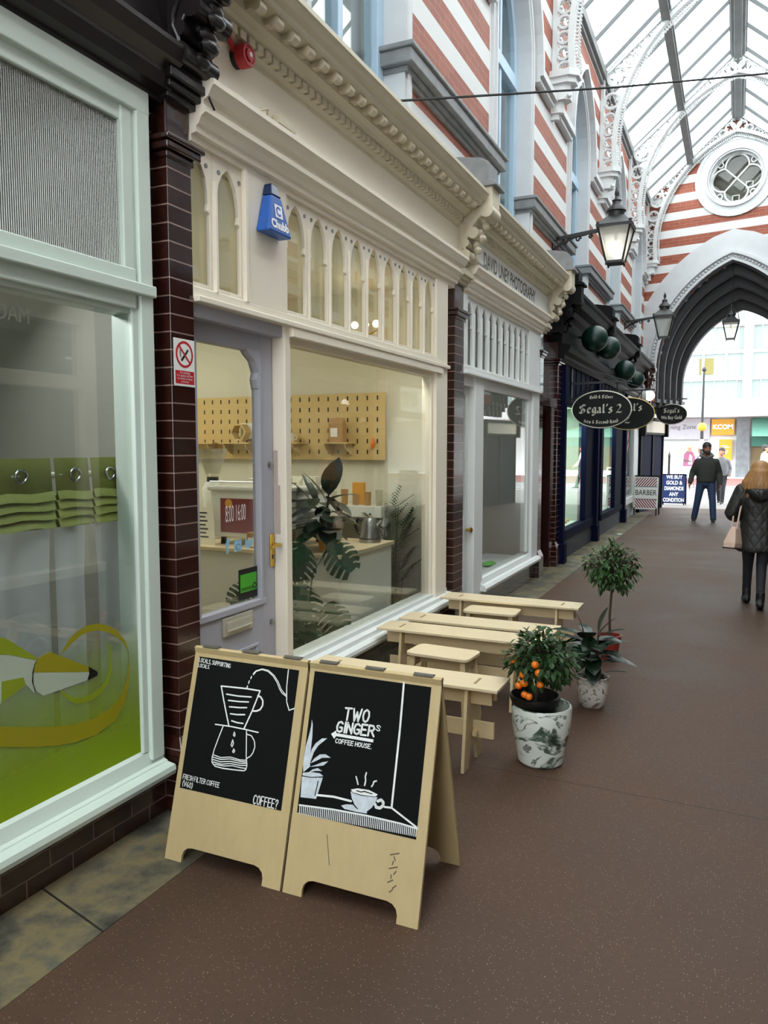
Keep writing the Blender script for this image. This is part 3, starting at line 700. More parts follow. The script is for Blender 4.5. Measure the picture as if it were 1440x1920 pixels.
pillar(6.63, 6.90, 'brown glazed brick pillar between the coffee shop and photography shop', 2.9, capm='brown_paint')
pillar(9.93, 10.12, 'brown glazed brick pillar left of the brown alley doorway', 2.9)
pillar(11.0, 11.28, 'brown glazed brick pillar right of the alley, beside the dark blue shop', 2.9)
def cap_block(y0, y1, z, m, label):
    b = MB()
    for o, z0, z1 in ((.03, z, z + .03), (.06, z + .03, z + .06), (.085, z + .06, z + .1), (.07, z + .1, z + .13)): b.box(-.15, o, y0 - o * .7, y1 + o * .7, z0, z1)
    return tag(b.build('capital_block', m, bevel=.006), label, 'capital')
cap_block(2.80, 2.98, 3.25, 'dark_fascia', 'black moulded capital on top of the near brick pillar')
cap_block(6.6, 6.92, 3.19, 'cornice', 'cream moulded capital above the second brick pillar')
cap_block(9.9, 10.14, 3.19, 'cornice', 'cream moulded capital above the pillar left of the alley')
def console(y, w, m, label, top=True, z0=3.36):
    r = thing('cornice_bracket', label, 'bracket', (0, y, z0)); b = MB()
    pr = [(-.1, 0), (.05, 0), (.075, .05), (.06, .1), (.075, .16), (.12, .22), (.17, .25), (.15, .3), (.2, .36), (.28, .40), (.33, .45), (.33, .62), (-.1, .62)]
    b.prism(pr, 'xz', -w / 2, w / 2); b.build('scroll_body', m, r, bevel=.008)
    b = MB()
    for x, z, rr in ((.1, .06, .045), (.17, .24, .05), (.29, .42, .06), (.1, .16, .035)): b.lathe([(rr, -w / 2 - .015), (rr, w / 2 + .015)], (x - .01, 0, z), 14, axis='y')
    b.tube([(.07 + .02 * math.sin(t * 1.3), -w / 2 - .008, .02 + .05 * t) for t in range(8)], .014, 6)
    for k in range(7): b.sphere((.12 + .03 * (k % 2) + .018 * k, 0, .06 + .05 * k), .035, 8, 6, (1, 1.6, 1))
    b.build('carved_leaves', m, r, smooth=True)
    if top:
        b = MB(); b.prism([(-.1, .62), (.37, .62), (.37, .65), (.3, .68), (.3, .82), (.24, .86), (-.1, .92)], 'xz', -w / 2 - .03, w / 2 + .03); b.build('lead_cap', 'stone_grey' if m != 'black_paint' and m != 'dark_fascia' else m, r, bevel=.006)
    return r
console(6.76, .22, 'cornice', 'cream carved scroll bracket between the two cream cornices')
console(10.28, .22, 'cornice', 'cream carved scroll bracket at the far end of the photography cornice')
console(10.95, .2, 'black_paint', 'black carved scroll bracket at the near end of the dark blue shop', z0=3.3)
console(14.1, .24, 'black_paint', 'black scroll bracket on the dark cornice between the green globes', z0=3.3)
console(17.9, .24, 'black_paint', 'black scroll bracket at the far end of the dark cornice', z0=3.3)
console(2.9, .2, 'dark_fascia', 'black carved scroll bracket above the near brick pillar')

def moulding(name, y0, y1, prof, m, label, cat='moulding', extra=None):
    b = MB(); b.prism(prof, 'xz', y0, y1)
    if extra: extra(b)
    return struct(b.build(name, m, bevel=0), label, cat)
def lower_mould(y0, y1, m, label, z=3.13, k=1.0):
    pr = [(-.15, z), (.0, z), (.0, z + .03), (.03, z + .035), (.03, z + .06), (.045, z + .07), (.06, z + .1), (.085, z + .115), (.085, z + .14), (.075, z + .15), (.075, z + .165), (.1, z + .18), (.125, z + .22), (.135, z + .225), (.135, z + .25), (.02, z + .275), (-.15, z + .275)]
    return moulding('trim_6', y0, y1, pr, m, label)
def cornice(y0, y1, m, label, z=3.66, pitch=.155):
    pr = [(-.15, z), (.03, z), (.03, z + .02), (.055, z + .035), (.055, z + .075), (.1, z + .085), (.11, z + .1), (.15, z + .115), (.15, z + .155), (.235, z + .16), (.245, z + .17), (.25, z + .19), (.28, z + .205), (.30, z + .235), (.31, z + .24), (.31, z + .265), (-.15, z + .285)]
    def ex(b):
        y = y0 + .03
        while y < y1 - .05:                                   # dentils
            b.box(.05, .088, y, y + .05, z + .036, z + .076); y += .074
        y = y0 + .05
        while y < y1 - .08:                                   # little scrolled modillions
            b.box(.14, .215, y, y + .05, z + .125, z + .158)
            b.lathe([(.028, 0), (.028, .056)], (.208, y - .003, z + .135), 10, axis='y'); y += pitch
    return moulding('trim_7', y0, y1, pr, m, label, 'cornice', ex)
def fascia(y0, y1, m, label, z0=3.40, z1=3.67, x=.02):
    return struct(MB().box(-.2, x, y0, y1, z0, z1).build('trim_8', m), label, 'fascia')
def shop_roof(y0, y1): pass

# ---- coffee shop
fascia(2.98, 6.66, 'cream', 'long blank cream fascia board above the coffee shop')
lower_mould(2.97, 6.62, 'cream', 'cream reeded moulding under the blank fascia of the coffee shop')
cornice(3.0, 6.62, 'cornice', 'cream dentil cornice with scroll blocks above the coffee shop')
fascia(6.86, 10.2, 'white', 'white fascia board carrying the black photography lettering', x=.03)
lower_mould(6.90, 9.93, 'cream', 'cream reeded moulding under the photography fascia')
cornice(6.9, 10.15, 'cornice', 'cream dentil cornice above the photography shop')

def gothic(b, yc, p, z0, z1, w, zb, zs, zt, x0=-.044, x1=-.02):
    cur = [(w, zs), (w - .018, zs + .012), (w - .008, zs + .05), (w - .012, zs + (zt - zs) * .38), (w * .74, zs + (zt - zs) * .66), (w * .45, zs + (zt - zs) * .86), (w * .18, zs + (zt - zs) * .96), (0, zt)]
    for s in (-1, 1):
        pts = [(yc + s * p / 2, z0), (yc + s * p / 2, z1), (yc, z1)] + [(yc + s * a, z) for a, z in cur[::-1]] + [(yc + s * w, zb), (yc, zb), (yc, z0)]
        b.prism(pts, 'yz', x0, x1)
def holes(b, ys, z, x): 
    for y in ys: b.lathe([(.012, 0), (.012, .004)], (x, y, z), 8, axis='x')
cw = thing('window_2', None, None); struct(cw, 'cream framed coffee shop window with a row of narrow gothic lights above', 'shop window')
b = MB(); NG = 9; y0, y1 = 3.80, 6.18; p = (y1 - y0) / NG
for i in range(NG): gothic(b, y0 + p * (i + .5), p, 2.47, 3.14, p / 2 - .026, 2.5, 2.84, 3.10)
for i in range(NG + 1): b.box(-.02, -.006, y0 + p * i - .009, y0 + p * i + .009, 2.47, 3.0)
b.build('gothic_tracery', 'cream', cw, bevel=.003)
b = MB(); holes(b, [y0 + p * i + s * .04 for i in range(NG) for s in (1, )] + [y0 + p * (i + 1) - .04 for i in range(NG)], 3.07, -.02); b.build('drilled_hole', 'stone_grey', cw)
b = MB(); b.box(-.12, .0, 6.18, 6.45, .33, 3.14).box(-.12, -.02, 3.82, 6.2, 3.11, 3.14)
b.box(-.14, -.004, 3.768, 3.83, .05, 2.42).box(-.13, .0, 2.96, 6.45, 2.41, 2.475).box(-.1, .028, 2.97, 6.45, 2.40, 2.43).box(-.1, .02, 3.82, 6.3, 2.345, 2.40).box(-.12, -.03, 3.82, 6.2, 2.31, 2.36)
b.box(-.12, -.03, 3.82, 3.86, .42, 2.33).box(-.12, -.03, 6.14, 6.2, .42, 2.33)
b.build('window_frame', 'cream', cw, bevel=.005)
b = MB(); b.prism([(-.15, .33), (.085, .33), (.09, .35), (.085, .372), (.03, .378), (.028, .41), (-.02, .415), (-.02, .445), (-.15, .45)], 'xz', 3.80, 6.52); b.build('sill', 'white', cw)
b = MB().box(-.055, -.049, 3.84, 6.18, .42, 2.33); b.build('shop_pane', 'glass', cw)
b = MB().box(-.05, -.045, 3.78, 6.2, 2.47, 3.12).box(-.05, -.045, 2.9, 3.44, 2.47, 3.12); b.build('upper_pane', 'glass', cw)
b = MB()
for yc in (2.86, 3.03, 3.28): 
    pass
gothic(b, 3.02, .26, 2.47, 3.14, .104, 2.5, 2.84, 3.09); gothic(b, 3.275, .25, 2.47, 3.14, .1, 2.5, 2.84, 3.09)
b.box(-.02, .004, 3.14, 3.16, 2.47, 3.0).box(-.06, .0, 3.40, 3.80, 2.47, 3.14).box(-.02, .006, 3.39, 3.42, 2.47, 3.14)
b.build('gothic_tracery', 'cream', cw, bevel=.003)
b = MB(); holes(b, [3.1, 3.2, 3.37], 3.06, -.02); b.build('drilled_hole', 'stone_grey', cw)
b = MB().box(-.14, -.04, 3.66, 6.63, 0, .33); b.build('brick_base', 'brown_brick', cw)
b = MB().box(-.083, -.045, 3.764, 3.77, 1.22, 1.5).box(-.083, -.06, 3.7635, 3.77, 1.48, 1.7); b.build('bare_patch', mat('worn_bare_plaster', (186, 170, 160), .8, var=.1, vs=30), cw)

d = thing('door_1', None, None); struct(d, 'lavender grey glazed coffee shop door with brass handle and letterbox', 'door')
b = MB(); x0, x1 = -.13, -.085
b.box(x0, x1, 2.95, 3.05, .05, 2.34).box(x0, x1, 3.64, 3.76, .05, 2.34).box(x0, x1, 3.05, 3.64, 2.24, 2.34).box(x0, x1, 3.05, 3.64, .05, .83).box(x0, x1 + .012, 3.03, 3.66, .83, .865)
b.box(x0, x1 + .01, 3.05, 3.075, .86, 2.24).box(x0, x1 + .01, 3.615, 3.64, .86, 2.24)
b.prism([(3.64, 2.25), (3.64, 2.04), (3.61, 2.04), (3.595, 2.09), (3.61, 2.13), (3.58, 2.19), (3.53, 2.22), (3.5, 2.25)], 'yz', x0, x1 + .008)
b.box(-.14, -.02, 2.95, 3.79, 2.335, 2.41)
b.box(x0, x1 + .006, 3.14, 3.16, .1, .62).box(x0, x1 + .006, 3.56, 3.58, .1, .62).box(x0, x1 + .006, 3.14, 3.58, .60, .62)
b.build('door_leaf', 'lavender', d, bevel=.004)
b = MB().box(-.115, -.109, 3.04, 3.65, .85, 2.27); b.build('pane', 'glass', d)
M['letter_metal'] = mat('dull_pale_metal', (196, 192, 178), .35, metal=.3); b = MB().box(x1, x1 + .012, 3.25, 3.52, .72, .82); b.build('letterbox', 'letter_metal', d, bevel=.004).location = (0, 0, 0)
q = d.children[-1]; b = MB().box(x1 + .012, x1 + .02, 3.275, 3.495, .75, .795).bar((x1 + .018, 3.275, .75), (x1 + .018, 3.495, .75), .02, .008); b.build('flap', 'letter_metal', q)
b = MB().box(x1, x1 + .008, 3.715, 3.752, 1.03, 1.22); hp = b.build('handle_plate', 'brass', d, bevel=.003)
b = MB().tube([(x1, 3.733, 1.16), (x1 + .05, 3.733, 1.16), (x1 + .055, 3.74, 1.16), (x1 + .05, 3.64, 1.155)], .009, 8); b.build('lever', 'brass', hp, smooth=True)
b = MB().box(x1 + .008, x1 + .0095, 3.729, 3.738, 1.075, 1.1); b.build('keyhole', 'black', hp)
for z in (1.62, .71): MB().lathe([(.016, 0), (.016, .01), (.008, .012)], (x1, 3.72, z), 12, axis='x').build('lock_cylinder', 'steel', d)
struct(MB().box(-.2, .02, 2.96, 3.8, .0, .05).build('trim_9', 'flag'), 'low stone step under the coffee shop door', 'step')
# stickers on the door glass
GX = Fr((-.107, 0, 0), (0, 1, 0), (0, 0, 1))
s = MB().text('8:00 16:00', .13, GX, (3.42, 1.36), xs=.34, bold=-.001); tag(s.build('opening_hours', 'vinyl_white'), 'thin white opening hours 8:00 16:00 lettered on the coffee shop door glass', 'lettering')
b = MB()
b.text('f', .1, GX, (3.34, 1.19), bold=.006)
for q in ((3.40, 1.155, 3.47, 1.215),): b.face([GX(q[0], q[1]), GX(q[2], q[1]), GX(q[2], q[3]), GX(q[0], q[3])])
b.ring(GX, (3.435, 1.185), .012, .02, .001, .002, 12)
b.face([GX(3.5, 1.17), GX(3.54, 1.155), GX(3.57, 1.18), GX(3.58, 1.22), GX(3.56, 1.205), GX(3.53, 1.2), GX(3.505, 1.225)])
tag(b.build('social_icons', 'vinyl_blue'), 'row of pale blue social media icons stuck on the coffee shop door glass', 'stickers')
r = thing('hygiene_sticker', 'green and black hygiene rating sticker at the foot of the door glass', 'sticker', (-.107, 3.525, .95))
F = Fr((0, 0, 0), (0, 1, 0), (0, 0, 1)); b = MB().fprism(F, [(-.09, -.07), (.09, -.07), (.09, .1), (-.09, .1)], 0, .001); b.build('black_border', 'black', r)
b = MB().fprism(F, [(-.075, -.03), (.08, -.03), (.08, .07), (-.075, .07)], .001, .002); b.build('green_field', 'vinyl_green', r)
b = MB()
for k in range(5): b.ring(F, (-.055 + k * .022, -.012), .006, .009, .002, .003, 10)
b.ring(F, (.06, -.005), .012, .018, .002, .003, 12); b.build('rating_circles', 'black', r)

# ---- photography shop
pw = thing('window_3', None, None); struct(pw, 'white framed photography shop window with nine narrow gothic lights above', 'shop window')
b = MB(); NG = 10; y0, y1 = 6.98, 9.38; p = (y1 - y0) / NG
for i in range(NG): gothic(b, y0 + p * (i + .5), p, 2.47, 3.14, p / 2 - .026, 2.5, 2.84, 3.10)
for i in range(NG + 1): b.box(-.02, -.002, y0 + p * i - .012, y0 + p * i + .012, 2.47, 3.0)
b.build('gothic_tracery', 'white', pw, bevel=.003)
b = MB(); b.box(-.12, .0, 9.36, 9.93, 2.41, 3.14).box(-.12, 0, 9.62, 9.93, .26, 2.45).box(-.12, .0, 6.88, 7.0, 2.41, 3.14).box(-.12, -.01, 7.28, 7.56, .05, 2.42).box(-.13, .015, 6.88, 9.93, 2.41, 2.475).box(-.1, .035, 6.88, 9.93, 2.40, 2.43)
b.box(-.12, -.03, 7.56, 9.65, 2.3, 2.4).box(-.12, -.035, 9.5, 9.65, .4, 2.33)
b.build('window_frame', 'white', pw, bevel=.005)
b = MB(); b.prism([(-.15, .24), (.05, .24), (.055, .27), (.03, .30), (.0, .305), (-.02, .36), (-.15, .37)], 'xz', 7.5, 9.93); b.build('sill', 'white', pw)
b = MB().box(-.058, -.052, 7.5, 9.6, .33, 2.36); b.build('shop_pane', 'glass', pw)
b = MB().box(-.05, -.045, 6.95, 9.4, 2.47, 3.12); b.build('upper_pane', 'glass', pw)
b = MB().box(-.14, -.03, 7.5, 9.95, 0, .25); b.build('brick_base', 'brown_brick', pw)
d = thing('door_2', None, None); struct(d, 'white glazed door of the photography shop with brass knob', 'door')
b = MB(); b.box(-.13, -.085, 6.88, 6.94, .05, 2.3).box(-.13, -.085, 7.2, 7.30, .05, 2.3).box(-.13, -.085, 6.94, 7.2, 2.22, 2.3).box(-.13, -.085, 6.94, 7.2, .05, 1.02).box(-.14, -.03, 6.88, 7.3, 2.3, 2.42)
b.build('door_leaf', 'white', d, bevel=.004); MB().box(-.115, -.11, 6.93, 7.21, 1.0, 2.24).build('pane', 'glass', d)
MB().lathe([(.012, 0), (.012, .03), (.026, .045), (.028, .06), (.015, .07)], (-.085, 7.24, .9), 12, axis='x').build('knob', 'brass', d, smooth=True)
for z0, z1, y0, y1 in ((1.55, 1.95, 6.98, 7.12), (1.3, 1.5, 6.95, 7.05)):
    tag(MB().box(-.1085, -.107, y0, y1, z0, z1).build('paper_notice', 'paper'), ('larger' if z0 > 1.5 else 'smaller') + ' white paper notice taped inside the photography shop door', 'notice')
F3 = Fr((.032, 0, 0), (0, 1, 0), (0, 0, 1))
b = MB(); b.text('DAVID UNEY PHOTOGRAPHY', .2, F3, (8.42, 3.535), xs=.78, bold=.004)
tag(b.build('shop_lettering', 'black'), 'tall black letters reading DAVID UNEY PHOTOGRAPHY on the white fascia', 'lettering')
b = MB().box(.02, .1, 6.95, 7.12, 3.405, 3.43).bar((.06, 7.13, 3.42), (.08, 7.3, 3.43), .05, .03); tag(b.build('fascia_clamp', 'stone_grey'), 'grey metal clamp lying on the ledge below the photography lettering', 'clamp')
b = MB().box(.03, .115, 3.55, 3.72, 3.405, 3.445).tube([(.08, 3.40, 3.41), (.1, 3.46, 3.44), (.06, 3.52, 3.43), (.09, 3.6, 3.45)], .006, 6); tag(b.build('cable_box', 'cornice'), 'small cream cable box on the ledge below the blank coffee shop fascia', 'cable box')

# ---- alley doorway
d = thing('door_3', None, None); struct(d, 'brown painted alley doorway between two brick pillars', 'doorway')
MB().box(-.35, -.12, 10.1, 11.02, 2.35, 3.3).box(-.3, -.06, 10.1, 10.22, 0, 2.4).box(-.3, -.06, 10.9, 11.02, 0, 2.4).box(-.16, -.05, 10.1, 11.02, 2.28, 2.4).build('door_frame', 'brown_paint', d, bevel=.006)
MB().box(-.34, -.3, 10.2, 10.92, 0, 2.3).build('door_leaf', 'brown_paint', d)

# ---- near shop (left edge)
M['letter_pale'] = mat('faded_pale_lettering', (120, 120, 108), .7)
nw = thing('window_4', None, None); struct(nw, 'pale green white framed shop window at the left edge with reeded upper pane', 'shop window')
b = MB(); Y0 = -.9
b.box(-.16, -.02, 2.635, 2.715, .3, 3.22).box(-.16, -.04, 2.60, 2.64, .34, 3.16).box(-.16, -.035, 2.56, 2.62, 2.44, 3.14)
b.box(-.16, -.02, Y0, 2.715, 3.14, 3.24).box(-.16, -.045, Y0, 2.6, 3.08, 3.15)
b.box(-.16, .0, Y0, 2.715, 2.37, 2.42).box(-.16, -.03, Y0, 2.62, 2.42, 2.48).box(-.16, -.03, Y0, 2.62, 2.31, 2.375).box(-.16, -.05, Y0, 2.61, 2.29, 2.32)
b.box(-.16, -.02, Y0 - .1, Y0, .3, 3.22); b.build('window_frame', 'pale', nw, bevel=.006)
b = MB(); b.prism([(-.16, .22), (.035, .22), (.04, .24), (.035, .262), (-.01, .27), (-.012, .276), (-.03, .282), (-.045, .335), (-.06, .35), (-.16, .36)], 'xz', Y0 - .1, 2.72); b.build('sill', 'pale', nw)
MB().box(-.066, -.06, Y0, 2.61, .34, 2.31).build('shop_pane', 'glass', nw); MB().box(-.07, -.06, Y0, 2.57, 2.46, 3.1).build('reeded_pane', 'reed', nw)
MB().box(-.2, -.06, Y0 - .1, 2.8, 0, .225).build('brick_base', 'brown_brick', nw)
MB().box(-.2, -.09, 2.72, 2.81, 0, 3.3).build('pillar_return', 'pillar_brick', nw)
pr = [(-.2, 3.23), (-.02, 3.23), (-.02, 3.255), (.03, 3.27), (.05, 3.32), (.05, 3.34), (.1, 3.37), (.12, 3.42), (.12, 3.44), (.02, 3.46), (.02, 3.75), (.1, 3.8), (.14, 3.86), (.2, 3.9), (.2, 3.95), (-.2, 3.98)]
moulding('trim_10', -1.0, 2.8, pr, 'dark_fascia', 'black and dark plum fascia board above the near shop window', 'fascia')
struct(MB().box(-.3, -.05, -9, -1.0, 0, 3.98).build('wall_left', 'brown_brick'), 'brown glazed brick shopfront wall behind the camera on the left', 'wall')
# decal printed on the near window: pencil with a looping ribbon
tag(MB().text('MAGEN', .085, Fr((-.0595, 0, 0), (0, -1, 0), (0, 0, 1)), (-1.97, 2.2), xs=.8).build('mirrored_lettering', 'letter_pale'), 'faint mirrored pale lettering high on the near shop window glass', 'lettering')
DX = Fr((-.0565, 0, 0), (0, 1, 0), (0, 0, 1))
dc = thing('window_decal', 'printed yellow pencil and looping lime ribbon decal on the near window', 'decal', (-.0565, 2.2, .8))
def dcm(): return off(dc)
b = dcm()
A_ = [(1.6568, 0.7728), (1.7686, 0.7453), (1.8894, 0.7065), (2.0206, 0.6609), (2.1344, 0.6242), (2.2256, 0.6024), (2.3226, 0.5932), (2.4122, 0.6039), (2.4778, 0.6373), (2.5167, 0.6913), (2.5344, 0.7631), (2.537, 0.8281), (2.5169, 0.8818), (2.4752, 0.9316), (2.4201, 0.9685), (2.3661, 0.9873), (2.3065, 0.9908), (2.2546, 0.9778), (2.2098, 0.9531), (2.1775, 0.9163), (2.1678, 0.9015)]; B_ = [(1.6535, 0.7107), (1.765, 0.6733), (1.8857, 0.6318), (2.017, 0.5839), (2.1309, 0.5473), (2.2223, 0.5273), (2.3397, 0.5193), (2.4452, 0.5447), (2.5055, 0.5961), (2.5347, 0.6752), (2.5414, 0.7503), (2.534, 0.8288), (2.502, 0.8772), (2.4602, 0.9152), (2.412, 0.9403), (2.3648, 0.9576), (2.3184, 0.9622), (2.2727, 0.9562), (2.2276, 0.9365), (2.1896, 0.9134), (2.1677, 0.9001)]
for i in range(len(A_) - 1): b.face([DX(*A_[i], 0.0002), DX(*A_[i + 1], 0.0002), DX(*B_[i + 1], 0.0002), DX(*B_[i], 0.0002)])
b.build('ribbon', 'decal_yellow', dc)
b = dcm()
A_ = [(2.4072, 0.9073), (2.4303, 0.8755), (2.4411, 0.8303), (2.4365, 0.7676), (2.4169, 0.7197), (2.3809, 0.6878), (2.3327, 0.6735), (2.2864, 0.6722), (2.2417, 0.682), (2.205, 0.705), (2.1756, 0.7364), (2.1574, 0.7641)]; B_ = [(2.4072, 0.9073), (2.4229, 0.8666), (2.427, 0.8286), (2.4204, 0.7719), (2.4001, 0.7351), (2.3682, 0.7126), (2.3205, 0.7006), (2.2746, 0.6999), (2.2427, 0.7055), (2.212, 0.7219), (2.1851, 0.7435), (2.1647, 0.7644)]
for i in range(len(A_) - 1): b.face([DX(*A_[i], 0.0002), DX(*A_[i + 1], 0.0002), DX(*B_[i + 1], 0.0002), DX(*B_[i], 0.0002)])
b.build('ribbon', 'decal_lime', dc)
dcm().fprism(DX, [(1.6309, 1.0956), (1.8557, 1.0441), (1.9179, 1.0299), (2.0578, 0.9187), (2.0377, 0.8846), (2.0301, 0.8394), (2.0403, 0.7842), (2.0037, 0.8304), (1.8935, 0.7917), (1.6187, 0.8647)], 0.0006, 0.001).build('pencil_body', 'decal_pale', dc)
dcm().fprism(DX, [(1.6309, 1.0956), (1.8557, 1.0441), (1.9179, 1.0299), (2.0578, 0.9187), (2.0519, 0.9117), (1.9327, 0.9628), (1.6279, 1.0391)], 0.0011, 0.0015).build('pencil_shade', 'decal_lime', dc)
dcm().fprism(DX, [(1.8974, 0.8722), (1.9916, 0.8619), (2.001, 0.8312), (1.8935, 0.7917)], 0.0011, 0.0015).build('pencil_shade', 'decal_lime', dc)
dcm().fprism(DX, [(2.1128, 0.9298), (2.3122, 0.8165), (2.3241, 0.785), (2.2969, 0.7642), (2.0792, 0.7654), (2.0491, 0.7911), (2.0331, 0.8338), (2.0375, 0.8799), (2.0605, 0.9166)], 0.0014, 0.0018).build('pencil_cone', 'decal_pale', dc)
dcm().fprism(DX, [(2.1128, 0.9298), (2.3122, 0.8165), (2.3211, 0.7935), (2.037, 0.8682), (2.0415, 0.8931), (2.0605, 0.9166)], 0.0019, 0.0023).build('pencil_cone', 'decal_yellow', dc)
dcm().fprism(DX, [(2.3071, 0.8199), (2.3542, 0.7846), (2.3536, 0.7691), (2.2968, 0.7632), (2.3097, 0.7889)], 0.0023, 0.0027).build('pencil_lead', 'black', dc)
dcm().fprism(DX, [(2.0595, 0.9183), (2.0426, 0.8928), (2.0342, 0.8572), (2.0347, 0.8191), (2.0442, 0.7831), (2.0371, 0.7994), (2.0287, 0.835), (2.0321, 0.8719), (2.0429, 0.8998)], 0.0023, 0.0027).build('seam', 'black', dc)
MB().box(-.0592, -.0588, Y0, 2.6, .34, 1.0).build('lime_film', 'film', nw)

# ---- dark blue jeweller's shop
jw = thing('window_5', None, None); struct(jw, 'dark navy jeweller shopfront with two lit display windows', 'shop window')
b = MB()
for y0, y1 in ((11.3, 11.75), (13.45, 14.35), (15.1, 15.35), (17.0, 18.2)): b.box(-.14, -.01, y0, y1, .3, 2.5)
for y0, y1 in ((11.28, 11.42), (14.25, 14.42), (18.1, 18.3)): b.box(-.14, .06, y0, y1, 0, 2.9).box(-.14, .09, y0 - .03, y1 + .03, 0, .3)
b.box(-.14, -.0, 11.3, 18.3, 2.35, 3.0).box(-.14, .01, 11.7, 14.3, .3, .45).box(-.14, .01, 15.1, 18.2, .3, .42)
b.build('window_frame', 'navy', jw, bevel=.008)
b = MB().box(-.14, -.02, 11.3, 14.3, 0, .31).box(-.14, -.02, 15.1, 18.2, 0, .31); b.build('stall_riser', 'navy_grey', jw)
MB().box(-.06, -.054, 11.7, 13.5, .4, 2.4).box(-.06, -.054, 15.3, 17.1, .4, 2.4).build('shop_pane', 'glass', jw)
b = MB()
for k in range(16): b.box(.0, .012, 11.5 + k * .42, 11.52 + k * .42, 2.5, 2.98)
b.build('panel_beads', 'navy', jw)
MB().box(-.4, -.3, 14.4, 15.12, 0, 2.4).build('recessed_door', 'black_paint', jw)
pr = [(-.2, 2.92), (.04, 2.92), (.08, 2.98), (.08, 3.02), (.13, 3.06), (.16, 3.12), (.16, 3.15), (.04, 3.18), (.04, 3.55), (.1, 3.6), (.14, 3.66), (.24, 3.7), (.28, 3.78), (.32, 3.8), (.32, 3.85), (-.2, 3.9)]
moulding('trim_11', 11.05, 21.3, pr, 'black_paint', 'glossy black fascia and cornice above the dark blue jeweller shop', 'fascia')
# barber's white shop
bw = thing('window_6', None, None); struct(bw, 'white barber shopfront with a shuttered window beside the end arch', 'shop window')
b = MB().box(-.14, -.01, 18.3, 18.6, .25, 3.0).box(-.14, .0, 20.1, 21.25, .25, 3.4).box(-.14, .0, 18.3, 21.25, 2.4, 3.4).box(-.14, .02, 18.3, 20.2, .35, .5); b.build('window_frame', 'white', bw, bevel=.006)
MB().box(-.14, -.03, 18.3, 21.25, 0, .36).build('stall_riser', 'stone_grey', bw)
MB().box(-.08, -.07, 18.6, 20.1, .5, 2.4).build('shutter_blind', 'grey_white', bw)
MB().box(-.05, -.045, 18.6, 20.1, .5, 2.4).build('shop_pane', 'glass', bw)
MB().lathe([(.14, 0), (.14, .22)], (.02, 20.35, 3.02), 20, axis='x').lathe([(.17, 0), (.17, .1)], (.02, 20.35, 3.02), 20, axis='x').build('lamp_housing', 'white', bw)
gl = MB().sphere((.3, 20.4, 3.0), .125, 18, 12).build('globe_lamp', emit('lit_white_globe', (255, 255, 250), 4), smooth='all'); tag(gl, 'lit round white globe lamp outside the barber shop', 'lamp')
MB().fprism(YZ(-.04), [(18.95, 1.75), (19.3, 1.95), (19.3, 2.1), (18.95, 1.9)], 0, .002).fprism(YZ(-.04), [(18.95, 1.5), (19.3, 1.7), (19.3, 1.85), (18.95, 1.65)], 0, .002).build('red_striped_sticker', 'sign_red', bw)
# pier and blue door inside the arch
r = thing('arch_pier', 'brown column with leafy capital above the navy door beside the end arch', 'pier', (.19, 21.16, 2.46))
b = off(r); b.lathe([(.13, 2.46), (.13, 2.56), (.1, 2.6), (.085, 2.66), (.08, 3.3), (.11, 3.33), (.11, 3.38), (.14, 3.5), (.17, 3.62), (.2, 3.66), (.2, 3.74)], (.19, 21.16, 0), 16); b.build('pier_shaft', 'brown_paint', r, smooth=True)
b = off(r)
for k in range(16): b.sphere((.19 + .14 * math.cos(k * .7), 21.16 + .14 * math.sin(k * .7), 3.45 + .12 * (k % 3) / 2), .045, 7, 5)
b.build('leafy_capital', 'brown_paint', r, smooth=True)
for side in (0, 1):
    X = (lambda v: v) if not side else (lambda v: RX - v)
    d = thing('door_%d' % (4 + side), None, None); struct(d, 'dark navy panelled door on the splayed %s jamb below the end arch' % ('left', 'right')[side], 'door')
    MB().prism([(X(-.2), 21.02), (X(.03), 21.02), (X(.42), 23.2), (X(-.2), 23.2)], 'xy', 0, 2.47).build('jamb', 'navy', d)
    U = Vector((X(.42) - X(.03), 2.18, 0)); F = Fr((X(.03), 21.02, 0), U, (0, 0, 1)); L = U.length; sg = 1 if not side else -1
    b = MB()
    for p0 in (.02, L * .5, L - .1): b.fprism(F, [(p0, 0), (p0 + .07, 0), (p0 + .07, 2.06), (p0, 2.06)], 0, .035 * sg)
    b.build('door_frame', 'black_paint', d, bevel=.004)
    MB().fprism(F, [(.0, 2.1), (L, 2.1), (L, 2.42), (.0, 2.42)], 0, .07 * sg).build('cream_fascia', 'cornice', d, bevel=.01)
    b = MB(); b.fprism(F, [(-.05, 2.42), (L + .05, 2.42), (L + .05, 2.5), (-.05, 2.5)], -.1 * sg, .12 * sg); b.fprism(F, [(-.02, 2.04), (L, 2.04), (L, 2.1), (-.02, 2.1)], 0, .08 * sg)
    for p0 in (-.03, L - .08): b.fprism(F, [(p0, 2.0), (p0 + .11, 2.0), (p0 + .11, 2.5), (p0, 2.5)], 0, .15 * sg)
    b.build('dark_cornice', 'black_paint', d, bevel=.01)

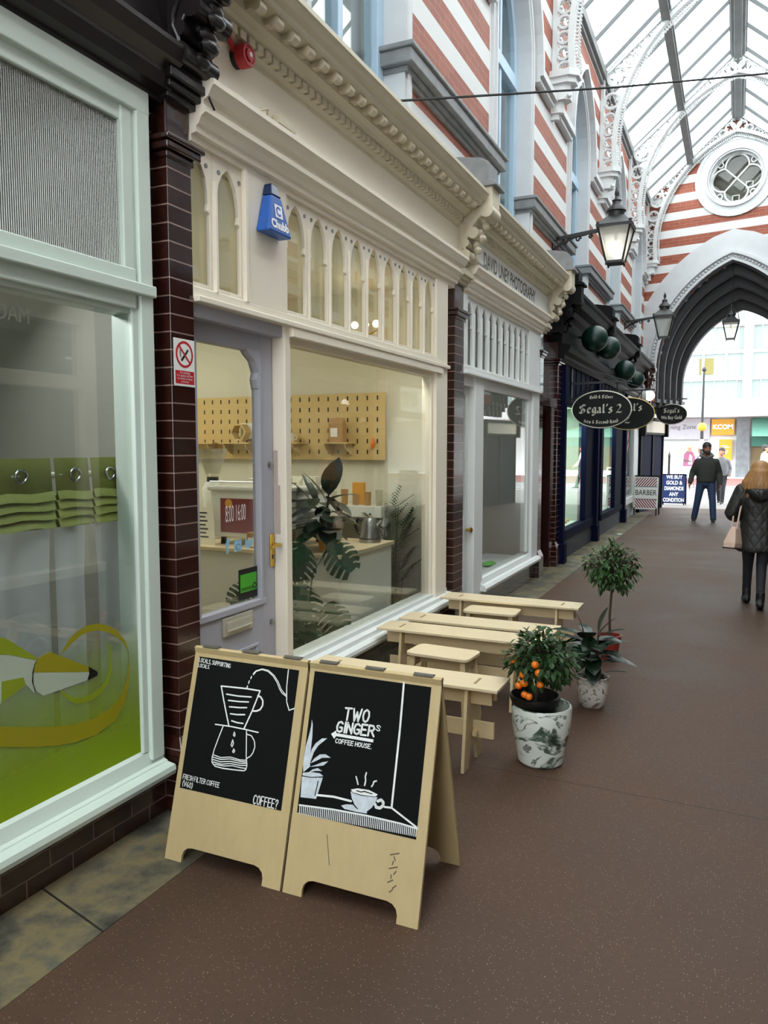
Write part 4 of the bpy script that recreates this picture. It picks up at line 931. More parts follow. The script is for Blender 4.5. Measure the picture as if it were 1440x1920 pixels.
# ---- right side shopfronts (seen only as reflections and from a step aside)
names = ['behind the camera', 'beside the camera', 'opposite the near shop', 'opposite the coffee shop', 'opposite the photography shop', 'opposite the near jeweller window', 'opposite the far jeweller window', 'opposite the barber']
for k in range(8):
    y0 = -8.3 + 3.735 * k; y1 = y0 + 3.735
    if y0 > 20.5: continue
    y1 = min(y1, 21.0)
    r = thing('window_%d' % (40 + k), None, None); struct(r, 'right hand shopfront ' + names[k], 'shop window')
    MB().box(RX, RX + .16, y0 + .3, y1, 2.35, 2.5).box(RX, RX + .16, y0 + .3, y0 + .5, .3, 3.1).box(RX, RX + .16, y1 - .2, y1, .3, 3.1).box(RX + .0, RX + .16, y0 + .3, y1, 3.05, 3.7).box(RX - .25, RX + .2, y0, y1, 3.7, 3.85).box(RX - .06, RX + .16, y0 + .3, y1, .3, .4).build('window_frame', 'cream' if k % 2 and k < 5 else 'dark_fascia', r, bevel=.006)
    MB().box(RX + .01, RX + .3, y0 + .3, y1, 0, .3).box(RX - .01, RX + .3, y0, y0 + .3, 0, 3.7).build('brick_base', 'brown_brick', r)
    MB().box(RX + .08, RX + .086, y0 + .4, y1 - .1, .35, 3.08).build('shop_pane', 'glass', r)
    MB().box(RX + 1.2, RX + 1.25, y0, y1, 0, 3.6).box(RX + .2, RX + 1.25, y0, y1, 3.1, 3.2).build('shop_interior', 'interior_grey', r)
# ================================================================ chalked sandwich boards
CH1 = [([(0.1432, 0.7323), (0.1801, 0.7342), (0.2724, 0.738), (0.3395, 0.7376)], 0.006), ([(0.1432, 0.7323), (0.1736, 0.6594), (0.2106, 0.5755)], 0.006), ([(0.3395, 0.7376), (0.3134, 0.651), (0.2857, 0.5749)], 0.006), ([(0.1758, 0.7028), (0.2348, 0.7026), (0.3006, 0.7073)], 0.0055), ([(0.1899, 0.6787), (0.2481, 0.6814), (0.2908, 0.6859)], 0.0055), ([(0.1992, 0.6537), (0.2523, 0.6574), (0.2853, 0.662)], 0.0055), ([(0.2089, 0.6265), (0.2429, 0.6274), (0.2806, 0.6327)], 0.0055), ([(0.2201, 0.5993), (0.2484, 0.5956), (0.2781, 0.5967)], 0.0055), ([(0.3312, 0.7161), (0.3457, 0.7141), (0.3589, 0.7002), (0.3606, 0.6809), (0.3517, 0.6633), (0.3342, 0.6547), (0.3155, 0.6528)], 0.007), ([(0.141, 0.5732), (0.2178, 0.5758), (0.2857, 0.5749), (0.3574, 0.572)], 0.005), ([(0.1819, 0.5713), (0.1682, 0.5239), (0.1549, 0.4747), (0.1491, 0.4386), (0.1526, 0.4196), (0.1697, 0.4068), (0.2091, 0.4049), (0.2665, 0.4084), (0.3134, 0.4124), (0.3227, 0.419), (0.3245, 0.4364), (0.3156, 0.4694), (0.2997, 0.5711)], 0.0045), ([(0.304, 0.557), (0.3273, 0.554), (0.3446, 0.5354), (0.3507, 0.5133), (0.3452, 0.4895), (0.336, 0.4746), (0.3191, 0.4623)], 0.0045), ([(0.1518, 0.4507), (0.1921, 0.4455), (0.2391, 0.4551), (0.2877, 0.4514), (0.3157, 0.4548)], 0.0038), ([(0.1526, 0.4411), (0.1935, 0.438), (0.2404, 0.4476), (0.2887, 0.4458), (0.3179, 0.4476)], 0.0038), ([(0.1543, 0.4316), (0.1952, 0.4285), (0.242, 0.4382), (0.29, 0.4384), (0.3187, 0.4423)], 0.0038), ([(0.157, 0.4223), (0.2016, 0.4199), (0.2435, 0.4299), (0.2914, 0.4302), (0.32, 0.4349)], 0.0038), ([(0.1683, 0.4144), (0.2123, 0.4147), (0.2543, 0.4229), (0.2929, 0.4216), (0.3187, 0.4232)], 0.0038), ([(0.2411, 0.5565), (0.2392, 0.5426), (0.246, 0.5397), (0.247, 0.5476), (0.2411, 0.5565)], 0.0045), ([(0.2389, 0.525), (0.2345, 0.5029), (0.2404, 0.4968), (0.2453, 0.5104), (0.2389, 0.525)], 0.0045), ([(0.2499, 0.4897), (0.2467, 0.4776), (0.2525, 0.4747), (0.2564, 0.483), (0.2499, 0.4897)], 0.0045), ([(0.2878, 0.7896), (0.2853, 0.7813)], 0.0055), ([(0.2799, 0.7707), (0.2782, 0.7606)], 0.0055), ([(0.2748, 0.749), (0.2728, 0.7408)], 0.0055), ([(0.296, 0.7977), (0.3078, 0.8139), (0.3348, 0.8242), (0.3638, 0.8205), (0.3924, 0.8043), (0.4147, 0.7816), (0.43, 0.7582), (0.4441, 0.7425), (0.4665, 0.7319)], 0.0035), ([(0.2931, 0.801), (0.3051, 0.8155), (0.3343, 0.8269), (0.3655, 0.8247), (0.3965, 0.8076), (0.4203, 0.7842), (0.4369, 0.7591), (0.4494, 0.7471), (0.4666, 0.737)], 0.0035), ([(0.4605, 0.8387), (0.4631, 0.7682), (0.472, 0.7115), (0.4884, 0.6792), (0.5117, 0.6901)], 0.0045)]
CH2 = [('drawn_room_lines', ([(0.41, 0.8503), (0.4141, 0.6786), (0.4141, 0.3935)], 0.008)), ('drawn_room_lines', ([(0.095, 0.3798), (0.1679, 0.3868), (0.2453, 0.3845)], 0.008)), ('drawn_room_lines', ([(0.3849, 0.3892), (0.4143, 0.3915), (0.4691, 0.3663), (0.523, 0.3415)], 0.007)), ('drawn_room_lines', ([(0.0248, 0.3294), (0.1743, 0.3406), (0.3165, 0.3451), (0.4539, 0.3437), (0.5246, 0.3387)], 0.006)), ('drawn_shelf_hatching', ([(0.0276, 0.3278), (0.029, 0.298)], 0.0034)), ('drawn_shelf_hatching', ([(0.0361, 0.3285), (0.0377, 0.2982)], 0.0034)), ('drawn_shelf_hatching', ([(0.0447, 0.3293), (0.0463, 0.2984)], 0.0034)), ('drawn_shelf_hatching', ([(0.0532, 0.33), (0.0549, 0.2987)], 0.0034)), ('drawn_shelf_hatching', ([(0.0617, 0.3307), (0.0634, 0.2989)], 0.0034)), ('drawn_shelf_hatching', ([(0.0702, 0.3313), (0.072, 0.2991)], 0.0034)), ('drawn_shelf_hatching', ([(0.0787, 0.332), (0.0805, 0.2993)], 0.0034)), ('drawn_shelf_hatching', ([(0.0871, 0.3326), (0.089, 0.2996)], 0.0034)), ('drawn_shelf_hatching', ([(0.0956, 0.3332), (0.0975, 0.2998)], 0.0034)), ('drawn_shelf_hatching', ([(0.104, 0.3338), (0.106, 0.3)], 0.0034)), ('drawn_shelf_hatching', ([(0.1124, 0.3344), (0.1144, 0.3003)], 0.0034)), ('drawn_shelf_hatching', ([(0.1208, 0.3349), (0.1228, 0.3005)], 0.0034)), ('drawn_shelf_hatching', ([(0.1292, 0.3354), (0.1312, 0.3007)], 0.0034)), ('drawn_shelf_hatching', ([(0.1376, 0.3359), (0.1396, 0.3009)], 0.0034)), ('drawn_shelf_hatching', ([(0.1459, 0.3364), (0.148, 0.3012)], 0.0034)), ('drawn_shelf_hatching', ([(0.1543, 0.3369), (0.1564, 0.3014)], 0.0034)), ('drawn_shelf_hatching', ([(0.1626, 0.3373), (0.1647, 0.3016)], 0.0034)), ('drawn_shelf_hatching', ([(0.1709, 0.3377), (0.173, 0.3018)], 0.0034)), ('drawn_shelf_hatching', ([(0.1792, 0.3381), (0.1813, 0.302)], 0.0034)), ('drawn_shelf_hatching', ([(0.1874, 0.3385), (0.1896, 0.3023)], 0.0034)), ('drawn_shelf_hatching', ([(0.1957, 0.3389), (0.1978, 0.3025)], 0.0034)), ('drawn_shelf_hatching', ([(0.2039, 0.3392), (0.2061, 0.3027)], 0.0034)), ('drawn_shelf_hatching', ([(0.2121, 0.3395), (0.2143, 0.3029)], 0.0034)), ('drawn_shelf_hatching', ([(0.2203, 0.3398), (0.2225, 0.3032)], 0.0034)), ('drawn_shelf_hatching', ([(0.2285, 0.3401), (0.2307, 0.3034)], 0.0034)), ('drawn_shelf_hatching', ([(0.2367, 0.3404), (0.2388, 0.3036)], 0.0034)), ('drawn_shelf_hatching', ([(0.2449, 0.3406), (0.247, 0.3038)], 0.0034)), ('drawn_shelf_hatching', ([(0.253, 0.3408), (0.2551, 0.304)], 0.0034)), ('drawn_shelf_hatching', ([(0.2611, 0.341), (0.2632, 0.3042)], 0.0034)), ('drawn_shelf_hatching', ([(0.2692, 0.3412), (0.2713, 0.3045)], 0.0034)), ('drawn_shelf_hatching', ([(0.2773, 0.3414), (0.2793, 0.3047)], 0.0034)), ('drawn_shelf_hatching', ([(0.2854, 0.3415), (0.2874, 0.3049)], 0.0034)), ('drawn_shelf_hatching', ([(0.2935, 0.3417), (0.2954, 0.3051)], 0.0034)), ('drawn_shelf_hatching', ([(0.3015, 0.3418), (0.3034, 0.3053)], 0.0034)), ('drawn_shelf_hatching', ([(0.3095, 0.3418), (0.3114, 0.3055)], 0.0034)), ('drawn_shelf_hatching', ([(0.3175, 0.3419), (0.3194, 0.3058)], 0.0034)), ('drawn_shelf_hatching', ([(0.3255, 0.342), (0.3274, 0.306)], 0.0034)), ('drawn_shelf_hatching', ([(0.3335, 0.342), (0.3353, 0.3062)], 0.0034)), ('drawn_shelf_hatching', ([(0.3415, 0.342), (0.3432, 0.3064)], 0.0034)), ('drawn_shelf_hatching', ([(0.3494, 0.342), (0.3511, 0.3066)], 0.0034)), ('drawn_shelf_hatching', ([(0.3574, 0.342), (0.359, 0.3068)], 0.0034)), ('drawn_shelf_hatching', ([(0.3653, 0.3419), (0.3669, 0.307)], 0.0034)), ('drawn_shelf_hatching', ([(0.3732, 0.3418), (0.3748, 0.3072)], 0.0034)), ('drawn_shelf_hatching', ([(0.3811, 0.3418), (0.3826, 0.3074)], 0.0034)), ('drawn_shelf_hatching', ([(0.3889, 0.3416), (0.3904, 0.3077)], 0.0034)), ('drawn_shelf_hatching', ([(0.3968, 0.3415), (0.3982, 0.3079)], 0.0034)), ('drawn_shelf_hatching', ([(0.4046, 0.3414), (0.406, 0.3081)], 0.0034)), ('drawn_shelf_hatching', ([(0.4125, 0.3412), (0.4138, 0.3083)], 0.0034)), ('drawn_shelf_hatching', ([(0.4203, 0.341), (0.4215, 0.3085)], 0.0034)), ('drawn_shelf_hatching', ([(0.4281, 0.3409), (0.4292, 0.3087)], 0.0034)), ('drawn_shelf_hatching', ([(0.4358, 0.3406), (0.437, 0.3089)], 0.0034)), ('drawn_shelf_hatching', ([(0.4436, 0.3404), (0.4447, 0.3091)], 0.0034)), ('drawn_shelf_hatching', ([(0.4514, 0.3402), (0.4523, 0.3093)], 0.0034)), ('drawn_shelf_hatching', ([(0.4591, 0.3399), (0.46, 0.3095)], 0.0034)), ('drawn_shelf_hatching', ([(0.4668, 0.3396), (0.4676, 0.3097)], 0.0034)), ('drawn_shelf_hatching', ([(0.4745, 0.3393), (0.4753, 0.3099)], 0.0034)), ('drawn_shelf_hatching', ([(0.4822, 0.339), (0.4829, 0.3101)], 0.0034)), ('drawn_shelf_hatching', ([(0.4899, 0.3386), (0.4905, 0.3103)], 0.0034)), ('drawn_shelf_hatching', ([(0.4975, 0.3383), (0.4981, 0.3105)], 0.0034)), ('drawn_shelf_hatching', ([(0.5051, 0.3379), (0.5056, 0.3107)], 0.0034)), ('drawn_shelf_hatching', ([(0.5128, 0.3375), (0.5132, 0.3109)], 0.0034)), ('drawn_shelf_hatching', ([(0.5204, 0.3371), (0.5207, 0.3111)], 0.0034)), ('drawn_cup_handle', ([(0.3554, 0.4046), (0.3683, 0.4118), (0.3784, 0.4048), (0.379, 0.3929), (0.3674, 0.382), (0.3513, 0.3818), (0.3469, 0.391)], 0.011)), ('drawn_steam', ([(0.2545, 0.4762), (0.2611, 0.463), (0.2661, 0.4503)], 0.006)), ('drawn_steam', ([(0.2959, 0.4977), (0.2931, 0.4829), (0.2967, 0.4692), (0.2943, 0.4512)], 0.006)), ('drawn_steam', ([(0.3409, 0.4756), (0.3307, 0.471), (0.3288, 0.4605), (0.3238, 0.4523)], 0.006))]
FILL2 = [([(0.0326, 0.6589), (0.0394, 0.6404), (0.0441, 0.598), (0.0449, 0.5338), (0.0504, 0.4794), (0.0238, 0.4537), (0.0185, 0.4826), (0.0195, 0.5512), (0.0269, 0.5868), (0.0332, 0.6308)], 'chalk_grey'), ([(0.1111, 0.5975), (0.0891, 0.5941), (0.0623, 0.5707), (0.0483, 0.545), (0.043, 0.5122), (0.0486, 0.4918), (0.0597, 0.5362), (0.0758, 0.5643)], 'chalk_grey'), ([(0.1374, 0.5275), (0.1122, 0.5369), (0.088, 0.5322), (0.0655, 0.5137), (0.051, 0.4922), (0.072, 0.5041), (0.0995, 0.5213)], 'chalk_grey'), ([(0.1281, 0.5125), (0.1019, 0.5048), (0.0741, 0.4896), (0.0504, 0.4794), (0.0749, 0.4843), (0.1085, 0.4932)], 'chalk_grey'), ([(0.1066, 0.4719), (0.0855, 0.4801), (0.0642, 0.4711), (0.0485, 0.4578), (0.0773, 0.4678)], 'chalk_grey'), ([(0.0217, 0.4512), (0.0583, 0.4603), (0.0981, 0.462), (0.1141, 0.4543), (0.0907, 0.444), (0.0511, 0.4405), (0.0216, 0.4414)], 'chalk_grey'), ([(0.0203, 0.4369), (0.0614, 0.4389), (0.1129, 0.4486), (0.0947, 0.3652), (0.0254, 0.3589)], 'chalk_grey'), ([(0.2388, 0.4262), (0.2671, 0.4354), (0.314, 0.4376), (0.3524, 0.4283), (0.3443, 0.4187), (0.2887, 0.4148), (0.248, 0.4176)], 'chalk'), ([(0.2387, 0.4193), (0.2891, 0.412), (0.3526, 0.4194), (0.3468, 0.399), (0.3334, 0.3764), (0.3147, 0.3589), (0.287, 0.3557), (0.2608, 0.3751), (0.246, 0.3968)], 'chalk_grey'), ([(0.2054, 0.3608), (0.2282, 0.3699), (0.254, 0.373), (0.2722, 0.361), (0.3173, 0.3573), (0.3156, 0.3522), (0.2689, 0.3502), (0.2211, 0.3514)], 'chalk_grey'), ([(0.1258, 0.6167), (0.1459, 0.6325), (0.1487, 0.6231), (0.31, 0.6237), (0.3095, 0.6124), (0.1488, 0.6117), (0.142, 0.6001)], 'chalk')]
DARK2 = [([(0.2635, 0.4265), (0.2827, 0.4247), (0.2962, 0.4295), (0.3294, 0.4261)], 0.004), ([(0.2458, 0.4164), (0.289, 0.4128), (0.3512, 0.4192)], 0.002), ([(0.021, 0.4387), (0.0612, 0.4406), (0.1097, 0.4506)], 0.003), ([(0.0949, 0.4321), (0.0881, 0.3765)], 0.004)]
TX1 = [('LOCALS, SUPPORTING', (0.0103, 0.828), (0.1749, 0.8203), 0.017, 0.0024), ('LOCALS.', (0.0094, 0.8051), (0.0698, 0.8031), 0.015, 0.0024), ('FRESH FILTER COFFEE', (0.017, 0.34), (0.2044, 0.3363), 0.019, 0.0026), ('(V60)', (0.0197, 0.3129), (0.0708, 0.3101), 0.021, 0.0028), ('COFFEE?', (0.3772, 0.3126), (0.4914, 0.3128), 0.034, 0.0042)]
TX2 = [('TWO', (0.1736, 0.7004), (0.2794, 0.7069), 0.046, 0.0075), ('GINGER', (0.1472, 0.6485), (0.3089, 0.6547), 0.039, 0.0078), ('S', (0.3149, 0.6702), (0.3319, 0.6664), 0.02, 0.0042), ('COFFEE HOUSE.', (0.1487, 0.5947), (0.3041, 0.5958), 0.016, 0.0034)]

LET = {'A': [[(0, 0), (.3, 1), (.6, 0)], [(.12, .38), (.48, .38)]], 'B': [[(0, 0), (0, 1), (.4, .95), (.5, .75), (.4, .55), (0, .52)], [(.4, .55), (.55, .28), (.4, .03), (0, 0)]], 'b': [[(0, .9), (0, 0), (.35, 0), (.5, .2), (.4, .42), (0, .45)]],
 'C': [[(.52, .85), (.35, 1), (.12, .9), (0, .55), (.05, .2), (.25, 0), (.5, .12)]], 'E': [[(.5, 1), (0, 1), (0, 0), (.5, 0)], [(0, .52), (.4, .52)]], 'F': [[(.5, 1), (0, 1), (0, 0)], [(0, .52), (.4, .52)]],
 'G': [[(.52, .85), (.35, 1), (.1, .9), (0, .5), (.08, .12), (.3, 0), (.52, .12), (.52, .45), (.3, .45)]], 'H': [[(0, 0), (0, 1)], [(.5, 0), (.5, 1)], [(0, .5), (.5, .5)]], 'I': [[(.08, 0), (.08, 1)]], 'L': [[(0, 1), (0, 0), (.45, 0)]],
 'N': [[(0, 0), (0, 1), (.5, 0), (.5, 1)]], 'O': [[(.27, 1), (.06, .82), (0, .45), (.1, .1), (.27, 0), (.46, .12), (.55, .5), (.48, .85), (.27, 1)]], 'P': [[(0, 0), (0, 1), (.38, .97), (.5, .75), (.38, .5), (0, .48)]],
 'R': [[(0, 0), (0, 1), (.38, .97), (.5, .75), (.38, .52), (0, .48)], [(.25, .48), (.55, 0)]], 'S': [[(.5, .85), (.3, 1), (.08, .88), (.06, .68), (.42, .4), (.48, .18), (.28, 0), (0, .12)]], 'T': [[(0, 1), (.6, 1)], [(.3, 1), (.3, 0)]],
 'U': [[(0, 1), (.02, .2), (.25, 0), (.48, .2), (.5, 1)]], 'V': [[(0, 1), (.25, 0), (.52, 1)]], 'W': [[(0, 1), (.18, 0), (.36, .75), (.54, 0), (.74, 1)]], '6': [[(.4, 1), (.1, .7), (0, .3), (.15, .02), (.38, .05), (.45, .3), (.28, .48), (.05, .35)]], '0': [[(.25, 1), (.02, .6), (.05, .15), (.25, 0), (.45, .2), (.46, .75), (.25, 1)]],
 ',': [[(.06, .06), (0, -.14)]], '.': [[(.04, 0), (.07, .03)]], '(': [[(.2, 1.1), (.03, .7), (.03, .25), (.2, -.12)]], ')': [[(.0, 1.1), (.17, .7), (.17, .25), (0, -.12)]], '?': [[(0, .75), (.15, 1), (.38, .95), (.42, .7), (.2, .45), (.2, .25)], [(.2, .04), (.21, .01)]]}
def handwrite(b, F, txt, p0, p1, h, w, hh):
    # write txt from p0 to p1 (ends of the midline)
    def wid(c): return .3 if c == ' ' else max(x for s in LET[c] for x, _ in s) + .2
    tot = sum(wid(c) for c in txt) - .2; L = math.hypot(p1[0] - p0[0], p1[1] - p0[1]); sx = L / tot
    dx, dy = (p1[0] - p0[0]) / L, (p1[1] - p0[1]) / L; cx = 0
    for c in txt:
        if c != ' ':
            for s in LET[c]:
                b.stroke(F, [(p0[0] + dx * (cx + x + .06 * z) * sx - 0 * dy, p0[1] + dy * (cx + x) * sx + (z - .5) * h) for x, z in s], w, hh)
        cx += wid(c)
LB = .888
def board_shape(u0, u1):
    f = .085; n = .065
    def q(cx, cz, a0, a1): return arc((cx, cz), .042, a0, a1, 5)
    return [(u0, 0), (u0 + f, 0)] + [(u0 + f + .045 - .045 * math.cos(math.radians(t)), .028 + .04 * math.sin(math.radians(t))) for t in (0, 30, 60, 90)] + [(u1 - f - .045 + .045 * math.sin(math.radians(t)), .028 + .04 * math.cos(math.radians(t))) for t in (0, 30, 60, 90)] + [(u1 - f, 0), (u1, 0), (u1, LB), (u0, LB)]
M['hinge_metal'] = mat('dull_hinge_metal', (110, 106, 98), .45, metal=.6)
def sandwich_board(label, x0, u0, u1, black, lines, fills, darks, texts, scuff):
    r = thing('sandwich_board', label, 'chalkboard sign', (x0 + (u0 + u1) / 2, 2.66, 0)); O = Vector((-(u0 + u1) / 2, 0, 0))
    F = Fr(O + Vector((0, -.24, 0)), (1, 0, 0), (0, .24, .855)); B = Fr(O + Vector((0, .24, 0)), (1, 0, 0), (0, -.24, .855))
    sh = board_shape(u0, u1)
    MB().fprism(F, sh, -.016, 0).build('front_panel', 'ply', r, bevel=.0015)
    MB().fprism(B, sh, 0, .016).build('back_panel', 'ply', r, bevel=.0015)
    c = MB().fprism(F, [(black[0], black[2]), (black[1], black[2]), (black[1], black[3]), (black[0], black[3])], 0, .0006).build('chalkboard_panel', 'chalkboard', r)
    grp = {}
    for i, l in enumerate(lines):
        g, (pts, w) = l if isinstance(l[0], str) else ('drawn_dripper_and_jug', l)
        grp.setdefault((g, i if g == 'drawn_steam' else 0), MB()).stroke(F, pts, w, .0012 + (i % 5) * 1e-5)
    for g, b in grp.items(): b.build(g[0], 'chalk', c)
    if fills:
        grp = {}
        for i, (pts, m) in enumerate(fills):
            g = 'drawn_plant' if i < 5 else 'drawn_plant_pot' if i < 7 else 'drawn_saucer' if i == 9 else 'drawn_cup' if i < 10 else 'drawn_arrow'
            b = grp.setdefault(g, MB()); b.cur = 0 if m == 'chalk_grey' else 1; b.fprism(F, pts, .0008, .001 + i * 2e-5)
        for g, b in grp.items(): b.build(g, ['chalk_grey', 'chalk'], c)
        for pts, w in darks: MB().stroke(F, pts, w, .0016).build('chalk_outline', 'chalkboard', c)
    for t in texts:
        b = MB(); handwrite(b, F, t[0], t[1], t[2], t[3], t[4], .0014); b.build('chalk_lettering', 'chalk', c)
    for k in range(3):
        u = u0 + (u1 - u0) * (.14 + .36 * k); b = MB().box(O.x + u - .035, O.x + u + .045, -.016, .016, .856, .8585); b.tube([(O.x + u - .035, 0, .859), (O.x + u + .045, 0, .859)], .005, 8)
        b.build('hinge', 'hinge_metal', r)
    if scuff:
        M['scuff'] = mat('dark_scuff', (92, 78, 56), .8); MB().stroke(F, [(.16, .245), (.185, .14)], .003, .0006).build('scratch', 'scuff', r); b = MB()
        for k in range(9): b.stroke(F, [(.44 + .012 * math.sin(k * 2.1), .10 + k * .016), (.452 + .012 * math.sin(k * 1.7), .112 + k * .016)], .0045, .0006)
        b.build('scuff_mark', 'scuff', r)
    MB().tube([O + Vector(((u0 + u1) / 2, -.12, .43)), O + Vector(((u0 + u1) / 2, .12, .43))], .004, 6).build('stay_cord', 'dark', r)
    return r
sandwich_board('plywood sandwich board with chalk drawing of a coffee dripper and jug', .235, -.017, .55, (.008, .511, .292, .842), CH1, [], [], TX1, False)
sandwich_board('plywood sandwich board chalked TWO GINGERS with arrow, plant and cup', .80, -.004, .563, (.018, .523, .30, .848), CH2, FILL2, DARK2, TX2, True)

# ================================================================ benches, stools
def bench():
    r = thing('bench', 'birch plywood bench closest to the sandwich boards', 'bench', (.68, 3.90, 0), group='birch plywood benches outside the coffee shop')
    L, w, z = 1.15, .25, .46
    MB().box(-L / 2, L / 2, -w / 2, w / 2, z - .018, z).build('seat_plank', 'ply_top', r, bevel=.003)
    for s in (-1, 1):
        x = s * .40
        pts = [(-.16, 0), (-.075, 0), (-.055, .11), (.055, .11), (.075, 0), (.16, 0), (.105, z - .018), (-.105, z - .018)]
        MB().prism(pts, 'yz', x - .009, x + .009).build('leg', 'ply_side', r, bevel=.0015)
        MB().box(s * .43 - .008, s * .43 + .008, -.055, .055, z, z + .0006).build('tenon_slot', 'slot', r)
    for y in (-.045, .045):
        MB().box(-L / 2 + .05, L / 2 - .05, y - .009, y + .009, z - .11, z - .018).build('apron', 'ply_side', r, bevel=.0015)
    MB().box(-L / 2 + .05, L / 2 - .05, -.009, .009, .15, .24).build('stretcher', 'ply_side', r, bevel=.0015)
    for s in (-1, 1): MB().box(s * .43 - .012, s * .43 + .012, -.05, .05, .17, .195).build('wedge_peg', 'ply_side', r)
    return r
bn = bench()
tree_copy(bn, (.66, 4.92, 0), label='birch bench behind the nearer stool, nearer of the adjoining pair')
tree_copy(bn, (.68, 5.26, 0), label='birch bench of the adjoining pair, on its farther side')
tree_copy(bn, (.68, 6.14, 0), label='farthest birch bench beside the end of the coffee shop window')
def stool():
    r = thing('stool', 'small pale stool between the two nearest benches', 'stool', (.68, 4.53, 0), rz=-.06, group='small pale wooden stools between the benches')
    z = .42; a, b_ = .215, .125; rr = .045
    pts = []
    for cx, cy, a0 in ((a - rr, b_ - rr, 0), (-a + rr, b_ - rr, 90), (-a + rr, -b_ + rr, 180), (a - rr, -b_ + rr, 270)): pts += arc((cx, cy), rr, a0, a0 + 90, 5)
    MB().prism(pts, 'xy', z - .02, z).build('seat', 'ply_top', r, bevel=.003)
    for sx in (-1, 1):
        for sy in (-1, 1): MB().bar((sx * .17, sy * .085, z - .02), (sx * .2, sy * .115, .0), .035, .022, (0, 1, 0)).build('leg', 'ply_side', r, bevel=.002)
        MB().box(sx * .17 - .01, sx * .17 + .01, -.085, .085, z - .09, z - .02).build('crossbar', 'ply_side', r)
    MB().box(-.17, .17, -.01, .01, z - .08, z - .02).build('rail', 'ply_side', r)
    return r
st = stool(); tree_copy(st, (.60, 5.88, 0), .02, 'small pale stool in front of the farthest bench')

# ================================================================ potted plants
def leaf(b, base, d, up, L, w, curl=.25, fold=.15, n=4):
    base = Vector(base); d = Vector(d).normalized(); side = d.cross(Vector(up))
    if side.length < 1e-3: side = d.cross(Vector((1, 0, 0)))
    side.normalize(); nn = side.cross(d).normalized(); C, Lp, Rp = [], [], []
    for i in range(n + 1):
        t = i / n; c = base + d * (L * t) - nn * (curl * L * t * t); ww = w * .5 * math.sin(math.pi * min(1, .06 + t * .94)) ** .75 if t < 1 else 0
        if i == 0: ww = w * .05
        C.append(c); Lp.append(c - side * ww + nn * fold * ww); Rp.append(c + side * ww + nn * fold * ww)
    for i in range(n):
        b.mesh([C[i], C[i + 1], Rp[i + 1], Rp[i]], [(0, 1, 2, 3)]); b.mesh([C[i], Lp[i], Lp[i + 1], C[i + 1]], [(0, 1, 2, 3)])
def bushy(b, c, rad, n, L, w, rnd, droop=.3, shell=.55, wood=None, root=None):
    for i in range(n):
        a = rnd.uniform(0, 2 * math.pi); ct = rnd.uniform(-.95, 1); s = math.sqrt(1 - ct * ct); k = rnd.uniform(shell, 1)
        d = Vector((s * math.cos(a), s * math.sin(a), ct)); p = Vector(c) + Vector((d.x * rad[0], d.y * rad[1], d.z * rad[2])) * k
        ld = (d + Vector((rnd.uniform(-.7, .7), rnd.uniform(-.7, .7), rnd.uniform(-.9, .5) - droop))).normalized()
        leaf(b, p, ld, (rnd.uniform(-.3, .3), rnd.uniform(-.3, .3), 1), L * rnd.uniform(.7, 1.2), w * rnd.uniform(.7, 1.15), rnd.uniform(.05, .35), .2, 3)
        if wood and i % 4 == 0: wood.tube([root + Vector((0, 0, rnd.uniform(0, rad[2]))), (root + p) / 2 + Vector((0, 0, .03)), p], [.005, .0035, .002], 5)
rnd = random.Random(5)
ot = thing('orange_tree', 'small orange tree with ripe fruit in a green marbled pot', 'potted plant', (1.42, 4.07, 0))
b = MB(); b.lathe([(.0, .0), (.105, .0), (.122, .015), (.14, .12), (.158, .22), (.162, .315), (.158, .325), (.15, .325), (.146, .28), (.12, .02)], (0, 0, 0), 36, caps=False); b.build('marbled_pot', 'marble_green', ot, smooth=True)
b = MB(); b.lathe([(.09, .1), (.118, .32), (.13, .345), (.136, .36), (.136, .375), (.126, .38), (.12, .36), (.105, .27)], (-.035, -.012, 0), 32, caps=False); ip = b.build('inner_pot', 'black', ot, smooth=True)
b = MB(); b.lathe([(.001, .29), (.05, .292), (.107, .285)], (-.035, -.012, 0), 24, caps=False); b.build('soil', 'soil', ot)
tr = MB(); tr.tube([(-.03, 0, .28), (-.025, 0, .42), (-.01, .005, .52), (0, 0, .62)], [.011, .01, .009, .006], 8)
b = MB(); bushy(b, (.0, 0, .575), (.205, .185, .155), 1050, .047, .027, rnd, .35, .2, tr, Vector((-.01, 0, .48))); b.build('foliage', 'leaf_dark', ot, smooth='all')
tr.build('trunk', 'bark', ot, smooth=True)
def at_pix(x, y, Y): return x, y
for p in ((-.135, -.09, .575), (.0, -.165, .585), (.02, -.17, .545), (-.075, -.12, .51), (-.06, -.15, .475), (-.095, -.13, .452), (-.06, -.14, .41), (-.035, -.15, .405), (.02, -.13, .47)):
    o = MB().sphere((0, 0, 0), .0185 + .003 * rnd.random(), 14, 9, (1, 1, .95)).build('orange', 'orange', ot, smooth='all'); o.location = p
    o2 = MB().lathe([(.001, .019), (.006, .0195), (.003, .024)], (0, 0, 0), 6).build('stem', 'leaf_mid', o)

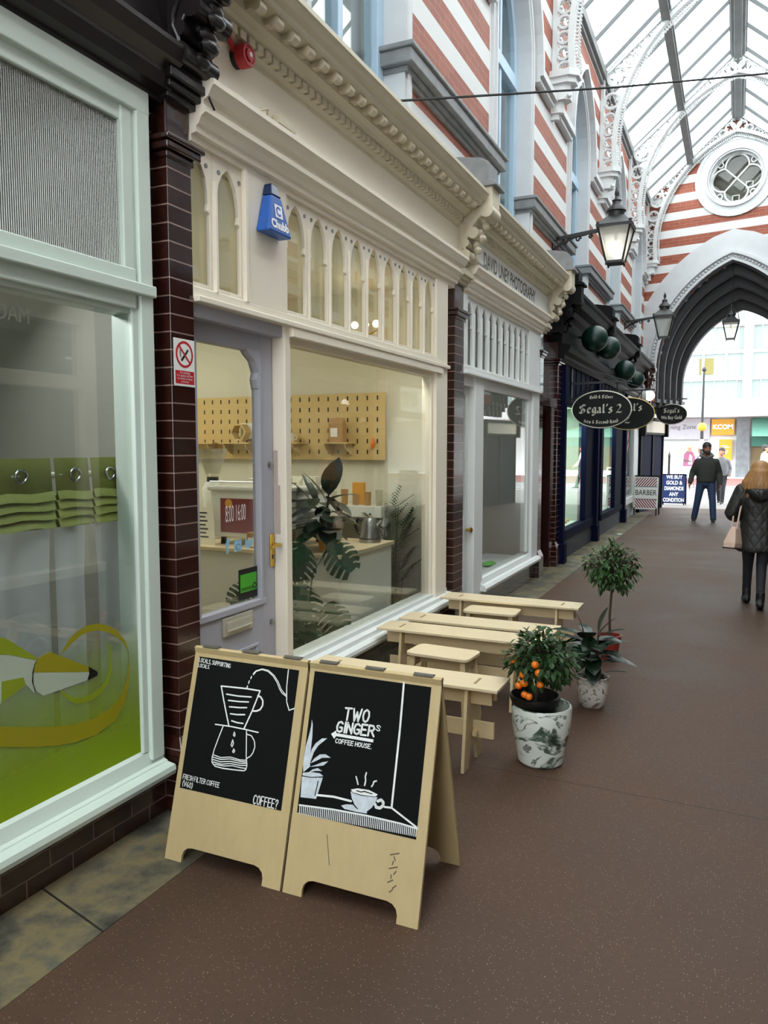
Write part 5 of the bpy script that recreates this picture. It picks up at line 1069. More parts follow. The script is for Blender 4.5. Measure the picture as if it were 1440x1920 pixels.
rp_ = thing('rubber_plant', 'dark leaved rubber plant in a small brown marbled pot behind the orange tree', 'potted plant', (1.52, 5.12, 0))
b = MB(); b.lathe([(0, 0), (.065, 0), (.082, .02), (.1, .09), (.104, .15), (.1, .18), (.106, .2), (.112, .205), (.108, .21), (.096, .2), (.09, .1)], (0, 0, 0), 32, caps=False); b.build('marbled_pot', 'marble_brown', rp_, smooth=True)
MB().lathe([(.001, .185), (.095, .18)], (0, 0, 0), 24, caps=False).build('soil', 'soil', rp_)
s = MB(); lf = MB()
stems = [((-.03, 0), (-.07, -.01, .52)), ((.02, .01), (.03, .0, .5)), ((.0, -.02), (-.02, -.05, .42))]
for (x, y), t in stems: s.tube([(x, y, .17), ((x + t[0]) / 2, (y + t[1]) / 2, .34), t], [.009, .008, .005], 7)
for base, d, L, w in [((-.07, 0, .5), (-.25, -.1, 1), .16, .055), ((-.08, -.02, .44), (-.6, -.5, .35), .17, .12), ((-.06, -.02, .48), (-1, .1, .25), .2, .085), ((.03, 0, .5), (.12, .05, 1), .15, .08), ((.03, 0, .48), (.5, -.05, .9), .15, .085), ((.03, -.02, .47), (.75, -.1, .55), .16, .075), ((.02, -.04, .42), (.25, -.8, .25), .17, .1), ((-.03, -.05, .42), (-.2, -.9, -.05), .17, .11), ((-.02, -.05, .38), (.35, -.8, -.4), .16, .1), ((.03, -.0, .38), (.9, -.35, .0), .18, .08), ((.05, .0, .34), (1, -.2, .1), .2, .07), ((.0, -.03, .36), (-.6, -.7, -.5), .14, .09), ((-.05, 0, .36), (-.3, .5, .3), .16, .1), ((.02, .02, .4), (.4, .8, .4), .16, .1), ((.01, -.04, .31), (.1, -.8, -.6), .14, .085), ((.04, 0, .22), (.8, -.3, .45), .17, .03), ((-.05, -.02, .45), (.2, -.7, .6), .16, .1)]:
    leaf(lf, base, d, (0, 0, 1), L * 1.2, w * 1.25, .22, .12, 6)
for k in range(16):
    a = k * 2.4; leaf(lf, (.05 * math.cos(a), .05 * math.sin(a), .3 + .012 * k), (math.cos(a), math.sin(a), rnd.uniform(-.5, .6)), (0, 0, 1), rnd.uniform(.13, .19), rnd.uniform(.08, .11), .3, .12, 6)
s.build('stems', 'bark', rp_, smooth=True); lf.build('foliage', 'leaf_rubber', rp_, smooth='all')

ft = thing('ficus_tree', 'slender standard tree with small leaves in a red plastic pot', 'potted plant', (1.45, 6.36, 0))
b = MB(); b.lathe([(0, 0), (.062, 0), (.067, .01), (.082, .16), (.089, .162), (.091, .195), (.083, .197), (.078, .17)], (0, 0, 0), 28, caps=False); b.build('red_pot', 'terracotta', ft, smooth=True)
MB().lathe([(.001, .17), (.079, .168)], (0, 0, 0), 20, caps=False).build('soil', 'soil', ft)
tr = MB(); tr.tube([(0, 0, .16), (-.005, 0, .35), (.005, 0, .55), (.0, 0, .7), (.01, 0, .85)], [.011, .01, .009, .007, .004], 8)
b = MB(); bushy(b, (.0, 0, .75), (.215, .21, .205), 950, .056, .025, rnd, .3, .25, tr, Vector((0, 0, .55))); b.build('foliage', 'leaf_mid', ft, smooth='all'); tr.build('trunk', 'bark', ft, smooth=True)

# ================================================================ fixtures on the coffee shop front
r = thing('no_smoking_sign', 'white and red no smoking sign on the near brick pillar', 'sign', (.0, 2.885, 2.11)); F = Fr((.002, 0, 0), (0, 1, 0), (0, 0, 1))
MB().fprism(F, [(-.072, -.11), (.072, -.11), (.072, .105), (-.072, .105)], -.001, .002).build('sign_plate', 'paper', r)
b = MB().ring(F, (0, .035), .05, .061, .002, .0028, 32); a = math.radians(-45); b.bar(F(-.038, .073, .0025), F(.038, -.003, .0025), .0095, .001, F.n); b.build('prohibition_ring', 'sign_red', r)
MB().bar(F(-.022, .005, .0022), F(.026, .058, .0022), .011, .0008, F.n).build('cigarette_symbol', 'black', r)
b = MB()
for k in range(4): b.stroke(F, [(-.032 + k * .003, .025 - .004 * k), (-.034 + k * .003, .045), (-.029 + k * .003, .06)], .0018, .0022)
b.build('smoke_symbol', 'dark', r)
p = MB().fprism(F, [(-.066, -.1), (.066, -.1), (.066, -.04), (-.066, -.04)], .002, .0026).build('red_panel', 'sign_red', r)
b = MB()
for k, t in enumerate(('No smoking', 'It is against the law', 'to smoke in these', 'premises')): b.text(t, .0145, F, (0, -.049 - k * .0135), h=.0032)
b.build('sign_lettering', 'vinyl_white', p)
r = thing('alarm_bell_box', 'blue tapered alarm box marked Chubb on the cream panel', 'alarm box', (.0, 3.6, 2.85))
def frus(b, z0, z1, w0, w1, d0, d1): b.loft([[(0, -w0, z0), (d0, -w0, z0), (d0, w0, z0), (0, w0, z0)], [(0, -w1, z1), (d1, -w1, z1), (d1, w1, z1), (0, w1, z1)]])
b = MB(); frus(b, 0, .2, .115, .05, .085, .06); b.build('alarm_body', 'blue_box', r, bevel=.01)
b = MB(); frus(b, .201, .265, .05, .028, .06, .045); b.build('strobe_lens', 'navy_lens', r, bevel=.006)
F = Fr((.087, 0, 0), (0, 1, 0), (-.025, 0, .2)); b = MB().text('Chubb', .062, F, (0, .045), bold=.003); q = [(-.036, .085), (.036, .085), (.036, .155), (-.036, .155)]
b.fprism(F, q, 0, .0006); b.build('alarm_lettering', 'vinyl_white', r)
b = MB(); b.ring(F, (0, .12), .014, .027, .001, .0015, 16, 1, .6, 5.6); b.build('alarm_emblem', 'blue_box', r)
MB().lathe([(.005, 0), (.005, .003)], (.05, -.1, .05), 8, axis='x').build('indicator', 'brass', r)
r = thing('fire_alarm_sounder', 'round red fire alarm sounder fixed to the cream fascia', 'fire alarm', (.02, 3.30, 3.64))
b = MB().lathe([(.05, 0), (.05, .03)], (0, 0, -.01), 20, axis='x'); b.build('back_box', 'dark', r, smooth=True)
b = MB().lathe([(.055, .03), (.055, .075), (.05, .085), (.042, .085), (.038, .08), (.03, .08), (.028, .09), (.0, .092)], (0, 0, -.01), 24, axis='x'); b.build('sounder', 'red', r, smooth=True)
MB().lathe([(.012, .092), (.012, .095)], (0, 0, -.01), 12, axis='x').build('white_centre', 'paper', r)
MB().tube([(.02, -.035, .0), (.03, -.09, .045), (.04, -.15, .075), (.03, -.2, .09)], [.014, .012, .016, .01], 8).build('red_cable', 'red', r, smooth=True)
tag(MB().box(.02, .1, 2.98, 3.06, 3.62, 3.76).build('junction_box', 'dark'), 'dark grey junction box above the near pillar, beside the red alarm', 'junction box')
tag(MB().tube([(.06, 2.97, 3.41), (.08, 3.0, 3.36), (.1, 2.98, 3.30), (.09, 3.03, 3.27)], .005, 6).tube([(.05, 3.0, 3.62), (.06, 3.05, 3.5), (.05, 3.08, 3.42)], .006, 6).build('loose_cable', 'dark'), 'loose dark cables hanging at the black capital of the near pillar', 'cable')

# ================================================================ lanterns and hanging signs
def lantern_parts(r, z, lit=None, k=1.0):
    # z: bottom of the glass, local to r; square tapering lantern
    def fr(b, w0, w1, z0, z1): b.loft([[(-w0, -w0, z0), (w0, -w0, z0), (w0, w0, z0), (-w0, w0, z0)], [(-w1, -w1, z1), (w1, -w1, z1), (w1, w1, z1), (-w1, w1, z1)]])
    b = MB(); fr(b, .11 * k, .11 * k, z - .03 * k, z)
    for sx in (-1, 1):
        for sy in (-1, 1):
            b.bar((sx * .105 * k, sy * .105 * k, z), (sx * .2 * k, sy * .2 * k, z + .42 * k), .018 * k, .018 * k); b.sphere((sx * .1 * k, sy * .1 * k, z - .04 * k), .014 * k, 8, 6); b.sphere((sx * .2 * k, sy * .2 * k, z + .46 * k), .02 * k, 8, 6)
    z1 = z + .42 * k
    for q in range(4):
        a = math.pi / 2 * q; c, s = round(math.cos(a)), round(math.sin(a)); b.bar((.205 * k * c - .215 * k * s, .205 * k * s + .215 * k * c, z1), (.205 * k * c + .215 * k * s, .205 * k * s - .215 * k * c, z1), .025 * k, .035 * k)
    b.build('lantern_frame', 'lantern_metal', r)
    b = MB(); fr(b, .225 * k, .1 * k, z1 + .015 * k, z1 + .14 * k); b.lathe([(.1 * k, .14 * k), (.1 * k, .2 * k), (.125 * k, .21 * k), (.11 * k, .25 * k), (.06 * k, .29 * k), (.05 * k, .33 * k), (.062 * k, .345 * k), (.03 * k, .37 * k), (.018 * k, .4 * k), (.03 * k, .43 * k), (.026 * k, .46 * k), (.001, .52 * k)], (0, 0, z1), 20); b.build('vented_cap', 'lantern_metal', r, smooth=True)
    b = MB()
    for q in range(4):
        a = math.pi / 2 * q; c, s = round(math.cos(a)), round(math.sin(a))
        P = lambda w, t, zz: (w * c - t * s, w * s + t * c, zz)
        b.face([P(.1 * k, -.095 * k, z + .005), P(.1 * k, .095 * k, z + .005), P(.19 * k, .185 * k, z1 - .01), P(.19 * k, -.185 * k, z1 - .01)])
    b.build('lantern_glass', 'lantern_glass', r)
    if lit:
        MB().lathe([(.022 * k, .26 * k), (.016 * k, .42 * k)], (0, 0, z), 8).build('bulb_holder', 'lantern_metal', r); b = MB().sphere((0, 0, z + .2 * k), .055 * k, 12, 8); b.build('bulb', M_LIT if lit > 1 else M_DIM, r, smooth='all')
M_LIT = emit('lit_lantern_bulb', (255, 246, 226), 12); M_DIM = emit('dim_lantern_bulb', (255, 250, 240), 1.2)
def wall_lantern(y, label, lit, z=4.05, X=.84):
    r = thing('wall_lantern', label, 'lantern', (.0, y, z))
    b = MB(); b.box(-.02, .02, -.03, .03, .2, .42); b.bar((.0, 0, .36), (X - .2, 0, .42), .04, .045); b.tube([(.0, 0, .22), (.12, 0, .3), (.3, 0, .37), (.45, 0, .39)], .017, 6)
    for cx, rr in ((.18, .05), (.34, .04), (.5, .028)):
        b.tube([(cx + rr * (1 - t * .09) * math.cos(t * .9), 0, .31 + cx * .08 + rr * (1 - t * .09) * math.sin(t * .9)) for t in range(9)], .012, 6)
    b.bar((X - .22, 0, .40), (X - .18, 0, .46), .05, .05); b.build('scrolled_arm', 'iron_black', r, smooth=False)
    h = thing('lantern_head', None, None); h.parent = r; h.location = (X, 0, 0); lantern_parts(h, .0, lit)
    return r
wall_lantern(10.5, 'black square lantern on a scrolled arm, nearest one, with glowing bulb', 2, 4.11, .82)
wall_lantern(17.75, 'black square lantern on a scrolled arm, farther one beside the dark arch', None, 4.08, .82)
r = thing('hanging_lantern', 'black lantern hanging on a chain under the dark end arch', 'lantern', (2.09, 21.3, 4.42)); lantern_parts(r, .0, 2, .91)
b = MB().tube([(0, 0, .82), (0, 0, 1.87)], .011, 6)
for s in (-1, 1): b.tube([(s * .19, 0, .4), (s * .14, 0, .66), (0, 0, .98)], .008, 6)
b.build('chain', 'iron_black', r)

NIB = {'S': [[(.62, .95), (.4, 1), (.12, .85), (.12, .65), (.6, .4), (.62, .15), (.35, 0), (.02, .12)], [(.3, .9), (.3, .15)], [(.45, .85), (.75, .92)]], 'e': [[(.1, .28), (.36, .42), (.4, .55), (.2, .66), (.08, .5), (.08, .15), (.25, .02), (.42, .14)]], 'g': [[(.38, .6), (.2, .66), (.06, .5), (.08, .15), (.22, .05), (.36, .18)], [(.36, .64), (.38, -.1), (.2, -.26), (.02, -.14)]],
 'a': [[(.06, .56), (.22, .66), (.36, .55), (.36, .1), (.46, .02)], [(.36, .38), (.1, .3), (.06, .1), (.2, .02), (.36, .14)]], 'l': [[(.1, 1), (.14, .9), (.12, .12), (.24, .02)]], "'": [[(.12, 1), (.14, .88), (.06, .76)]], 's': [[(.38, .56), (.22, .66), (.08, .5), (.34, .28), (.34, .1), (.18, 0), (.02, .1)]],
 '2': [[(.05, .8), (.25, .98), (.48, .85), (.46, .6), (.05, .05), (.3, .08), (.55, .02), (.6, .15)]], 'G': [[(.6, .85), (.35, 1), (.1, .8), (.06, .4), (.2, .08), (.45, .0), (.62, .2), (.6, .5), (.4, .48)], [(.3, .9), (.3, .15)]], 'o': [[(.2, .66), (.06, .5), (.08, .14), (.22, .02), (.38, .16), (.38, .5), (.2, .66)]], 'd': [[(.08, .98), (.36, .62), (.38, .14), (.22, .02), (.06, .16), (.08, .48), (.3, .6)]],
 '&': [[(.5, .1), (.12, .7), (.22, .95), (.4, .8), (.08, .3), (.2, .02), (.5, .35)]], 'i': [[(.08, .62), (.14, .55), (.12, .12), (.24, .02)], [(.1, .86), (.16, .8)]], 'v': [[(.05, .64), (.12, .5), (.2, .04), (.38, .3), (.36, .62)]], 'r': [[(.05, .62), (.12, .55), (.12, .02)], [(.12, .5), (.28, .66), (.36, .56)]], 'N': [[(.05, .1), (.15, .9), (.2, .05)], [(.15, .9), (.45, .7), (.55, .05), (.65, .15)], [(.3, .85), (.3, .2)]],
 'w': [[(.05, .62), (.1, .1), (.25, .02), (.28, .6)], [(.28, .1), (.45, .02), (.5, .62)]], 'c': [[(.38, .56), (.2, .66), (.06, .48), (.08, .14), (.22, .02), (.38, .14)]], 'n': [[(.05, .62), (.1, .02)], [(.1, .5), (.28, .66), (.36, .5), (.36, .02)]], 'H': [[(.08, 1), (.14, .9), (.12, .02)], [(.12, .5), (.4, .66), (.5, .4), (.4, -.1)], [(.3, .9), (.3, .2)]], 'W': [[(.05, .95), (.12, .2), (.3, .02), (.38, .9)], [(.38, .15), (.58, .02), (.66, .95)]],
 'B': [[(.1, 1), (.12, .02), (.4, .05), (.5, .25), (.4, .5), (.15, .52)], [(.12, .98), (.4, .95), (.45, .7), (.35, .52)]], 'u': [[(.05, .62), (.08, .14), (.22, .02), (.36, .16)], [(.36, .64), (.38, .1), (.46, .02)]], 'y': [[(.05, .62), (.08, .2), (.22, .06), (.36, .2)], [(.36, .64), (.36, -.05), (.15, -.25)]]}
def blackletter(b, F, txt, at, h, wpen, h_=.001, xs=1.0, bend=0):
    def wid(c): return .32 if c == ' ' else max(x for s in NIB[c] for x, _ in s) + .17
    tot = sum(wid(c) for c in txt) * h * xs; x0 = at[0] - tot / 2
    for c in txt:
        if c != ' ':
            for s in NIB[c]:
                pts = []
                for x, z in s:
                    X = x0 + x * h * xs; dx = X - at[0]
                    pts.append((X, at[1] + z * h + bend * dx * dx))
                b.nib(F, pts, wpen, h_)
        x0 += wid(c) * h * xs
def oval_sign(label, x, y, z, w, h, rimm, draw, wall_x=.0, arm=True):
    r = thing('hanging_oval_sign', label, 'hanging sign', (x, y, z)); F = Fr((0, -.02, 0), (1, 0, 0), (0, 0, 1)); k = w / h
    b = MB(); b.loft([[F(w / 2 * math.cos(t * .1309), h / 2 * math.sin(t * .1309), c) for t in range(48)] for c in (-.03, 0)]); b.build('sign_board', 'sign_black', r)
    b = MB(); n = 48
    b.tube([F(w / 2 * math.cos(2 * math.pi * t / n), h / 2 * math.sin(2 * math.pi * t / n), -.014) for t in range(n)], .016, 6, closed=True); b.build('sign_rim', rimm, r, smooth=True)
    b = MB(); draw(b, F); b.build('sign_lettering', 'silver', r)
    b = MB(); b.bar((-x + wall_x, 0, h / 2 + .13), (w / 2 + .0, 0, h / 2 + .14), .022, .03)
    for s in (-.22, .22): b.tube([(s, 0, h / 2 + .13), (s, 0, h / 2 - .03)], .008, 6)
    b.tube([(-x + wall_x, 0, h / 2 - .12), (-x + wall_x + .2, 0, h / 2 + .02), (-x + wall_x + .35, 0, h / 2 + .13)], .01, 6); b.tube([(-x + wall_x, 0, h / 2 + .42), (w * .4, 0, h / 2 + .15)], .006, 5)
    b.box(-x + wall_x - .02, -x + wall_x + .01, -.03, .03, h / 2 - .14, h / 2 + .44)
    b.build('iron_arm', 'iron_black', r); return r
def s1(b, F): blackletter(b, F, "Segal's 2", (-.005, -.055), .13, .03, xs=.98); blackletter(b, F, 'Gold & Silver', (0, .165), .05, .013, bend=-.25); blackletter(b, F, 'New & Second Hand', (0, -.215), .052, .013, bend=.32)
def s2(b, F): blackletter(b, F, "Segal's", (0, .05), .13, .03, xs=.98); blackletter(b, F, '2', (.0, -.17), .14, .03)
def s3(b, F): blackletter(b, F, "Segal's", (0, .04), .12, .024, xs=.85); b.text('We Buy Gold', .13, F, (0, -.09), xs=.72, bold=.002, h=.001)
oval_sign("black oval hanging sign reading Segal's 2, nearest to the camera", .455, 12.0, 2.285, .86, .54, 'silver', s1)
oval_sign("black oval hanging sign with gold rim half hidden behind the nearest oval", .52, 14.6, 2.32, .9, .56, 'gold', s2)
oval_sign("smaller black oval sign reading We Buy Gold beside the end arch", .715, 22.0, 2.59, .76, .52, 'silver', s3, wall_x=.1)
for (x, y, z, rr, lab) in ((.3, 12.2, 3.37, .2, 'largest green globe, nearest to the camera on the dark fascia'), (.42, 12.85, 3.30, .18, 'green globe tucked just behind the largest globe'), (.3, 15.7, 3.2, .2, 'third green globe along, above the second lit window'), (.36, 16.9, 3.12, .185, 'farthest green globe, near the white globe lamp')):
    r = thing('green_globe', 'glossy dark ' + lab, 'globe', (x, y, z), group='glossy dark green globes on the jeweller fascia')
    MB().sphere((0, 0, 0), rr, 28, 18).build('globe_shell', 'globe_green', r, smooth='all')
    MB().tube([(0, 0, 0), (-x + .05, 0, .04)], .02, 8).build('stem', 'iron_black', r)
tag(MB().tube([(.0, 4.94, 4.02), (.1, 5.1, 4.12), (1.3, 7.0, 4.76), (2.5, 8.94, 5.46), (4.17, 11.62, 6.43)], .009, 6).build('overhead_cable', 'dark'), 'thin dark cable slung across the arcade above the shopfronts', 'cable')

# ================================================================ boards at the far end
def street_board(label, name, x0, x1, y, h, dy, build, frame, foot=.08):
    r = thing(name, label, 'pavement sign', ((x0 + x1) / 2, y, 0)); w = (x1 - x0) / 2; u = Vector((1, .0, 0))
    F = Fr((0, 0, foot), (1, 0, 0), (0, dy, h - foot))
    L = math.hypot(dy, h - foot)
    b = MB(); b.fprism(F, [(-w, 0), (w, 0), (w, L), (-w, L)], -.02, 0)
    for s in (-1, 1): b.bar((s * (w - .04), 0 - .0, 0), (s * (w - .04), 0, foot + .05), .03, .03); b.bar((s * w, dy * 2, 0), (s * w, dy, h), .03, .03)
    b.box(-w, w, dy - .02, dy + .02, h - .01, h + .02); b.build('board_frame', frame, r)
    build(F, w, L, r); return r
M['crimson'] = mat('crimson_print', (128, 22, 50), .6)
def barber(F, w, L, r):
    m = .025
    MB().fprism(F, [(-w + m * .3, m * .3), (w - m * .3, m * .3), (w - m * .3, L - m * .3), (-w + m * .3, L - m * .3)], 0, .002).build('white_panel', 'paper', r)
    for z0, z1, sl in ((.04, L * .3, -1), (L * .7, L - .045, 1)):
        b = MB(); wid = 2 * (w - .05); n = 8; hh = z1 - z0
        for k in range(-3, n + 3):
            a0 = -w + .05 + wid * k / n; a1 = a0 + wid / n * .52; sh = sl * hh * .8
            P = [(a0, z0), (a1, z0), (a1 + sh, z1), (a0 + sh, z1)]
            # clip to the panel
            lo, hi = -w + .05, w - .05
            if min(p[0] for p in P) > hi or max(p[0] for p in P) < lo: continue
            def clip(P, c, keep):
                o = []
                for p, q in zip(P, P[1:] + P[:1]):
                    pi, qi = keep(p[0]), keep(q[0])
                    if pi: o.append(p)
                    if pi != qi: t = (c - p[0]) / (q[0] - p[0]); o.append((c, p[1] + t * (q[1] - p[1])))
                return o
            P = clip(P, lo, lambda x: x >= lo); P = clip(P, hi, lambda x: x <= hi) if P else P
            if len(P) > 2: b.face([F(p[0], p[1], .004) for p in P])
        b.build('red_stripes', M['crimson'], r)
    b = MB()
    for z in (L * .31, L * .685): b.fprism(F, [(-w + .03, z - .008), (w - .03, z - .008), (w - .03, z + .008), (-w + .03, z + .008)], .002, .003)
    b.text('BARBER', .19, F, (0, L * .5), xs=.78, bold=.001, h=.005)
    b.build('barber_lettering', 'black', r)
street_board('white barber board with crimson diagonal stripes at the left wall', 'barber_board', -.03, .58, 20.35, .98, .16, barber, 'black_paint', .14)
def gold(F, w, L, r):
    m = mat('deep_blue_print', (22, 44, 96), .35, var=.12, vs=2)
    MB().fprism(F, [(-w + .015, .015), (w - .015, .015), (w - .015, L - .015), (-w + .015, L - .015)], 0, .002).build('blue_panel', m, r)
    b = MB()
    for k, t in enumerate(('WE BUY', 'GOLD &', 'DIAMONDS', 'ANY', 'CONDITION')): b.text(t, .155, F, (0, L * (.91 - k * .2)), xs=.78 if len(t) < 8 else .66, bold=.006, h=.003)
    b.build('gold_lettering', 'vinyl_white', r)
street_board('blue board reading WE BUY GOLD and DIAMONDS behind the barber board', 'gold_board', .34, 1.0, 24.3, .9, .12, gold, 'navy', .05)

# ================================================================ people
def limb(b, pts, rs, n=12):
    P = []; R = []
    for (p, q), (r0, r1) in zip(zip(pts, pts[1:]), zip(rs, rs[1:])):
        for t in (0, .25, .5, .75): P.append(Vector(p).lerp(Vector(q), t)); R.append(r0 + (r1 - r0) * t)
    P.append(Vector(pts[-1])); R.append(rs[-1]); b.tube(P, R, n)
    b.sphere(P[0], rs[0] * .98, 12, 8); b.sphere(P[-1], rs[-1] * .98, 12, 8)
def torso(b, rings, n=20):   # rings: (z, cx, cy, rx, ry)
    R = []
    for z, cx, cy, rx, ry in rings: R.append([(cx + rx * math.copysign(abs(math.cos(2 * math.pi * k / n)) ** .85, math.cos(2 * math.pi * k / n)), cy + ry * math.copysign(abs(math.sin(2 * math.pi * k / n)) ** .9, math.sin(2 * math.pi * k / n)), z) for k in range(n)])
    b.loft(R)
def head(b, c, yaw, h=.235):
    Mx = Matrix.Translation(c) @ Matrix.Rotation(yaw, 4, 'Z'); old = b.M; b.M = Mx; k = h / .235   # faces +y
    b.sphere((0, -.012 * k, .03 * k), .1 * k, 18, 14, (.8, .98, .93)); b.sphere((0, .022 * k, -.04 * k), .075 * k, 16, 12, (.83, .9, 1.02)); b.sphere((0, .045 * k, -.088 * k), .034 * k, 12, 8, (1.0, .9, .75))
    b.tube([(0, .088 * k, .012 * k), (0, .108 * k, -.022 * k), (0, .112 * k, -.034 * k)], [.009 * k, .013 * k, .015 * k], 8); b.sphere((0, .1 * k, -.035 * k), .014 * k, 8, 6, (1.5, 1, .8))
    for s in (-1, 1):
        b.sphere((s * .034 * k, .078 * k, .026 * k), .018 * k, 8, 6, (1.5, .8, .5)); b.sphere((s * .04 * k, .06 * k, -.025 * k), .026 * k, 8, 6)
        b.sphere((s * .083 * k, -.008 * k, -.008 * k), .03 * k, 10, 8, (.35, .75, 1.15))
    b.sphere((0, .09 * k, -.061 * k), .016 * k, 8, 6, (1.7, .7, .45)); b.sphere((0, .088 * k, -.072 * k), .015 * k, 8, 6, (1.5, .7, .5))
    b.M = old
def hand(b, wrist, d, palm, side, L=.18):   # d: direction of fingers, palm: normal on the palm side, side: towards the thumb
    d = Vector(d).normalized(); pn = Vector(palm); pn = (pn - d * pn.dot(d)).normalized(); sd = d.cross(pn); sd = sd if sd.dot(Vector(side)) > 0 else -sd
    w = Vector(wrist); k = L / .18
    for o in (-.026, -.009, .009, .026): b.tube([w + sd * o * .7 * k, w + d * .05 * k + sd * o * k, w + d * .088 * k + sd * o * k], [.014 * k, .0145 * k, .0125 * k], 8)
    for o, ln in ((.028, .068), (.0095, .078), (-.0095, .072), (-.028, .056)):
        p0 = w + d * .085 * k + sd * o * k; p1 = p0 + (d * .9 + pn * .25 + sd * o * 3).normalized() * ln * .45 * k; p2 = p1 + (d * .75 + pn * .65).normalized() * ln * .32 * k; p3 = p2 + (d * .45 + pn * .9).normalized() * ln * .28 * k
        b.tube([p0, p1, p2, p3], [.0098 * k, .009 * k, .0083 * k, .0065 * k], 8)
    t0 = w + d * .022 * k + sd * .024 * k; t1 = t0 + (d * .7 + sd * .75 + pn * .2).normalized() * .036 * k; t2 = t1 + (d * .95 + sd * .2 + pn * .25).normalized() * .03 * k; b.tube([t0, t1, t2], [.0135 * k, .011 * k, .008 * k], 8)
def soft(o, vox=.01, it=6):
    r = o.modifiers.new('remesh', 'REMESH'); r.mode = 'VOXEL'; r.voxel_size = vox; r.use_smooth_shade = True
    s = o.modifiers.new('smooth', 'SMOOTH'); s.factor = .5; s.iterations = it
    return o
def shoe(b, ank, yaw, pitch=0, L=.27, heel=0):
    old = b.M; b.M = Matrix.Translation(ank) @ Matrix.Rotation(yaw, 4, 'Z') @ Matrix.Rotation(pitch, 4, 'X')
    b.tube([(0, -.06, -.045), (0, .02, -.045), (0, .1, -.055), (0, .17, -.062)], [.04, .044, .042, .026], 12); b.sphere((0, -.055, -.04), .042, 10, 8); b.sphere((0, .165, -.06), .03, 10, 8, (1.2, 1, .9))
    b.tube([(0, -.015, .07), (0, -.01, -.02)], [.045, .047], 12); b.M = old
def sole(b, ank, yaw, pitch=0):
    old = b.M; b.M = Matrix.Translation(ank) @ Matrix.Rotation(yaw, 4, 'Z') @ Matrix.Rotation(pitch, 4, 'X')
    b.loft([[(.042 * math.cos(2 * math.pi * k / 16) * 1.05, .05 + .145 * math.sin(2 * math.pi * k / 16), z) for k in range(16)] for z in (-.092, -.072)]); b.M = old

# woman walking away
r = thing('person', 'woman walking away in a black quilted jacket and dark jeans', 'person', (2.575, 9.12, 0)); r.rotation_euler = (0, 0, .06)
hL, hR = (-.085, 0, .80), (.085, 0, .80); kL, kR = (-.075, .13, .46), (.045, -.02, .45); aL, aR = (-.075, .2, .11), (.03, -.19, .1)
sL, sR = (-.165, -.01, 1.25), (.165, -.01, 1.25); eL, eR = (-.275, -.03, 1.0), (.25, -.02, .98); wL, wR = (-.2, .17, .94), (.22, .16, .86)
b = MB(); limb(b, [hL, kL, aL], [.08, .052, .036]); limb(b, [hR, kR, aR], [.08, .052, .036]); torso(b, [(.74, 0, 0, .13, .09), (.86, 0, 0, .16, .11), (1.0, 0, 0, .125, .09), (1.15, 0, 0, .15, .1), (1.26, 0, 0, .14, .085), (1.31, 0, -.005, .06, .055), (1.38, 0, .0, .046, .046)])
limb(b, [sL, eL, wL], [.048, .038, .026]); limb(b, [sR, eR, wR], [.048, .038, .026]); head(b, (0, .02, 1.445), .1, .225)
hand(b, wL, (.45, .8, -.15), (.9, -.3, -.2), (0, .3, 1), .165); hand(b, wR, (-.1, .6, -.8), (-1, 0, 0), (0, 1, .4), .165)
b.tube([aL, (aL[0], aL[1] + .06, .06), (aL[0], aL[1] + .14, .045)], [.035, .035, .025], 10); b.tube([aR, (aR[0], aR[1] + .06, .05), (aR[0], aR[1] + .12, .035)], [.035, .035, .025], 10)
soft(b.build('body', 'skin', r), .009)
b = MB(); torso(b, [(.60, 0, -.0, .205, .155), (.63, 0, 0, .21, .16), (.75, 0, 0, .195, .15), (.9, 0, 0, .18, .14), (1.0, 0, 0, .172, .132), (1.12, 0, 0, .19, .135), (1.22, 0, 0, .2, .125), (1.29, 0, -.01, .14, .105), (1.335, 0, -.01, .08, .08)])
limb(b, [sL, eL, (-.215, .12, .95)], [.088, .072, .056]); limb(b, [sR, eR, (.225, .12, .88)], [.088, .072, .056])
limb(b, [(-.12, -.07, 1.27), (0, -.14, 1.21), (.12, -.07, 1.27)], [.045, .075, .045])     # hood lying on the back
soft(b.build('quilted_jacket', 'quilt', r), .012, 8)
b = MB(); limb(b, [hL, kL, aL], [.092, .056, .041]); limb(b, [hR, kR, aR], [.092, .056, .041]); b.sphere((0, 0, .82), .16, 16, 12, (1, .8, .8)); soft(b.build('jeans', 'denim_dark', r), .011)
b = MB(); shoe(b, (aL[0], aL[1], .092), .05); b.tube([(aL[0], aL[1] - .01, .2), (aL[0], aL[1] - .01, .08)], [.047, .045], 12); soft(b.build('boot', 'shoe', r), .009, 4)
b = MB(); shoe(b, (aR[0], aR[1], .1), -.1, -.15); b.tube([(aR[0], aR[1] - .02, .2), (aR[0], aR[1] - .015, .08)], [.047, .045], 12); soft(b.build('boot', 'shoe', r), .009, 4)
b = MB(); b.sphere((0, -.005, 1.475), .108, 20, 14, (.92, 1.02, .98)); rh = random.Random(3)
for k in range(70):
    a = rh.uniform(math.pi * .95, math.pi * 2.05); x, y = .09 * math.cos(a), -.01 + .1 * math.sin(a) * (1 if math.sin(a) < 0 else .3); ln = rh.uniform(.2, .3)
    fl = 1.22 + .5 * rh.random() + (.3 if x < 0 else 0)
    b.tube([(x * .7, y * .7, 1.53), (x * 1.1, y * 1.12, 1.46), (x * fl, y * 1.2 - .01, 1.46 - ln * .55), (x * fl * 1.05, y * 1.15 - .015, 1.46 - ln)], [.012, .018, .016, .004], 6)
soft(b.build('hair', 'hair_blonde', r), .0075, 3)
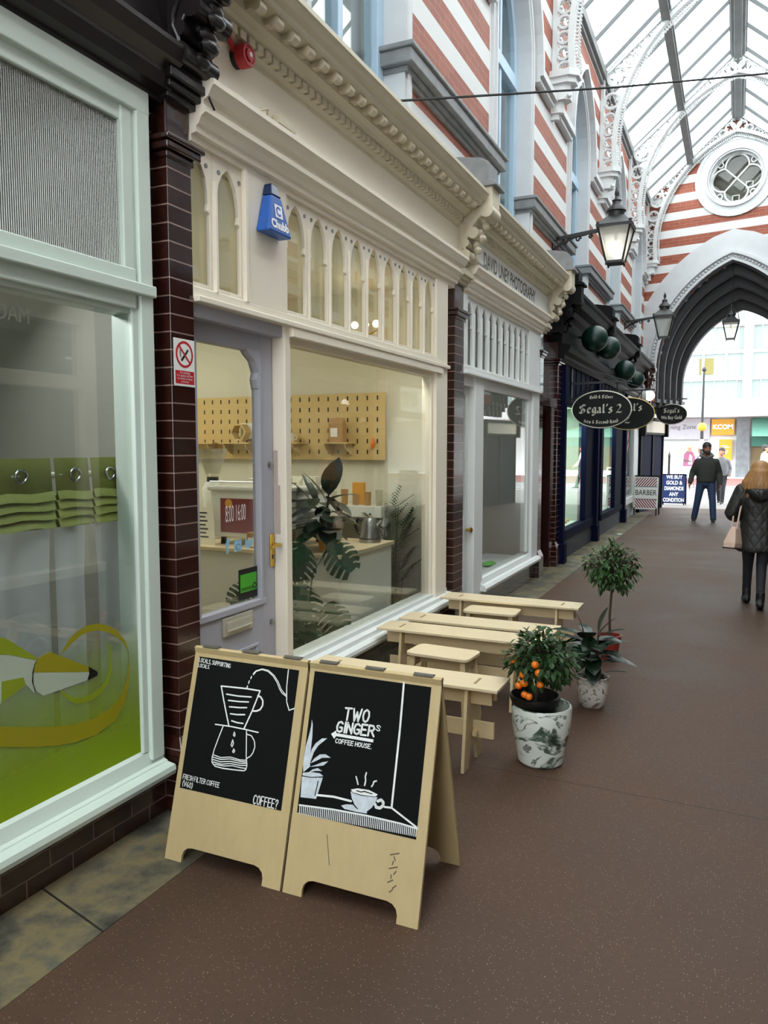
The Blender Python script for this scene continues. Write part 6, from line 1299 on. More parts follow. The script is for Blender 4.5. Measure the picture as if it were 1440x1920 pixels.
# handbag on her left shoulder
hb = thing('handbag', 'beige pink leather handbag hanging from the walking woman\'s left shoulder', 'handbag', (2.36, 9.02, .63)); hb.rotation_euler = (0, .12, 1.15)
b = MB(); b.loft([[(-.17, -.06, 0), (.17, -.06, 0), (.17, .06, 0), (-.17, .06, 0)], [(-.165, -.065, .06), (.165, -.065, .06), (.165, .065, .06), (-.165, .065, .06)], [(-.11, -.03, .21), (.11, -.03, .21), (.11, .03, .21), (-.11, .03, .21)], [(-.1, -.012, .235), (.1, -.012, .235), (.1, .012, .235), (-.1, .012, .235)]])
b.build('bag_body', 'bag', hb, bevel=.012)
MB().box(-.172, .172, -.062, .062, -.004, .01).build('dark_base', 'dark', hb)
for s in (-1, 1):
    MB().tube([(-.07, s * .025, .2), (-.05, s * .03, .36), (.0, s * .03, .56), (.04, s * .02, .64), (.07, s * .03, .54), (.08, s * .03, .36), (.07, s * .025, .2)], .009, 8).build('strap', 'bag', hb, smooth=True)

def walker(name, label, loc, rz, H, mats, pose, extra=None, hood=False, beard=False):
    k = H / 1.78; r = thing('person', label, 'person', loc, rz); r.scale = (k, k, k)
    hL, hR, kL, kR, aL, aR, sL, sR, eL, eR, wL, wR, yaw = pose
    b = MB(); limb(b, [hL, kL, aL], [.088, .058, .04]); limb(b, [hR, kR, aR], [.088, .058, .04])
    torso(b, [(.84, 0, 0, .15, .1), (.95, 0, 0, .165, .115), (1.1, 0, 0, .155, .11), (1.3, 0, 0, .175, .12), (1.4, 0, 0, .14, .1), (1.47, 0, 0, .072, .065), (1.57, 0, .01, .056, .056)])
    lo = lambda s: (s[0] * .9, s[1], s[2] - .05)
    limb(b, [lo(sL), eL, wL], [.05, .043, .03]); limb(b, [lo(sR), eR, wR], [.05, .043, .03]); head(b, (0, .025, 1.66), yaw, .24)
    for w, e, s in ((wL, eL, -1), (wR, eR, 1)): d = Vector(w) - Vector(e); hand(b, w, d + Vector((0, .02, 0)), (-s, .3, 0), (0, 1, .2), .19)
    for a in (aL, aR): b.tube([a, (a[0], a[1] + .06, .05), (a[0], a[1] + .13, .035)], [.036, .028, .02], 10)
    soft(b.build('body', mats[0], r), .009)
    b = MB(); torso(b, [(.90, 0, 0, .19, .14), (.94, 0, 0, .205, .155), (1.05, 0, 0, .21, .155), (1.22, 0, 0, .215, .15), (1.34, 0, 0, .205, .135), (1.43, 0, -.005, .155, .115), (1.5, 0, -.0, .09, .088)])
    cl = lambda w, e: tuple(Vector(e).lerp(Vector(w), .92))
    dn = lambda s: (s[0] * .97, s[1], s[2] - .035)
    limb(b, [dn(sL), eL, cl(wL, eL)], [.084, .07, .054]); limb(b, [dn(sR), eR, cl(wR, eR)], [.084, .07, .054]); soft(b.build('jacket', mats[1], r), .012, 8)
    b = MB(); limb(b, [hL, kL, (aL[0], aL[1], .085)], [.105, .076, .066]); limb(b, [hR, kR, (aR[0], aR[1], .085)], [.105, .076, .066]); b.sphere((0, 0, .9), .175, 16, 12, (1, .75, .8)); soft(b.build('jeans', mats[2], r), .011)
    for a in (aL, aR):
        b = MB(); shoe(b, (a[0], a[1], .09), 0); b.tube([(a[0], a[1] + .0, .16), (a[0], a[1] + .015, .06)], [.056, .056], 12); o = soft(b.build('shoe', 'shoe', r), .009, 3); b = MB(); sole(b, (a[0], a[1], .09), 0); b.build('sole', 'sole', o)
    b = MB(); old = Matrix.Translation((0, .025, 1.66)) @ Matrix.Rotation(yaw, 4, 'Z'); b.M = old
    b.sphere((0, -.024, .058), .112, 18, 12, (.88, .98, .88)); b.sphere((0, -.045, -.01), .098, 14, 10, (.98, .8, 1.05)); 
    soft(b.build('hair', mats[3], r), .008, 3)
    if beard:
        b = MB(); b.M = old; b.sphere((0, .052, -.088), .056, 14, 10, (1.05, .9, .85)); b.sphere((0, .088, -.05), .02, 10, 6, (1.9, .7, .35))
        for s in (-1, 1): b.tube([(s * .045, .05, -.08), (s * .068, .015, -.02)], [.022, .012], 8)
        soft(b.build('beard', mats[3], r), .007, 2)
        b = MB(); b.M = old
        for s in (-1, 1): b.tube([(s * .018, .093, .043), (s * .05, .08, .045)], .006, 6); b.sphere((s * .034, .091, .022), .009, 8, 6, (1.5, .6, .7))
        b.build('brows_and_eyes', 'dark', r)
    if hood:
        b = MB(); limb(b, [(-.12, .0, 1.5), (-.06, -.12, 1.53), (.06, -.12, 1.53), (.12, .0, 1.5)], [.035, .06, .06, .035]); limb(b, [(-.11, .03, 1.5), (0, .09, 1.46), (.11, .03, 1.5)], [.03, .025, .03]); soft(b.build('hood', 'grey_hood', r), .01, 4)
    return r
P0 = ((-.1, 0, .9), (.1, 0, .9), (-.15, .08, .5), (.16, .0, .5), (-.18, .1, .1), (.23, -.06, .1), (-.19, 0, 1.4), (.19, 0, 1.4), (-.27, -.06, 1.12), (.29, -.02, 1.12), (-.29, .06, .86), (.33, .1, .88), .25)
walker('man', 'bearded man in dark hooded jacket and blue jeans walking towards the camera', (1.72, 19.0, 0), math.pi, 1.80, ('skin_tan', 'jacket_man', 'denim', 'hair_dark'), P0, hood=True, beard=True)
P1 = ((-.09, 0, .9), (.09, 0, .9), (-.1, .16, .5), (.1, -.08, .5), (-.1, .25, .1), (.1, -.3, .12), (-.18, 0, 1.4), (.18, 0, 1.4), (-.24, -.1, 1.12), (.24, .06, 1.12), (-.25, .05, .9), (.25, .25, .95), 0)
walker('street', 'man in a white shirt walking past the teal shop in the far street', (3.28, 32.0, 0), -math.pi / 2, 1.78, ('skin', 'white', 'denim_dark', 'hair_dark'), P1)
walker('street', 'person in grey walking in the street behind the bearded man', (1.93, 25.3, 0), math.pi - .2, 1.68, ('skin', 'grey_hood', 'denim_dark', 'hair_dark'), P1)

# ================================================================ street beyond the arch
def bld(): return thing('street_building', 'overexposed white office building with shops across the street', 'building', (1.5, 48, 0))
BY = 48.0; r = bld(); bo = Vector((1.5, 48, 0))
M['bldg'] = mat('white_street_building', (214, 216, 216), .7, var=.02); M['bwin'] = mat('pale_office_glass', (136, 152, 152), .2, var=.08, vs=.8); M['spandrel'] = mat('grey_green_spandrel', (128, 142, 138), .4, var=.08, vs=.6)
def bx(x0, x1, z0, z1, y0=0, y1=.3): return MB().box(x0 - bo.x, x1 - bo.x, y0, y1, z0, z1)
bx(-16, 20, 0, 22, .3, 6).build('main_wall', 'bldg', r)
bx(-16, 20, 3.4, 4.36, -1.6, .3).build('white_canopy', 'bldg', r, bevel=.04)
for zz, z2, m in ((4.42, 5.5, 'spandrel'), (5.62, 7.0, 'bwin'), (7.22, 8.5, 'spandrel'), (8.66, 9.8, 'bwin'), (10.0, 11.4, 'spandrel'), (11.6, 13.2, 'bwin')):
    bx(-16, 20, zz, z2, .15, .32).build('spandrel_panel' if m == 'spandrel' else 'window_band', m, r)
b = MB()
for x in (-11.9, -8.3, -4.6, -1.1, 2.72, 6.4, 10.0, 13.6): b.box(x - .24 - bo.x, x + .24 - bo.x, -.1, .3, 4.3, 14)
for x in [-14 + 1.2 * k for k in range(28)]:
    for z0, z1 in ((5.6, 7.05), (11.6, 13.2)): b.box(x - .07 - bo.x, x + .07 - bo.x, .05, .3, z0, z1)
for x in [-14 + .6 * k for k in range(56)]: b.box(x - .02 - bo.x, x + .02 - bo.x, .1, .3, 4.4, 5.5); b.box(x - .02 - bo.x, x + .02 - bo.x, .1, .3, 7.2, 8.5)
for x in [-8 + .14 * k for k in range(120)]: b.box(x - .03 - bo.x, x + .03 - bo.x, .1, .3, 8.9, 9.8)
for z in (5.48, 6.98, 8.48, 9.8, 11.4, 13.2): b.box(-16 - bo.x, 20 - bo.x, -.02, .3, z, z + .2)
b.build('mullions', 'bldg', r)
b = bx(.2, .95, 5.85, 6.75, .1, .2); b.build('yellow_lit_window', mat('painted_window_glow', (116, 108, 56), .6), r)  # yellow glow of the lit window put into its base colour
M['lz'] = mat('grey_shop_sign', (152, 154, 160), .5); M['kyel'] = mat('yellow_shop_sign', (186, 138, 18), .5); M['teal'] = mat('teal_awning', (92, 142, 126), .6); M['grn'] = mat('granite_column', (92, 97, 100), .4, var=.4, vs=4); M['posterm'] = mat('poster_pale', (150, 166, 150), .5, var=.06, vs=1)
FB = lambda y: Fr((-bo.x, y, 0), (1, 0, 0), (0, 0, 1))
p = bx(-3.4, .88, 2.15, 3.36, -.05, .3).build('grey_fascia_sign', 'lz', r)
MB().text('ning Zone', .36, FB(-.06), (-.55, 2.86), xs=.95).build('fascia_lettering', mat('grey_lettering', (58, 60, 68), .5), p)
p = bx(.97, 2.16, 2.4, 3.3, -.05, .3).build('yellow_fascia_sign', 'kyel', r); MB().text('KCOM', .36, FB(-.06), (1.56, 2.85), bold=.012).build('fascia_lettering', 'vinyl_white', p)
p = bx(1.4, 2.08, .95, 2.15, -.03, .3).build('yellow_window_poster', 'kyel', r)
b = MB()
for k, w in enumerate((.34, .46, 0, .4, .36, .3)):
    if w: b.fprism(FB(-.04), [(1.5, 1.76 - k * .09), (1.5 + w, 1.76 - k * .09), (1.5 + w, 1.80 - k * .09), (1.5, 1.80 - k * .09)], 0, .004)
b.build('poster_text_lines', 'vinyl_white', p)
bx(2.28, 2.95, .0, 3.4, -.25, .3).build('granite_column', 'grn', r)
MB().prism([(-1.2, 2.3), (-1.2, 2.4), (0, 3.36), (0, 3.2)], 'yz', 3.05 - bo.x, 9 - bo.x).build('teal_awning', 'teal', r); bx(3.05, 9, 1.75, 2.3, -.1, .2).build('green_fascia', mat('green_fascia_paint', (24, 90, 74), .5), r); bx(3.05, 9, .3, 1.75, .1, .3).build('dark_shop_window', mat('olive_shop_interior', (84, 70, 40), .6, var=.25, vs=2), r)
# large printed window poster: two people on a sofa reading, plain shapes
p = bx(-3.4, .88, .35, 1.95, -.04, .3).build('window_poster', 'posterm', r)
FP = FB(-.05)
def blob(nm, c, pts, h): MB().fprism(FP, pts, h * .001, h * .001 + .001).build(nm, mat('poster_' + nm, c, .6, var=.05), p)
def ell(cx, cz, rx, rz, n=18): return [(cx + rx * math.cos(2 * math.pi * k / n), cz + rz * math.sin(2 * math.pi * k / n)) for k in range(n)]
blob('sofa', (168, 164, 140), [(-3.2, .4), (.85, .4), (.85, 1.2), (.6, 1.5), (-.6, 1.55), (-1.4, 1.3), (-3.2, 1.3)], 1)
blob('pink_shirt', (128, 72, 100), [(-.5, .6), (.12, .6), (.16, 1.1), (.02, 1.42), (-.12, 1.5), (-.3, 1.48), (-.45, 1.3)], 2); blob('pale_shirt', (164, 160, 172), [(-.22, .7), (.0, .7), (-.02, 1.2), (-.15, 1.3)], 3)
blob('face', (160, 118, 96), ell(-.16, 1.58, .1, .14), 4); blob('grey_hair', (156, 150, 134), [(-.3, 1.6), (-.24, 1.8), (-.1, 1.84), (.0, 1.74), (-.06, 1.66), (-.2, 1.68)], 5)
blob('lilac_shirt', (110, 94, 134), [(.12, .55), (.62, .55), (.6, 1.0), (.42, 1.25), (.25, 1.15)], 2); blob('second_face', (150, 98, 70), ell(.4, 1.48, .1, .15), 4); blob('brown_hair', (118, 78, 40), [(.3, 1.5), (.34, 1.7), (.5, 1.7), (.54, 1.4), (.46, 1.45), (.42, 1.62)], 5)
blob('tablet', (84, 66, 70), [(-.5, 1.0), (-.02, .9), (-.02, .86), (-.44, .84)], 6); blob('cushion', (168, 174, 178), [(-1.4, .42), (-.7, .42), (-.9, 1.2), (-1.2, 1.25)], 3)
# lamp column with amber globe, rails
r = thing('crossing_beacon', 'black and white banded crossing beacon with amber globe on a tall lamp column', 'beacon', (1.13, 31.0, 0)); b = MB()
b.lathe([(.06, 0), (.06, 2.32)], (0, 0, 0), 14); b.lathe([(.05, 2.55), (.035, 4.55)], (0, 0, 0), 12); b.lathe([(.05, 4.5), (.09, 4.55), (.04, 4.65)], (0, 0, 0), 10); b.build('column', 'iron_black', r, smooth=True)
b = MB()
for z in (.35, 1.0, 1.65): b.lathe([(.064, z), (.064, z + .35)], (0, 0, 0), 14)
b.build('white_bands', 'paper', r, smooth=True)
MB().sphere((0, 0, 2.46), .165, 18, 12).build('amber_globe', mat('amber_globe_plastic', (190, 156, 40), .3, var=.03), r, smooth='all')
def railing(label, x0, x1, y, z1=.98):
    r = thing('guard_railing', label, 'railing', ((x0 + x1) / 2, y, 0)); h = (x1 - x0) / 2; b = MB()
    b.bar((-h, 0, z1), (h, 0, z1), .05, .05); b.bar((-h, 0, .15), (h, 0, .15), .04, .04)
    for s in (-1, 1): b.bar((s * h, 0, 0), (s * h, 0, z1), .05, .05)
    b.build('rail_frame', 'iron_black' if 'black' in label else 'iron_white', r); b = MB()
    n = int(2 * h / .12)
    for k in range(1, n): b.bar((-h + 2 * h * k / n, 0, .15), (-h + 2 * h * k / n, 0, z1), .012, .012)
    for z in (.35, .55, .75): b.bar((-h, 0, z), (h, 0, z), .01, .01)
    b.build('mesh_infill', 'iron_black', r)
railing('pale mesh guard railing in the street left of the bearded man', .3, 1.75, 28.3, .98)
tag(MB().lathe([(.035, 0), (.035, 1.4), (.05, 1.42), (.02, 1.5), (.001, 1.58)], (.27, 27.6, 0), 12).build('railing_post', 'iron_black', smooth=True), 'black post with pointed top beside the blue gold board', 'post')
tag(MB().lathe([(.035, 0), (.035, 1.0), (.045, 1.02), (.001, 1.05)], (1.98, 27.0, 0), 12).build('railing_post', 'iron_black', smooth=True), 'short black post just right of the bearded man', 'post')
tag(MB().fprism(Fr((.28, 15.5, .006), (1, .3, 0), (-.3, 1, 0)), [(0, 0), (.06, .01), (.09, .05), (.03, .09), (-.02, .05)], 0, .012).build('litter', 'paper'), 'scrap of white litter on the brown floor', 'litter')

# ================================================================ interiors
def room(name, label, y0, y1, depth, z1, m, floor_m, x0=-.16, ceil=True):
    for nm, q in (('wall_back', (-depth - .1, -depth, y0, y1, 0, z1)), ('wall_left', (-depth, x0, y0 - .04, y0, 0, z1)), ('wall_right', (-depth, x0, y1, y1 + .04, 0, z1)), ('ceiling', (-depth, x0, y0, y1, z1, z1 + .08))):
        struct(MB().box(*q).build(nm, m), label + ', ' + {'wall_back': 'back', 'wall_left': 'near side', 'wall_right': 'far side', 'ceiling': 'ceiling'}[nm], 'wall')
    struct(MB().box(-depth, x0, y0, y1, -.02, .0 + .02).build('floor', floor_m), 'floor inside: ' + label, 'floor')
M['grey_floor'] = mat('grey_shop_floor', (120, 112, 100), .5, var=.1)
room('wall_coffee', 'cream walls inside the coffee shop', 2.8, 6.42, 3.6, 3.12, 'wall_cream', 'grey_floor')
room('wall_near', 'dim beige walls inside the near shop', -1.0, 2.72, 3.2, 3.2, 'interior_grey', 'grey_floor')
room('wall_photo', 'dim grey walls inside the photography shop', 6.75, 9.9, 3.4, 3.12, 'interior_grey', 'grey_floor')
M['mint'] = mat('pale_mint_wall', (206, 226, 210), .6, var=.03)
room('wall_jeweller', 'pale mint display window lining of the jeweller', 11.4, 14.2, 1.0, 2.45, 'mint', 'paper'); room('wall_jeweller', 'pale mint lining of the second jeweller window', 15.15, 18.1, 1.0, 2.45, 'mint', 'paper')
# pegboard with slots
r = thing('pegboard', 'large birch pegboard with rows of dark slots on the coffee shop wall', 'pegboard', (-1.75, 6.4, 1.91)); PX0, PX1, PZ0, PZ1 = -1.3, 1.19, -.31, .30
MB().box(PX0, PX1, -.05, -.03, PZ0, PZ1).build('board', 'pegboard', r, bevel=.002)
b = MB()
for i in range(24):
    for j in range(6):
        x = PX1 - .075 - i * .1015; z = PZ1 - .045 - j * .098
        if x > PX0 + .03: b.box(x - .007, x + .007, -.0515, -.0495, z - .02, z + .02)
b.build('slots', 'dark', r)
def shelf(x, w, label):
    r = thing('shelf', label, 'shelf', (x, 6.35, 1.75))
    MB().box(-w / 2, w / 2, -.17, 0, 0, .012).build('board', 'pegboard', r); b = MB()
    for s in (-1, 1): b.prism([(0, 0), (-.16, 0), (-.13, -.05), (-.05, -.09), (0, -.11)], 'yz', s * w * .35 - .006, s * w * .35 + .006)
    b.build('bracket', 'ply_side', r)
shelf(-1.0, .3, 'birch peg shelf carrying a kraft coffee bag'); shelf(-1.62, .5, 'birch peg shelf with mugs and jars, middle of the pegboard'); shelf(-2.1, .36, 'birch peg shelf with wooden hexagon, left part of the pegboard'); shelf(-2.6, .5, 'birch peg shelf at the left end of the pegboard')
t = thing('coffee_bag', 'brown kraft coffee bag with white label on a peg shelf', 'bag', (-1.0, 6.26, 1.762)); MB().loft([[(-.07, -.04, 0), (.07, -.04, 0), (.07, .04, 0), (-.07, .04, 0)], [(-.07, -.04, .17), (.07, -.04, .17), (.07, .04, .17), (-.07, .04, .17)], [(-.07, -.006, .22), (.07, -.006, .22), (.07, .006, .22), (-.07, .006, .22)]]).build('bag_body', 'kraft', t); MB().box(-.05, .02, -.0415, -.0405, .05, .13).build('bag_label', 'paper', t)
for k, (x, m, h) in enumerate(((-1.5, 'cup', .09), (-1.62, 'cup', .09), (-1.73, 'steel', .11))):
    t = thing('mug', ['white mug at the right of the middle peg shelf', 'white mug next to the steel jug on the peg shelf', 'small steel jug on the middle peg shelf'][k], 'mug', (x, 6.26, 1.762)); MB().lathe([(.035, 0), (.042, .02), (.045, h), (.04, h), (.036, .02)], n=16, caps=False).build('cup_body', m, t, smooth=True); MB().tube([(.04, 0, h * .8), (.07, 0, h * .7), (.068, 0, h * .35), (.04, 0, h * .25)], .006, 6).build('handle', m, t)
t = MB().ring(Fr((-2.05, 6.24, 1.86), (1, 0, 0), (0, 0, 1)), (0, 0), .075, .09, -.05, .05, 6); tag(t.build('hexagon_ornament', 'pegboard'), 'wooden hexagon ornament standing on a peg shelf', 'ornament'); tag(MB().box(-2.1, -1.96, 6.31, 6.33, 1.8, 1.95).build('white_card', 'paper'), 'white card leaning behind the wooden hexagon', 'card')
t = thing('key_bunch', 'small orange tag hanging at the right end of the pegboard', 'tag', (-.68, 6.34, 1.75)); MB().tube([(0, 0, .05), (.01, -.01, 0), (0, -.015, -.04)], [.006, .02, .012], 8).build('tag', 'orange', t)
# counter
r = thing('counter', 'white coffee counter with a birch worktop', 'counter', (-1.6, 5.4, 0)); MB().box(-1.4, 1.36, -.55, .38, 0.02, .915).build('counter_body', 'counter_white', r, bevel=.004); MB().box(-1.42, 1.38, -.57, .4, .915, .945).build('worktop', 'ply_top', r, bevel=.003)
# espresso machine
r = thing('espresso_machine', 'white espresso machine with burgundy back panel on the counter', 'coffee machine', (-1.1, 5.12, .945))
b = MB(); b.box(-.38, .42, -.12, .42, .06, .45).box(-.4, .44, -.14, .44, .43, .47); b.build('machine_body', 'machine_white', r, bevel=.012)
MB().box(-.28, .3, -.126, -.12, .1, .37).build('back_panel', 'burgundy', r); b = MB()
for x in (-.3, .34):
    for y in (-.06, .36): b.lathe([(.025, 0), (.02, .06)], (x, y, 0), 10)
b.build('foot', 'dark', r); b = MB(); b.tube([(-.38, -.12, .5), (.42, -.12, .5)], .006, 6).tube([(-.38, .42, .5), (.42, .42, .5)], .006, 6); b.build('cup_rail', 'chrome', r)
b = MB(); b.disc(Fr((0, -.127, 0), (1, 0, 0), (0, 0, 1)), (-.2, .33), .035, 20); b.build('yellow_emblem', 'yellow_pot', r)
r = thing('coffee_grinder', 'white coffee grinder with a clear conical hopper', 'grinder', (-1.72, 5.35, .945)); MB().lathe([(.1, 0), (.1, .03), (.07, .06), (.08, .3), (.09, .42), (.06, .48)], n=20).build('grinder_body', 'machine_white', r, smooth=True); MB().lathe([(.05, .48), (.05, .52)], n=16).build('collar', 'black', r); MB().lathe([(.05, .52), (.06, .55), (.13, .76), (.128, .76), (.055, .55)], n=20, caps=False).build('clear_hopper', 'clear', r, smooth=True)
def cups(x, y, n, label):
    t = thing('cup_stack', label, 'paper cups', (x, y, 1.418)); b = MB()
    for k in range(n): b.lathe([(.042, k * .035), (.03, k * .035 + .09)], n=14); b.lathe([(.044, k * .035), (.044, k * .035 + .006)], n=14)
    b.build('cups', 'cup', t, smooth=True)
cups(-1.22, 5.3, 5, 'shorter stack of white paper cups on the espresso machine'); cups(-1.1, 5.32, 6, 'taller stack of white paper cups on the espresso machine')
for k in range(4): tag(MB().lathe([(.03, 0), (.04, .07), (.037, .07), (.028, .01)], (-.95 + k * .095, 5.3, 1.418), 14, caps=False).build('coffee_cup', 'cup', smooth=True), 'upturned coffee cup on the espresso machine, %s from the paper cups' % ('first', 'second', 'third', 'last')[k], 'cup', 'coffee cups on the espresso machine')
t = thing('menu_card', 'tall cream printed menu leaning on the counter by the door', 'menu', (-1.47, 4.92, .945)); F = Fr((0, 0, 0), (1, 0, 0), (-.15, .12, 1)); MB().fprism(F, [(-.09, 0), (.09, 0), (.09, .3), (-.09, .3)], -.003, 0).build('card', 'cup', t); b = MB()
for k in range(7): b.fprism(F, [(-.05, .25 - k * .032), (.03 - .02 * (k % 2), .25 - k * .032), (.03 - .02 * (k % 2), .262 - k * .032), (-.05, .262 - k * .032)], .0005, .001)
b.build('print_lines', 'dark', t)
for k in range(3):
    t = thing('coffee_packet', 'kraft packet with white label on the counter, %s of the row below the burgundy panel' % ('left', 'middle', 'right')[k], 'packet', (-1.02 + k * .14, 4.93, .945), group='kraft packets on the counter'); MB().box(-.055, .055, -.025, .025, 0, .12).build('packet_body', 'kraft', t, bevel=.006); MB().box(-.04, .04, -.0265, -.0255, .01, .08).build('packet_label', 'paper', t)
r = thing('kettle', 'steel electric kettle with black handle at the end of the counter', 'kettle', (-.36, 5.62, .945)); MB().lathe([(.09, 0), (.09, .03), (.075, .036)], n=24).build('base', 'steel', r, smooth=True); MB().lathe([(.085, .038), (.08, .06), (.066, .17), (.05, .2), (.02, .21), (.008, .22), (.012, .235), (.001, .24)], n=24).build('kettle_body', 'steel', r, smooth=True); MB().tube([(-.06, 0, .17), (-.11, 0, .19), (-.135, 0, .13), (-.11, 0, .07), (-.075, 0, .06)], .013, 8).build('handle', 'black', r, smooth=True); MB().tube([(.06, 0, .13), (.1, 0, .18)], [.018, .008], 8).build('spout', 'steel', r, smooth=True)
t = thing('back_shelf_unit', 'white back shelf with coffee equipment under the pegboard', 'shelf', (-.7, 6.2, 0)); MB().box(-.5, .24, -.15, .18, 1.1, 1.2).box(-.5, -.44, -.15, .18, .02, 1.1).box(.18, .24, -.1, .18, .02, 1.1).build('shelf_body', 'machine_white', t, bevel=.004)
for k in range(6):
    tag(MB().lathe([(.028, 0), (.034, .1 + .02 * (k % 3))], (-1.1 + k * .115, 6.15, 1.2), 12).build('jar', 'clear' if k % 2 else 'kraft', smooth=True), 'small jar on the white back shelf, %s from the left' % ('first', 'second', 'third', 'fourth', 'fifth', 'sixth')[k], 'jar', 'jars on the back shelf')
tag(MB().box(-.83, -.72, 6.22, 6.28, 1.2, 1.4).build('yellow_packet', 'yellow_pot', bevel=.006), 'tall yellow packet standing on the white back shelf behind the rubber plant', 'packet')
# plants in the window
r = thing('rubber_plant', 'large dark rubber plant in a yellow and white pot inside the coffee shop', 'potted plant', (-.41, 5.02, .945)); b = MB(); b.lathe([(0, 0), (.075, 0), (.095, .16), (.088, .16), (.08, .1)], n=24, caps=False); b.build('pot', 'yellow_pot', r, smooth=True); MB().lathe([(.0958, .09), (.0975, .162)], n=24, caps=False).build('pot_band', 'paper', r)
lf = MB(); s = MB(); s.tube([(0, 0, .1), (-.02, 0, .3), (.0, 0, .45)], [.012, .01, .006], 7); s.tube([(0, 0, .1), (-.12, -.02, .36)], [.01, .005], 6)
for base, d, L, w in [((.0, 0, .42), (.2, -.1, 1), .27, .15), ((-.02, 0, .36), (-.45, -.2, 1), .26, .09), ((-.1, 0, .34), (-.4, .1, 1), .25, .07), ((-.12, 0, .33), (-.8, -.3, .35), .24, .1), ((.0, 0, .38), (.8, -.2, .35), .24, .09), ((.02, 0, .3), (.95, -.2, -.1), .22, .07), ((-.05, -.02, .3), (-.3, -.8, .3), .22, .13), ((.02, -.02, .26), (.4, -.7, .1), .22, .13), ((-.1, -.02, .25), (-.8, -.5, -.1), .24, .13), ((-.05, -.02, .22), (.0, -.8, -.2), .22, .14), ((-.14, -.01, .35), (-.5, -.3, .9), .22, .12), ((-.02, 0, .2), (-.9, -.2, .1), .26, .13)]: leaf(lf, base, d, (0, 0, 1), L * 1.12, w * 1.25, .22, .12, 6)
for k in range(26):
    a = k * 2.4; leaf(lf, (-.09 + .08 * math.cos(a), .05 * math.sin(a), .12 + .012 * k), (math.cos(a) - .25, math.sin(a) - .2, rh.uniform(-.5, .5)), (0, 0, 1), rh.uniform(.18, .26), rh.uniform(.1, .15), .3, .12, 6)
s.build('stems', 'bark', r); lf.build('foliage', 'leaf_rubber', r, smooth='all')
def monstera_leaf(b, c, d, up, S):
    c = Vector(c); d = Vector(d).normalized(); sd = d.cross(Vector(up)).normalized(); n = sd.cross(d)
    for s in (-1, 1):
        for k in range(6):
            t0, t1 = k / 6, (k + .82) / 6; w0 = S * .55 * math.sin(math.pi * (.18 + .72 * t0)) ** .8; w1 = S * .55 * math.sin(math.pi * (.18 + .72 * t1)) ** .8
            dr = -S * .12
            b.mesh([c + d * S * t0, c + d * S * t1, c + d * S * (t1 + .12) + sd * s * w1 + n * dr, c + d * S * (t0 + .16) + sd * s * w0 + n * dr, c + d * S * (t0 + .04) + sd * s * w0 * .55 - n * dr * .1, c + d * S * (t1 + .02) + sd * s * w1 * .55 - n * dr * .1], [(0, 1, 5, 4), (4, 5, 2, 3)])
        b.mesh([c, c + d * S, c + d * S * .98 + sd * s * S * .16, c + d * S * .02 + sd * s * S * .16], [(0, 1, 2, 3)])
r = thing('monstera_plant', 'trailing monstera with split leaves on the floor inside the coffee shop window', 'potted plant', (-.36, 4.52, .02)); MB().lathe([(0, 0), (.13, 0), (.17, .28), (.16, .28), (.14, .2)], n=24, caps=False).build('pot', 'terracotta', r, smooth=True); lf = MB(); s = MB()
for c, d, S in [((.06, .3, 1.02), (.55, .25, -.75), .27), ((-.1, .22, 1.0), (-.4, -.2, -.5), .24), ((-.02, .1, 1.0), (-.2, -.3, -.8), .25), ((.05, -.1, .78), (.3, -.2, -.9), .27), ((.0, .0, .34), (.2, -.3, -.9), .25), ((-.1, -.2, .3), (-.2, -.3, -.9), .24), ((.1, .2, .6), (.4, .1, -.9), .24), ((-.1, .0, .92), (-.3, -.2, -.7), .22), ((-.08, .05, .72), (.1, -.3, -.9), .26), ((.0, -.2, .86), (-.2, -.4, -.6), .2), ((.08, -.3, .62), (.1, -.2, -1), .24), ((-.08, -.1, .55), (-.4, -.3, -.8), .22), ((.1, -.05, .5), (.3, -.3, -.9), .25), ((.02, -.35, .4), (.0, -.4, -.8), .22), ((-.18, -.3, .78), (-.5, -.3, -.5), .2), ((.12, .1, .4), (.5, .2, -.7), .2)]:
    monstera_leaf(lf, c, d, (.6, -.6, .5), S); s.tube([(0, 0, .22), (c[0] * .4, c[1] * .4, c[2] * .8), c], [.008, .006, .004], 6)
s.build('stems', 'leaf_monstera', r); lf.build('foliage', 'leaf_monstera', r)
r = thing('palm_plant', 'feathery palm behind the right end of the coffee shop window', 'potted plant', (-.37, 6.12, .02)); MB().lathe([(0, 0), (.12, 0), (.15, .3), (.14, .3), (.12, .2)], n=24, caps=False).build('pot', 'dark', r, smooth=True); lf = MB(); s = MB(); rp = random.Random(8)
for k in range(34):
    a = rp.uniform(0, 6.28); h = rp.uniform(.4, 1.2); sp = rp.uniform(.03, .13); top = Vector((sp * math.cos(a) * .7, sp * math.sin(a) * .7, h)); d = Vector((math.cos(a) * .5, math.sin(a) * .5, rp.uniform(.2, 1))).normalized()
    s.tube([(0, 0, .25), top * .6, top], [.007, .005, .003], 5)
    for q in range(16):
        t = (q // 2) / 8; sdv = d.cross(Vector((0, 0, 1))).normalized() * (1 if q % 2 else -1)
        leaf(lf, top + d * .22 * t, d * .7 + sdv * .7, (0, 0, 1), .15 * (1 - .4 * t), .021, .3, .1, 2)
s.build('stems', 'leaf_mid', r); lf.build('fronds', 'leaf_dark', r)
r = thing('chandelier', 'small glowing glass chandelier inside the coffee shop behind the gothic lights', 'chandelier', (-.55, 5.95, 2.72)); MB().tube([(0, 0, .0), (0, 0, .4)], .008, 6).tube([(-.1, 0, -.02), (0, 0, -.06), (.1, 0, -.02)], .008, 6).build('frame', 'brass', r); b = MB()
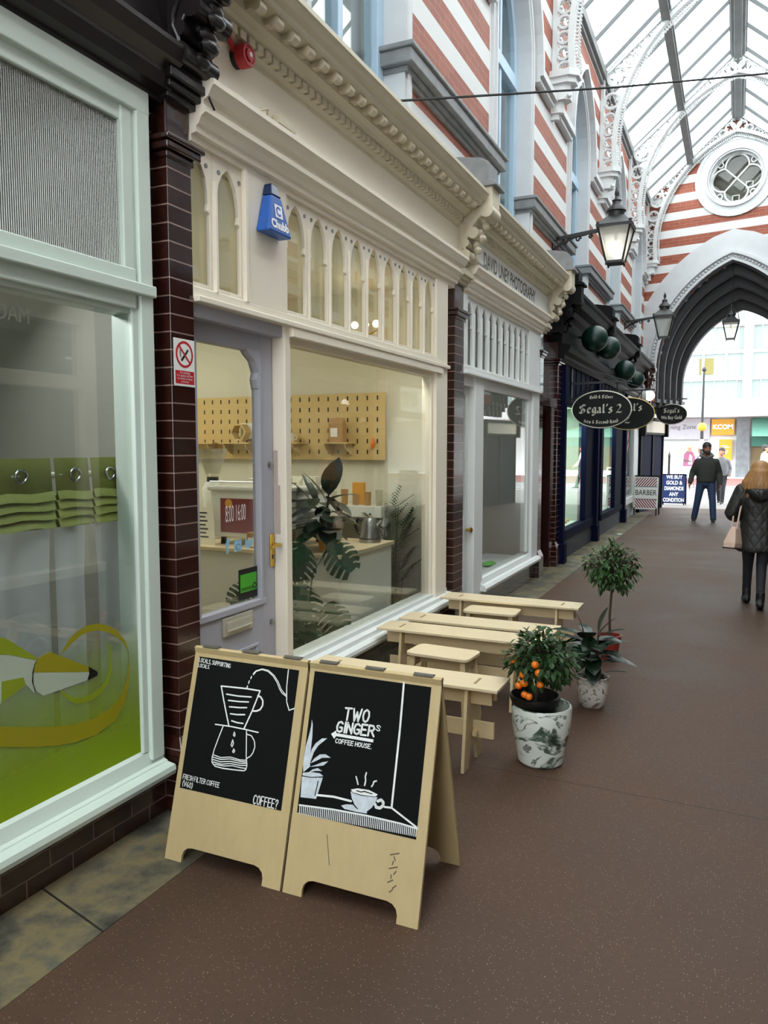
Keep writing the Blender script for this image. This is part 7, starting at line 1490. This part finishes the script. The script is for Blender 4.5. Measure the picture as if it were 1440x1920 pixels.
for x in (-.1, 0, .1): b.sphere((x, -.02, .03), .03, 10, 8)
b.build('bulb', emit('chandelier_bulb', (255, 226, 170), 8), r, smooth='all')
# photography shop contents
t = thing('portrait_easel', 'dark draped easel standing in the photography shop window', 'easel', (-.9, 8.9, .02)); MB().box(-.2, .2, -.02, .02, .8, 1.6).build('dark_cloth', 'jacket_man', t); MB().bar((-.2, 0, 0), (-.05, 0, 1.7), .03, .03).bar((.2, 0, 0), (.05, 0, 1.7), .03, .03).bar((0, .3, 0), (0, 0, 1.5), .03, .03).build('leg', 'bark', t)
t = thing('desk', 'brown wooden desk inside the photography shop', 'desk', (-1.7, 8.6, .02)); MB().box(-.4, .4, -.5, .5, .7, .74).build('desk_top', 'bark', t); MB().box(-.38, .38, -.48, .48, .0, .7).build('desk_body', 'bark', t)
tag(MB().sphere((-.25, 8.6, .36), .1, 10, 6, (.8, 1.4, .3)).build('green_cloth', 'vinyl_green'), 'crumpled lime green cloth on the photography shop window ledge', 'cloth'); struct(MB().box(-.6, -.12, 7.5, 9.6, .02, .335).build('trim_13', 'grey_white'), 'pale window ledge inside the photography shop', 'ledge')
# jeweller display
for nm, y0, y1 in (('near', 11.7, 13.5), ('far', 15.3, 17.1)):
    t = thing('display_stand', 'white stepped jewellery display in the %s lit window' % nm, 'display', (-.5, (y0 + y1) / 2, .02)); b = MB(); h = (y1 - y0) / 2
    b.box(-.3, .4, -h, h, 0, .42); b.box(-.45, -.2, -h, h, .42, .8); b.build('steps', 'mint', t); b = MB(); rq = random.Random(4)
    for k in range(26): y = rq.uniform(-h + .1, h - .1); b.sphere((rq.uniform(-.1, .3), y, .44), rq.uniform(.015, .04), 8, 5)
    b.build('jewellery', 'gold', t)
    for k, z in enumerate((1.3, 1.6)): tag(MB().box(-1.0, -.6, y0 - .3, y1 + .7, z, z + .015).build('glass_shelf', 'clear'), '%s glass shelf in the %s jeweller window' % (('lower', 'upper')[k], nm), 'shelf')
# near shop curtain
r = thing('curtain_rod', 'white curtain rod across the near shop window', 'curtain rod', (-.2, 1.0, 1.605)); MB().tube([(0, -1.9, 0), (0, 1.69, 0)], .013, 12).build('rod', 'machine_white', r, smooth=True); MB().lathe([(.02, 0), (.02, .03)], (0, 1.68, 0), 12, axis='y').build('rod_end', 'steel', r); 
segs = [(-.7, 1.0), (1.06, 1.5), (1.5, 2.0), (2.12, 2.33), (2.37, 2.60)]
segs = [(-.7, .3), (.33, .9), (.93, 1.5), (1.53, 2.265), (2.29, 2.465), (2.485, 2.665)]
for i, (y0, y1) in enumerate(segs):
    r = thing('curtain', ('white net half curtain with pleated olive header, %s' % ('first behind the camera side', 'second of the row', 'third of the row', 'left piece beside the window edge', 'narrow middle piece', 'right piece nearest the brick pillar')[i]), 'curtain', (-.2, (y0 + y1) / 2, 1.39), group='net curtain pieces in the near shop window')
    h = (y1 - y0) / 2; n = 14
    def wave(y, A, z=0): return A * math.sin((y + y0 * 3) * 22) + .3 * A * math.sin(y * 51)
    b = MB(); R = []
    for z in (.0, .13, .135, .285): R.append([(.012 + wave(y, .006) + (.012 if z in (.135,) else 0), y, z) for y in [-h + 2 * h * k / n for k in range(n + 1)]])
    b.loft(R, closed=False)
    for k in range(4):                   # pleats across the header
        z = .005 + .036 * k; R = []
        for dz, dx in ((0.0, .028), (.034, .016), (.036, .004)): R.append([(.012 + dx + wave(y, .006), y, z + dz + .004 * math.sin(y * 30 + k)) for y in [-h + 2 * h * q / n for q in range(n + 1)]])
        b.loft(R, closed=False)
    b.build('pleated_header', 'green_cloth', r, smooth='all')
    b = MB(); R = []
    for z in (-1.1, -.6, -.2, .02):
        sp = .92 if z < -.1 else .98
        R.append([(.0 + .028 * math.sin(y * 24 + i * 2) * (1 - .4 * (z > -.1)), y * sp, z) for y in [-h + 2 * h * k / 24 for k in range(25)]])
    b.loft(R, closed=False); b.build('net_panel', 'net', r, smooth='all')
    b = MB()
    for yy in ((-h * .6, h * .6) if h > .2 else (h * .1,)): b.tube([(.025 + .0, yy + .026 * math.cos(t * .5236), .215 + .026 * math.sin(t * .5236)) for t in range(12)], .006, 8, closed=True)
    b.build('eyelet', 'chrome', r, smooth=True)
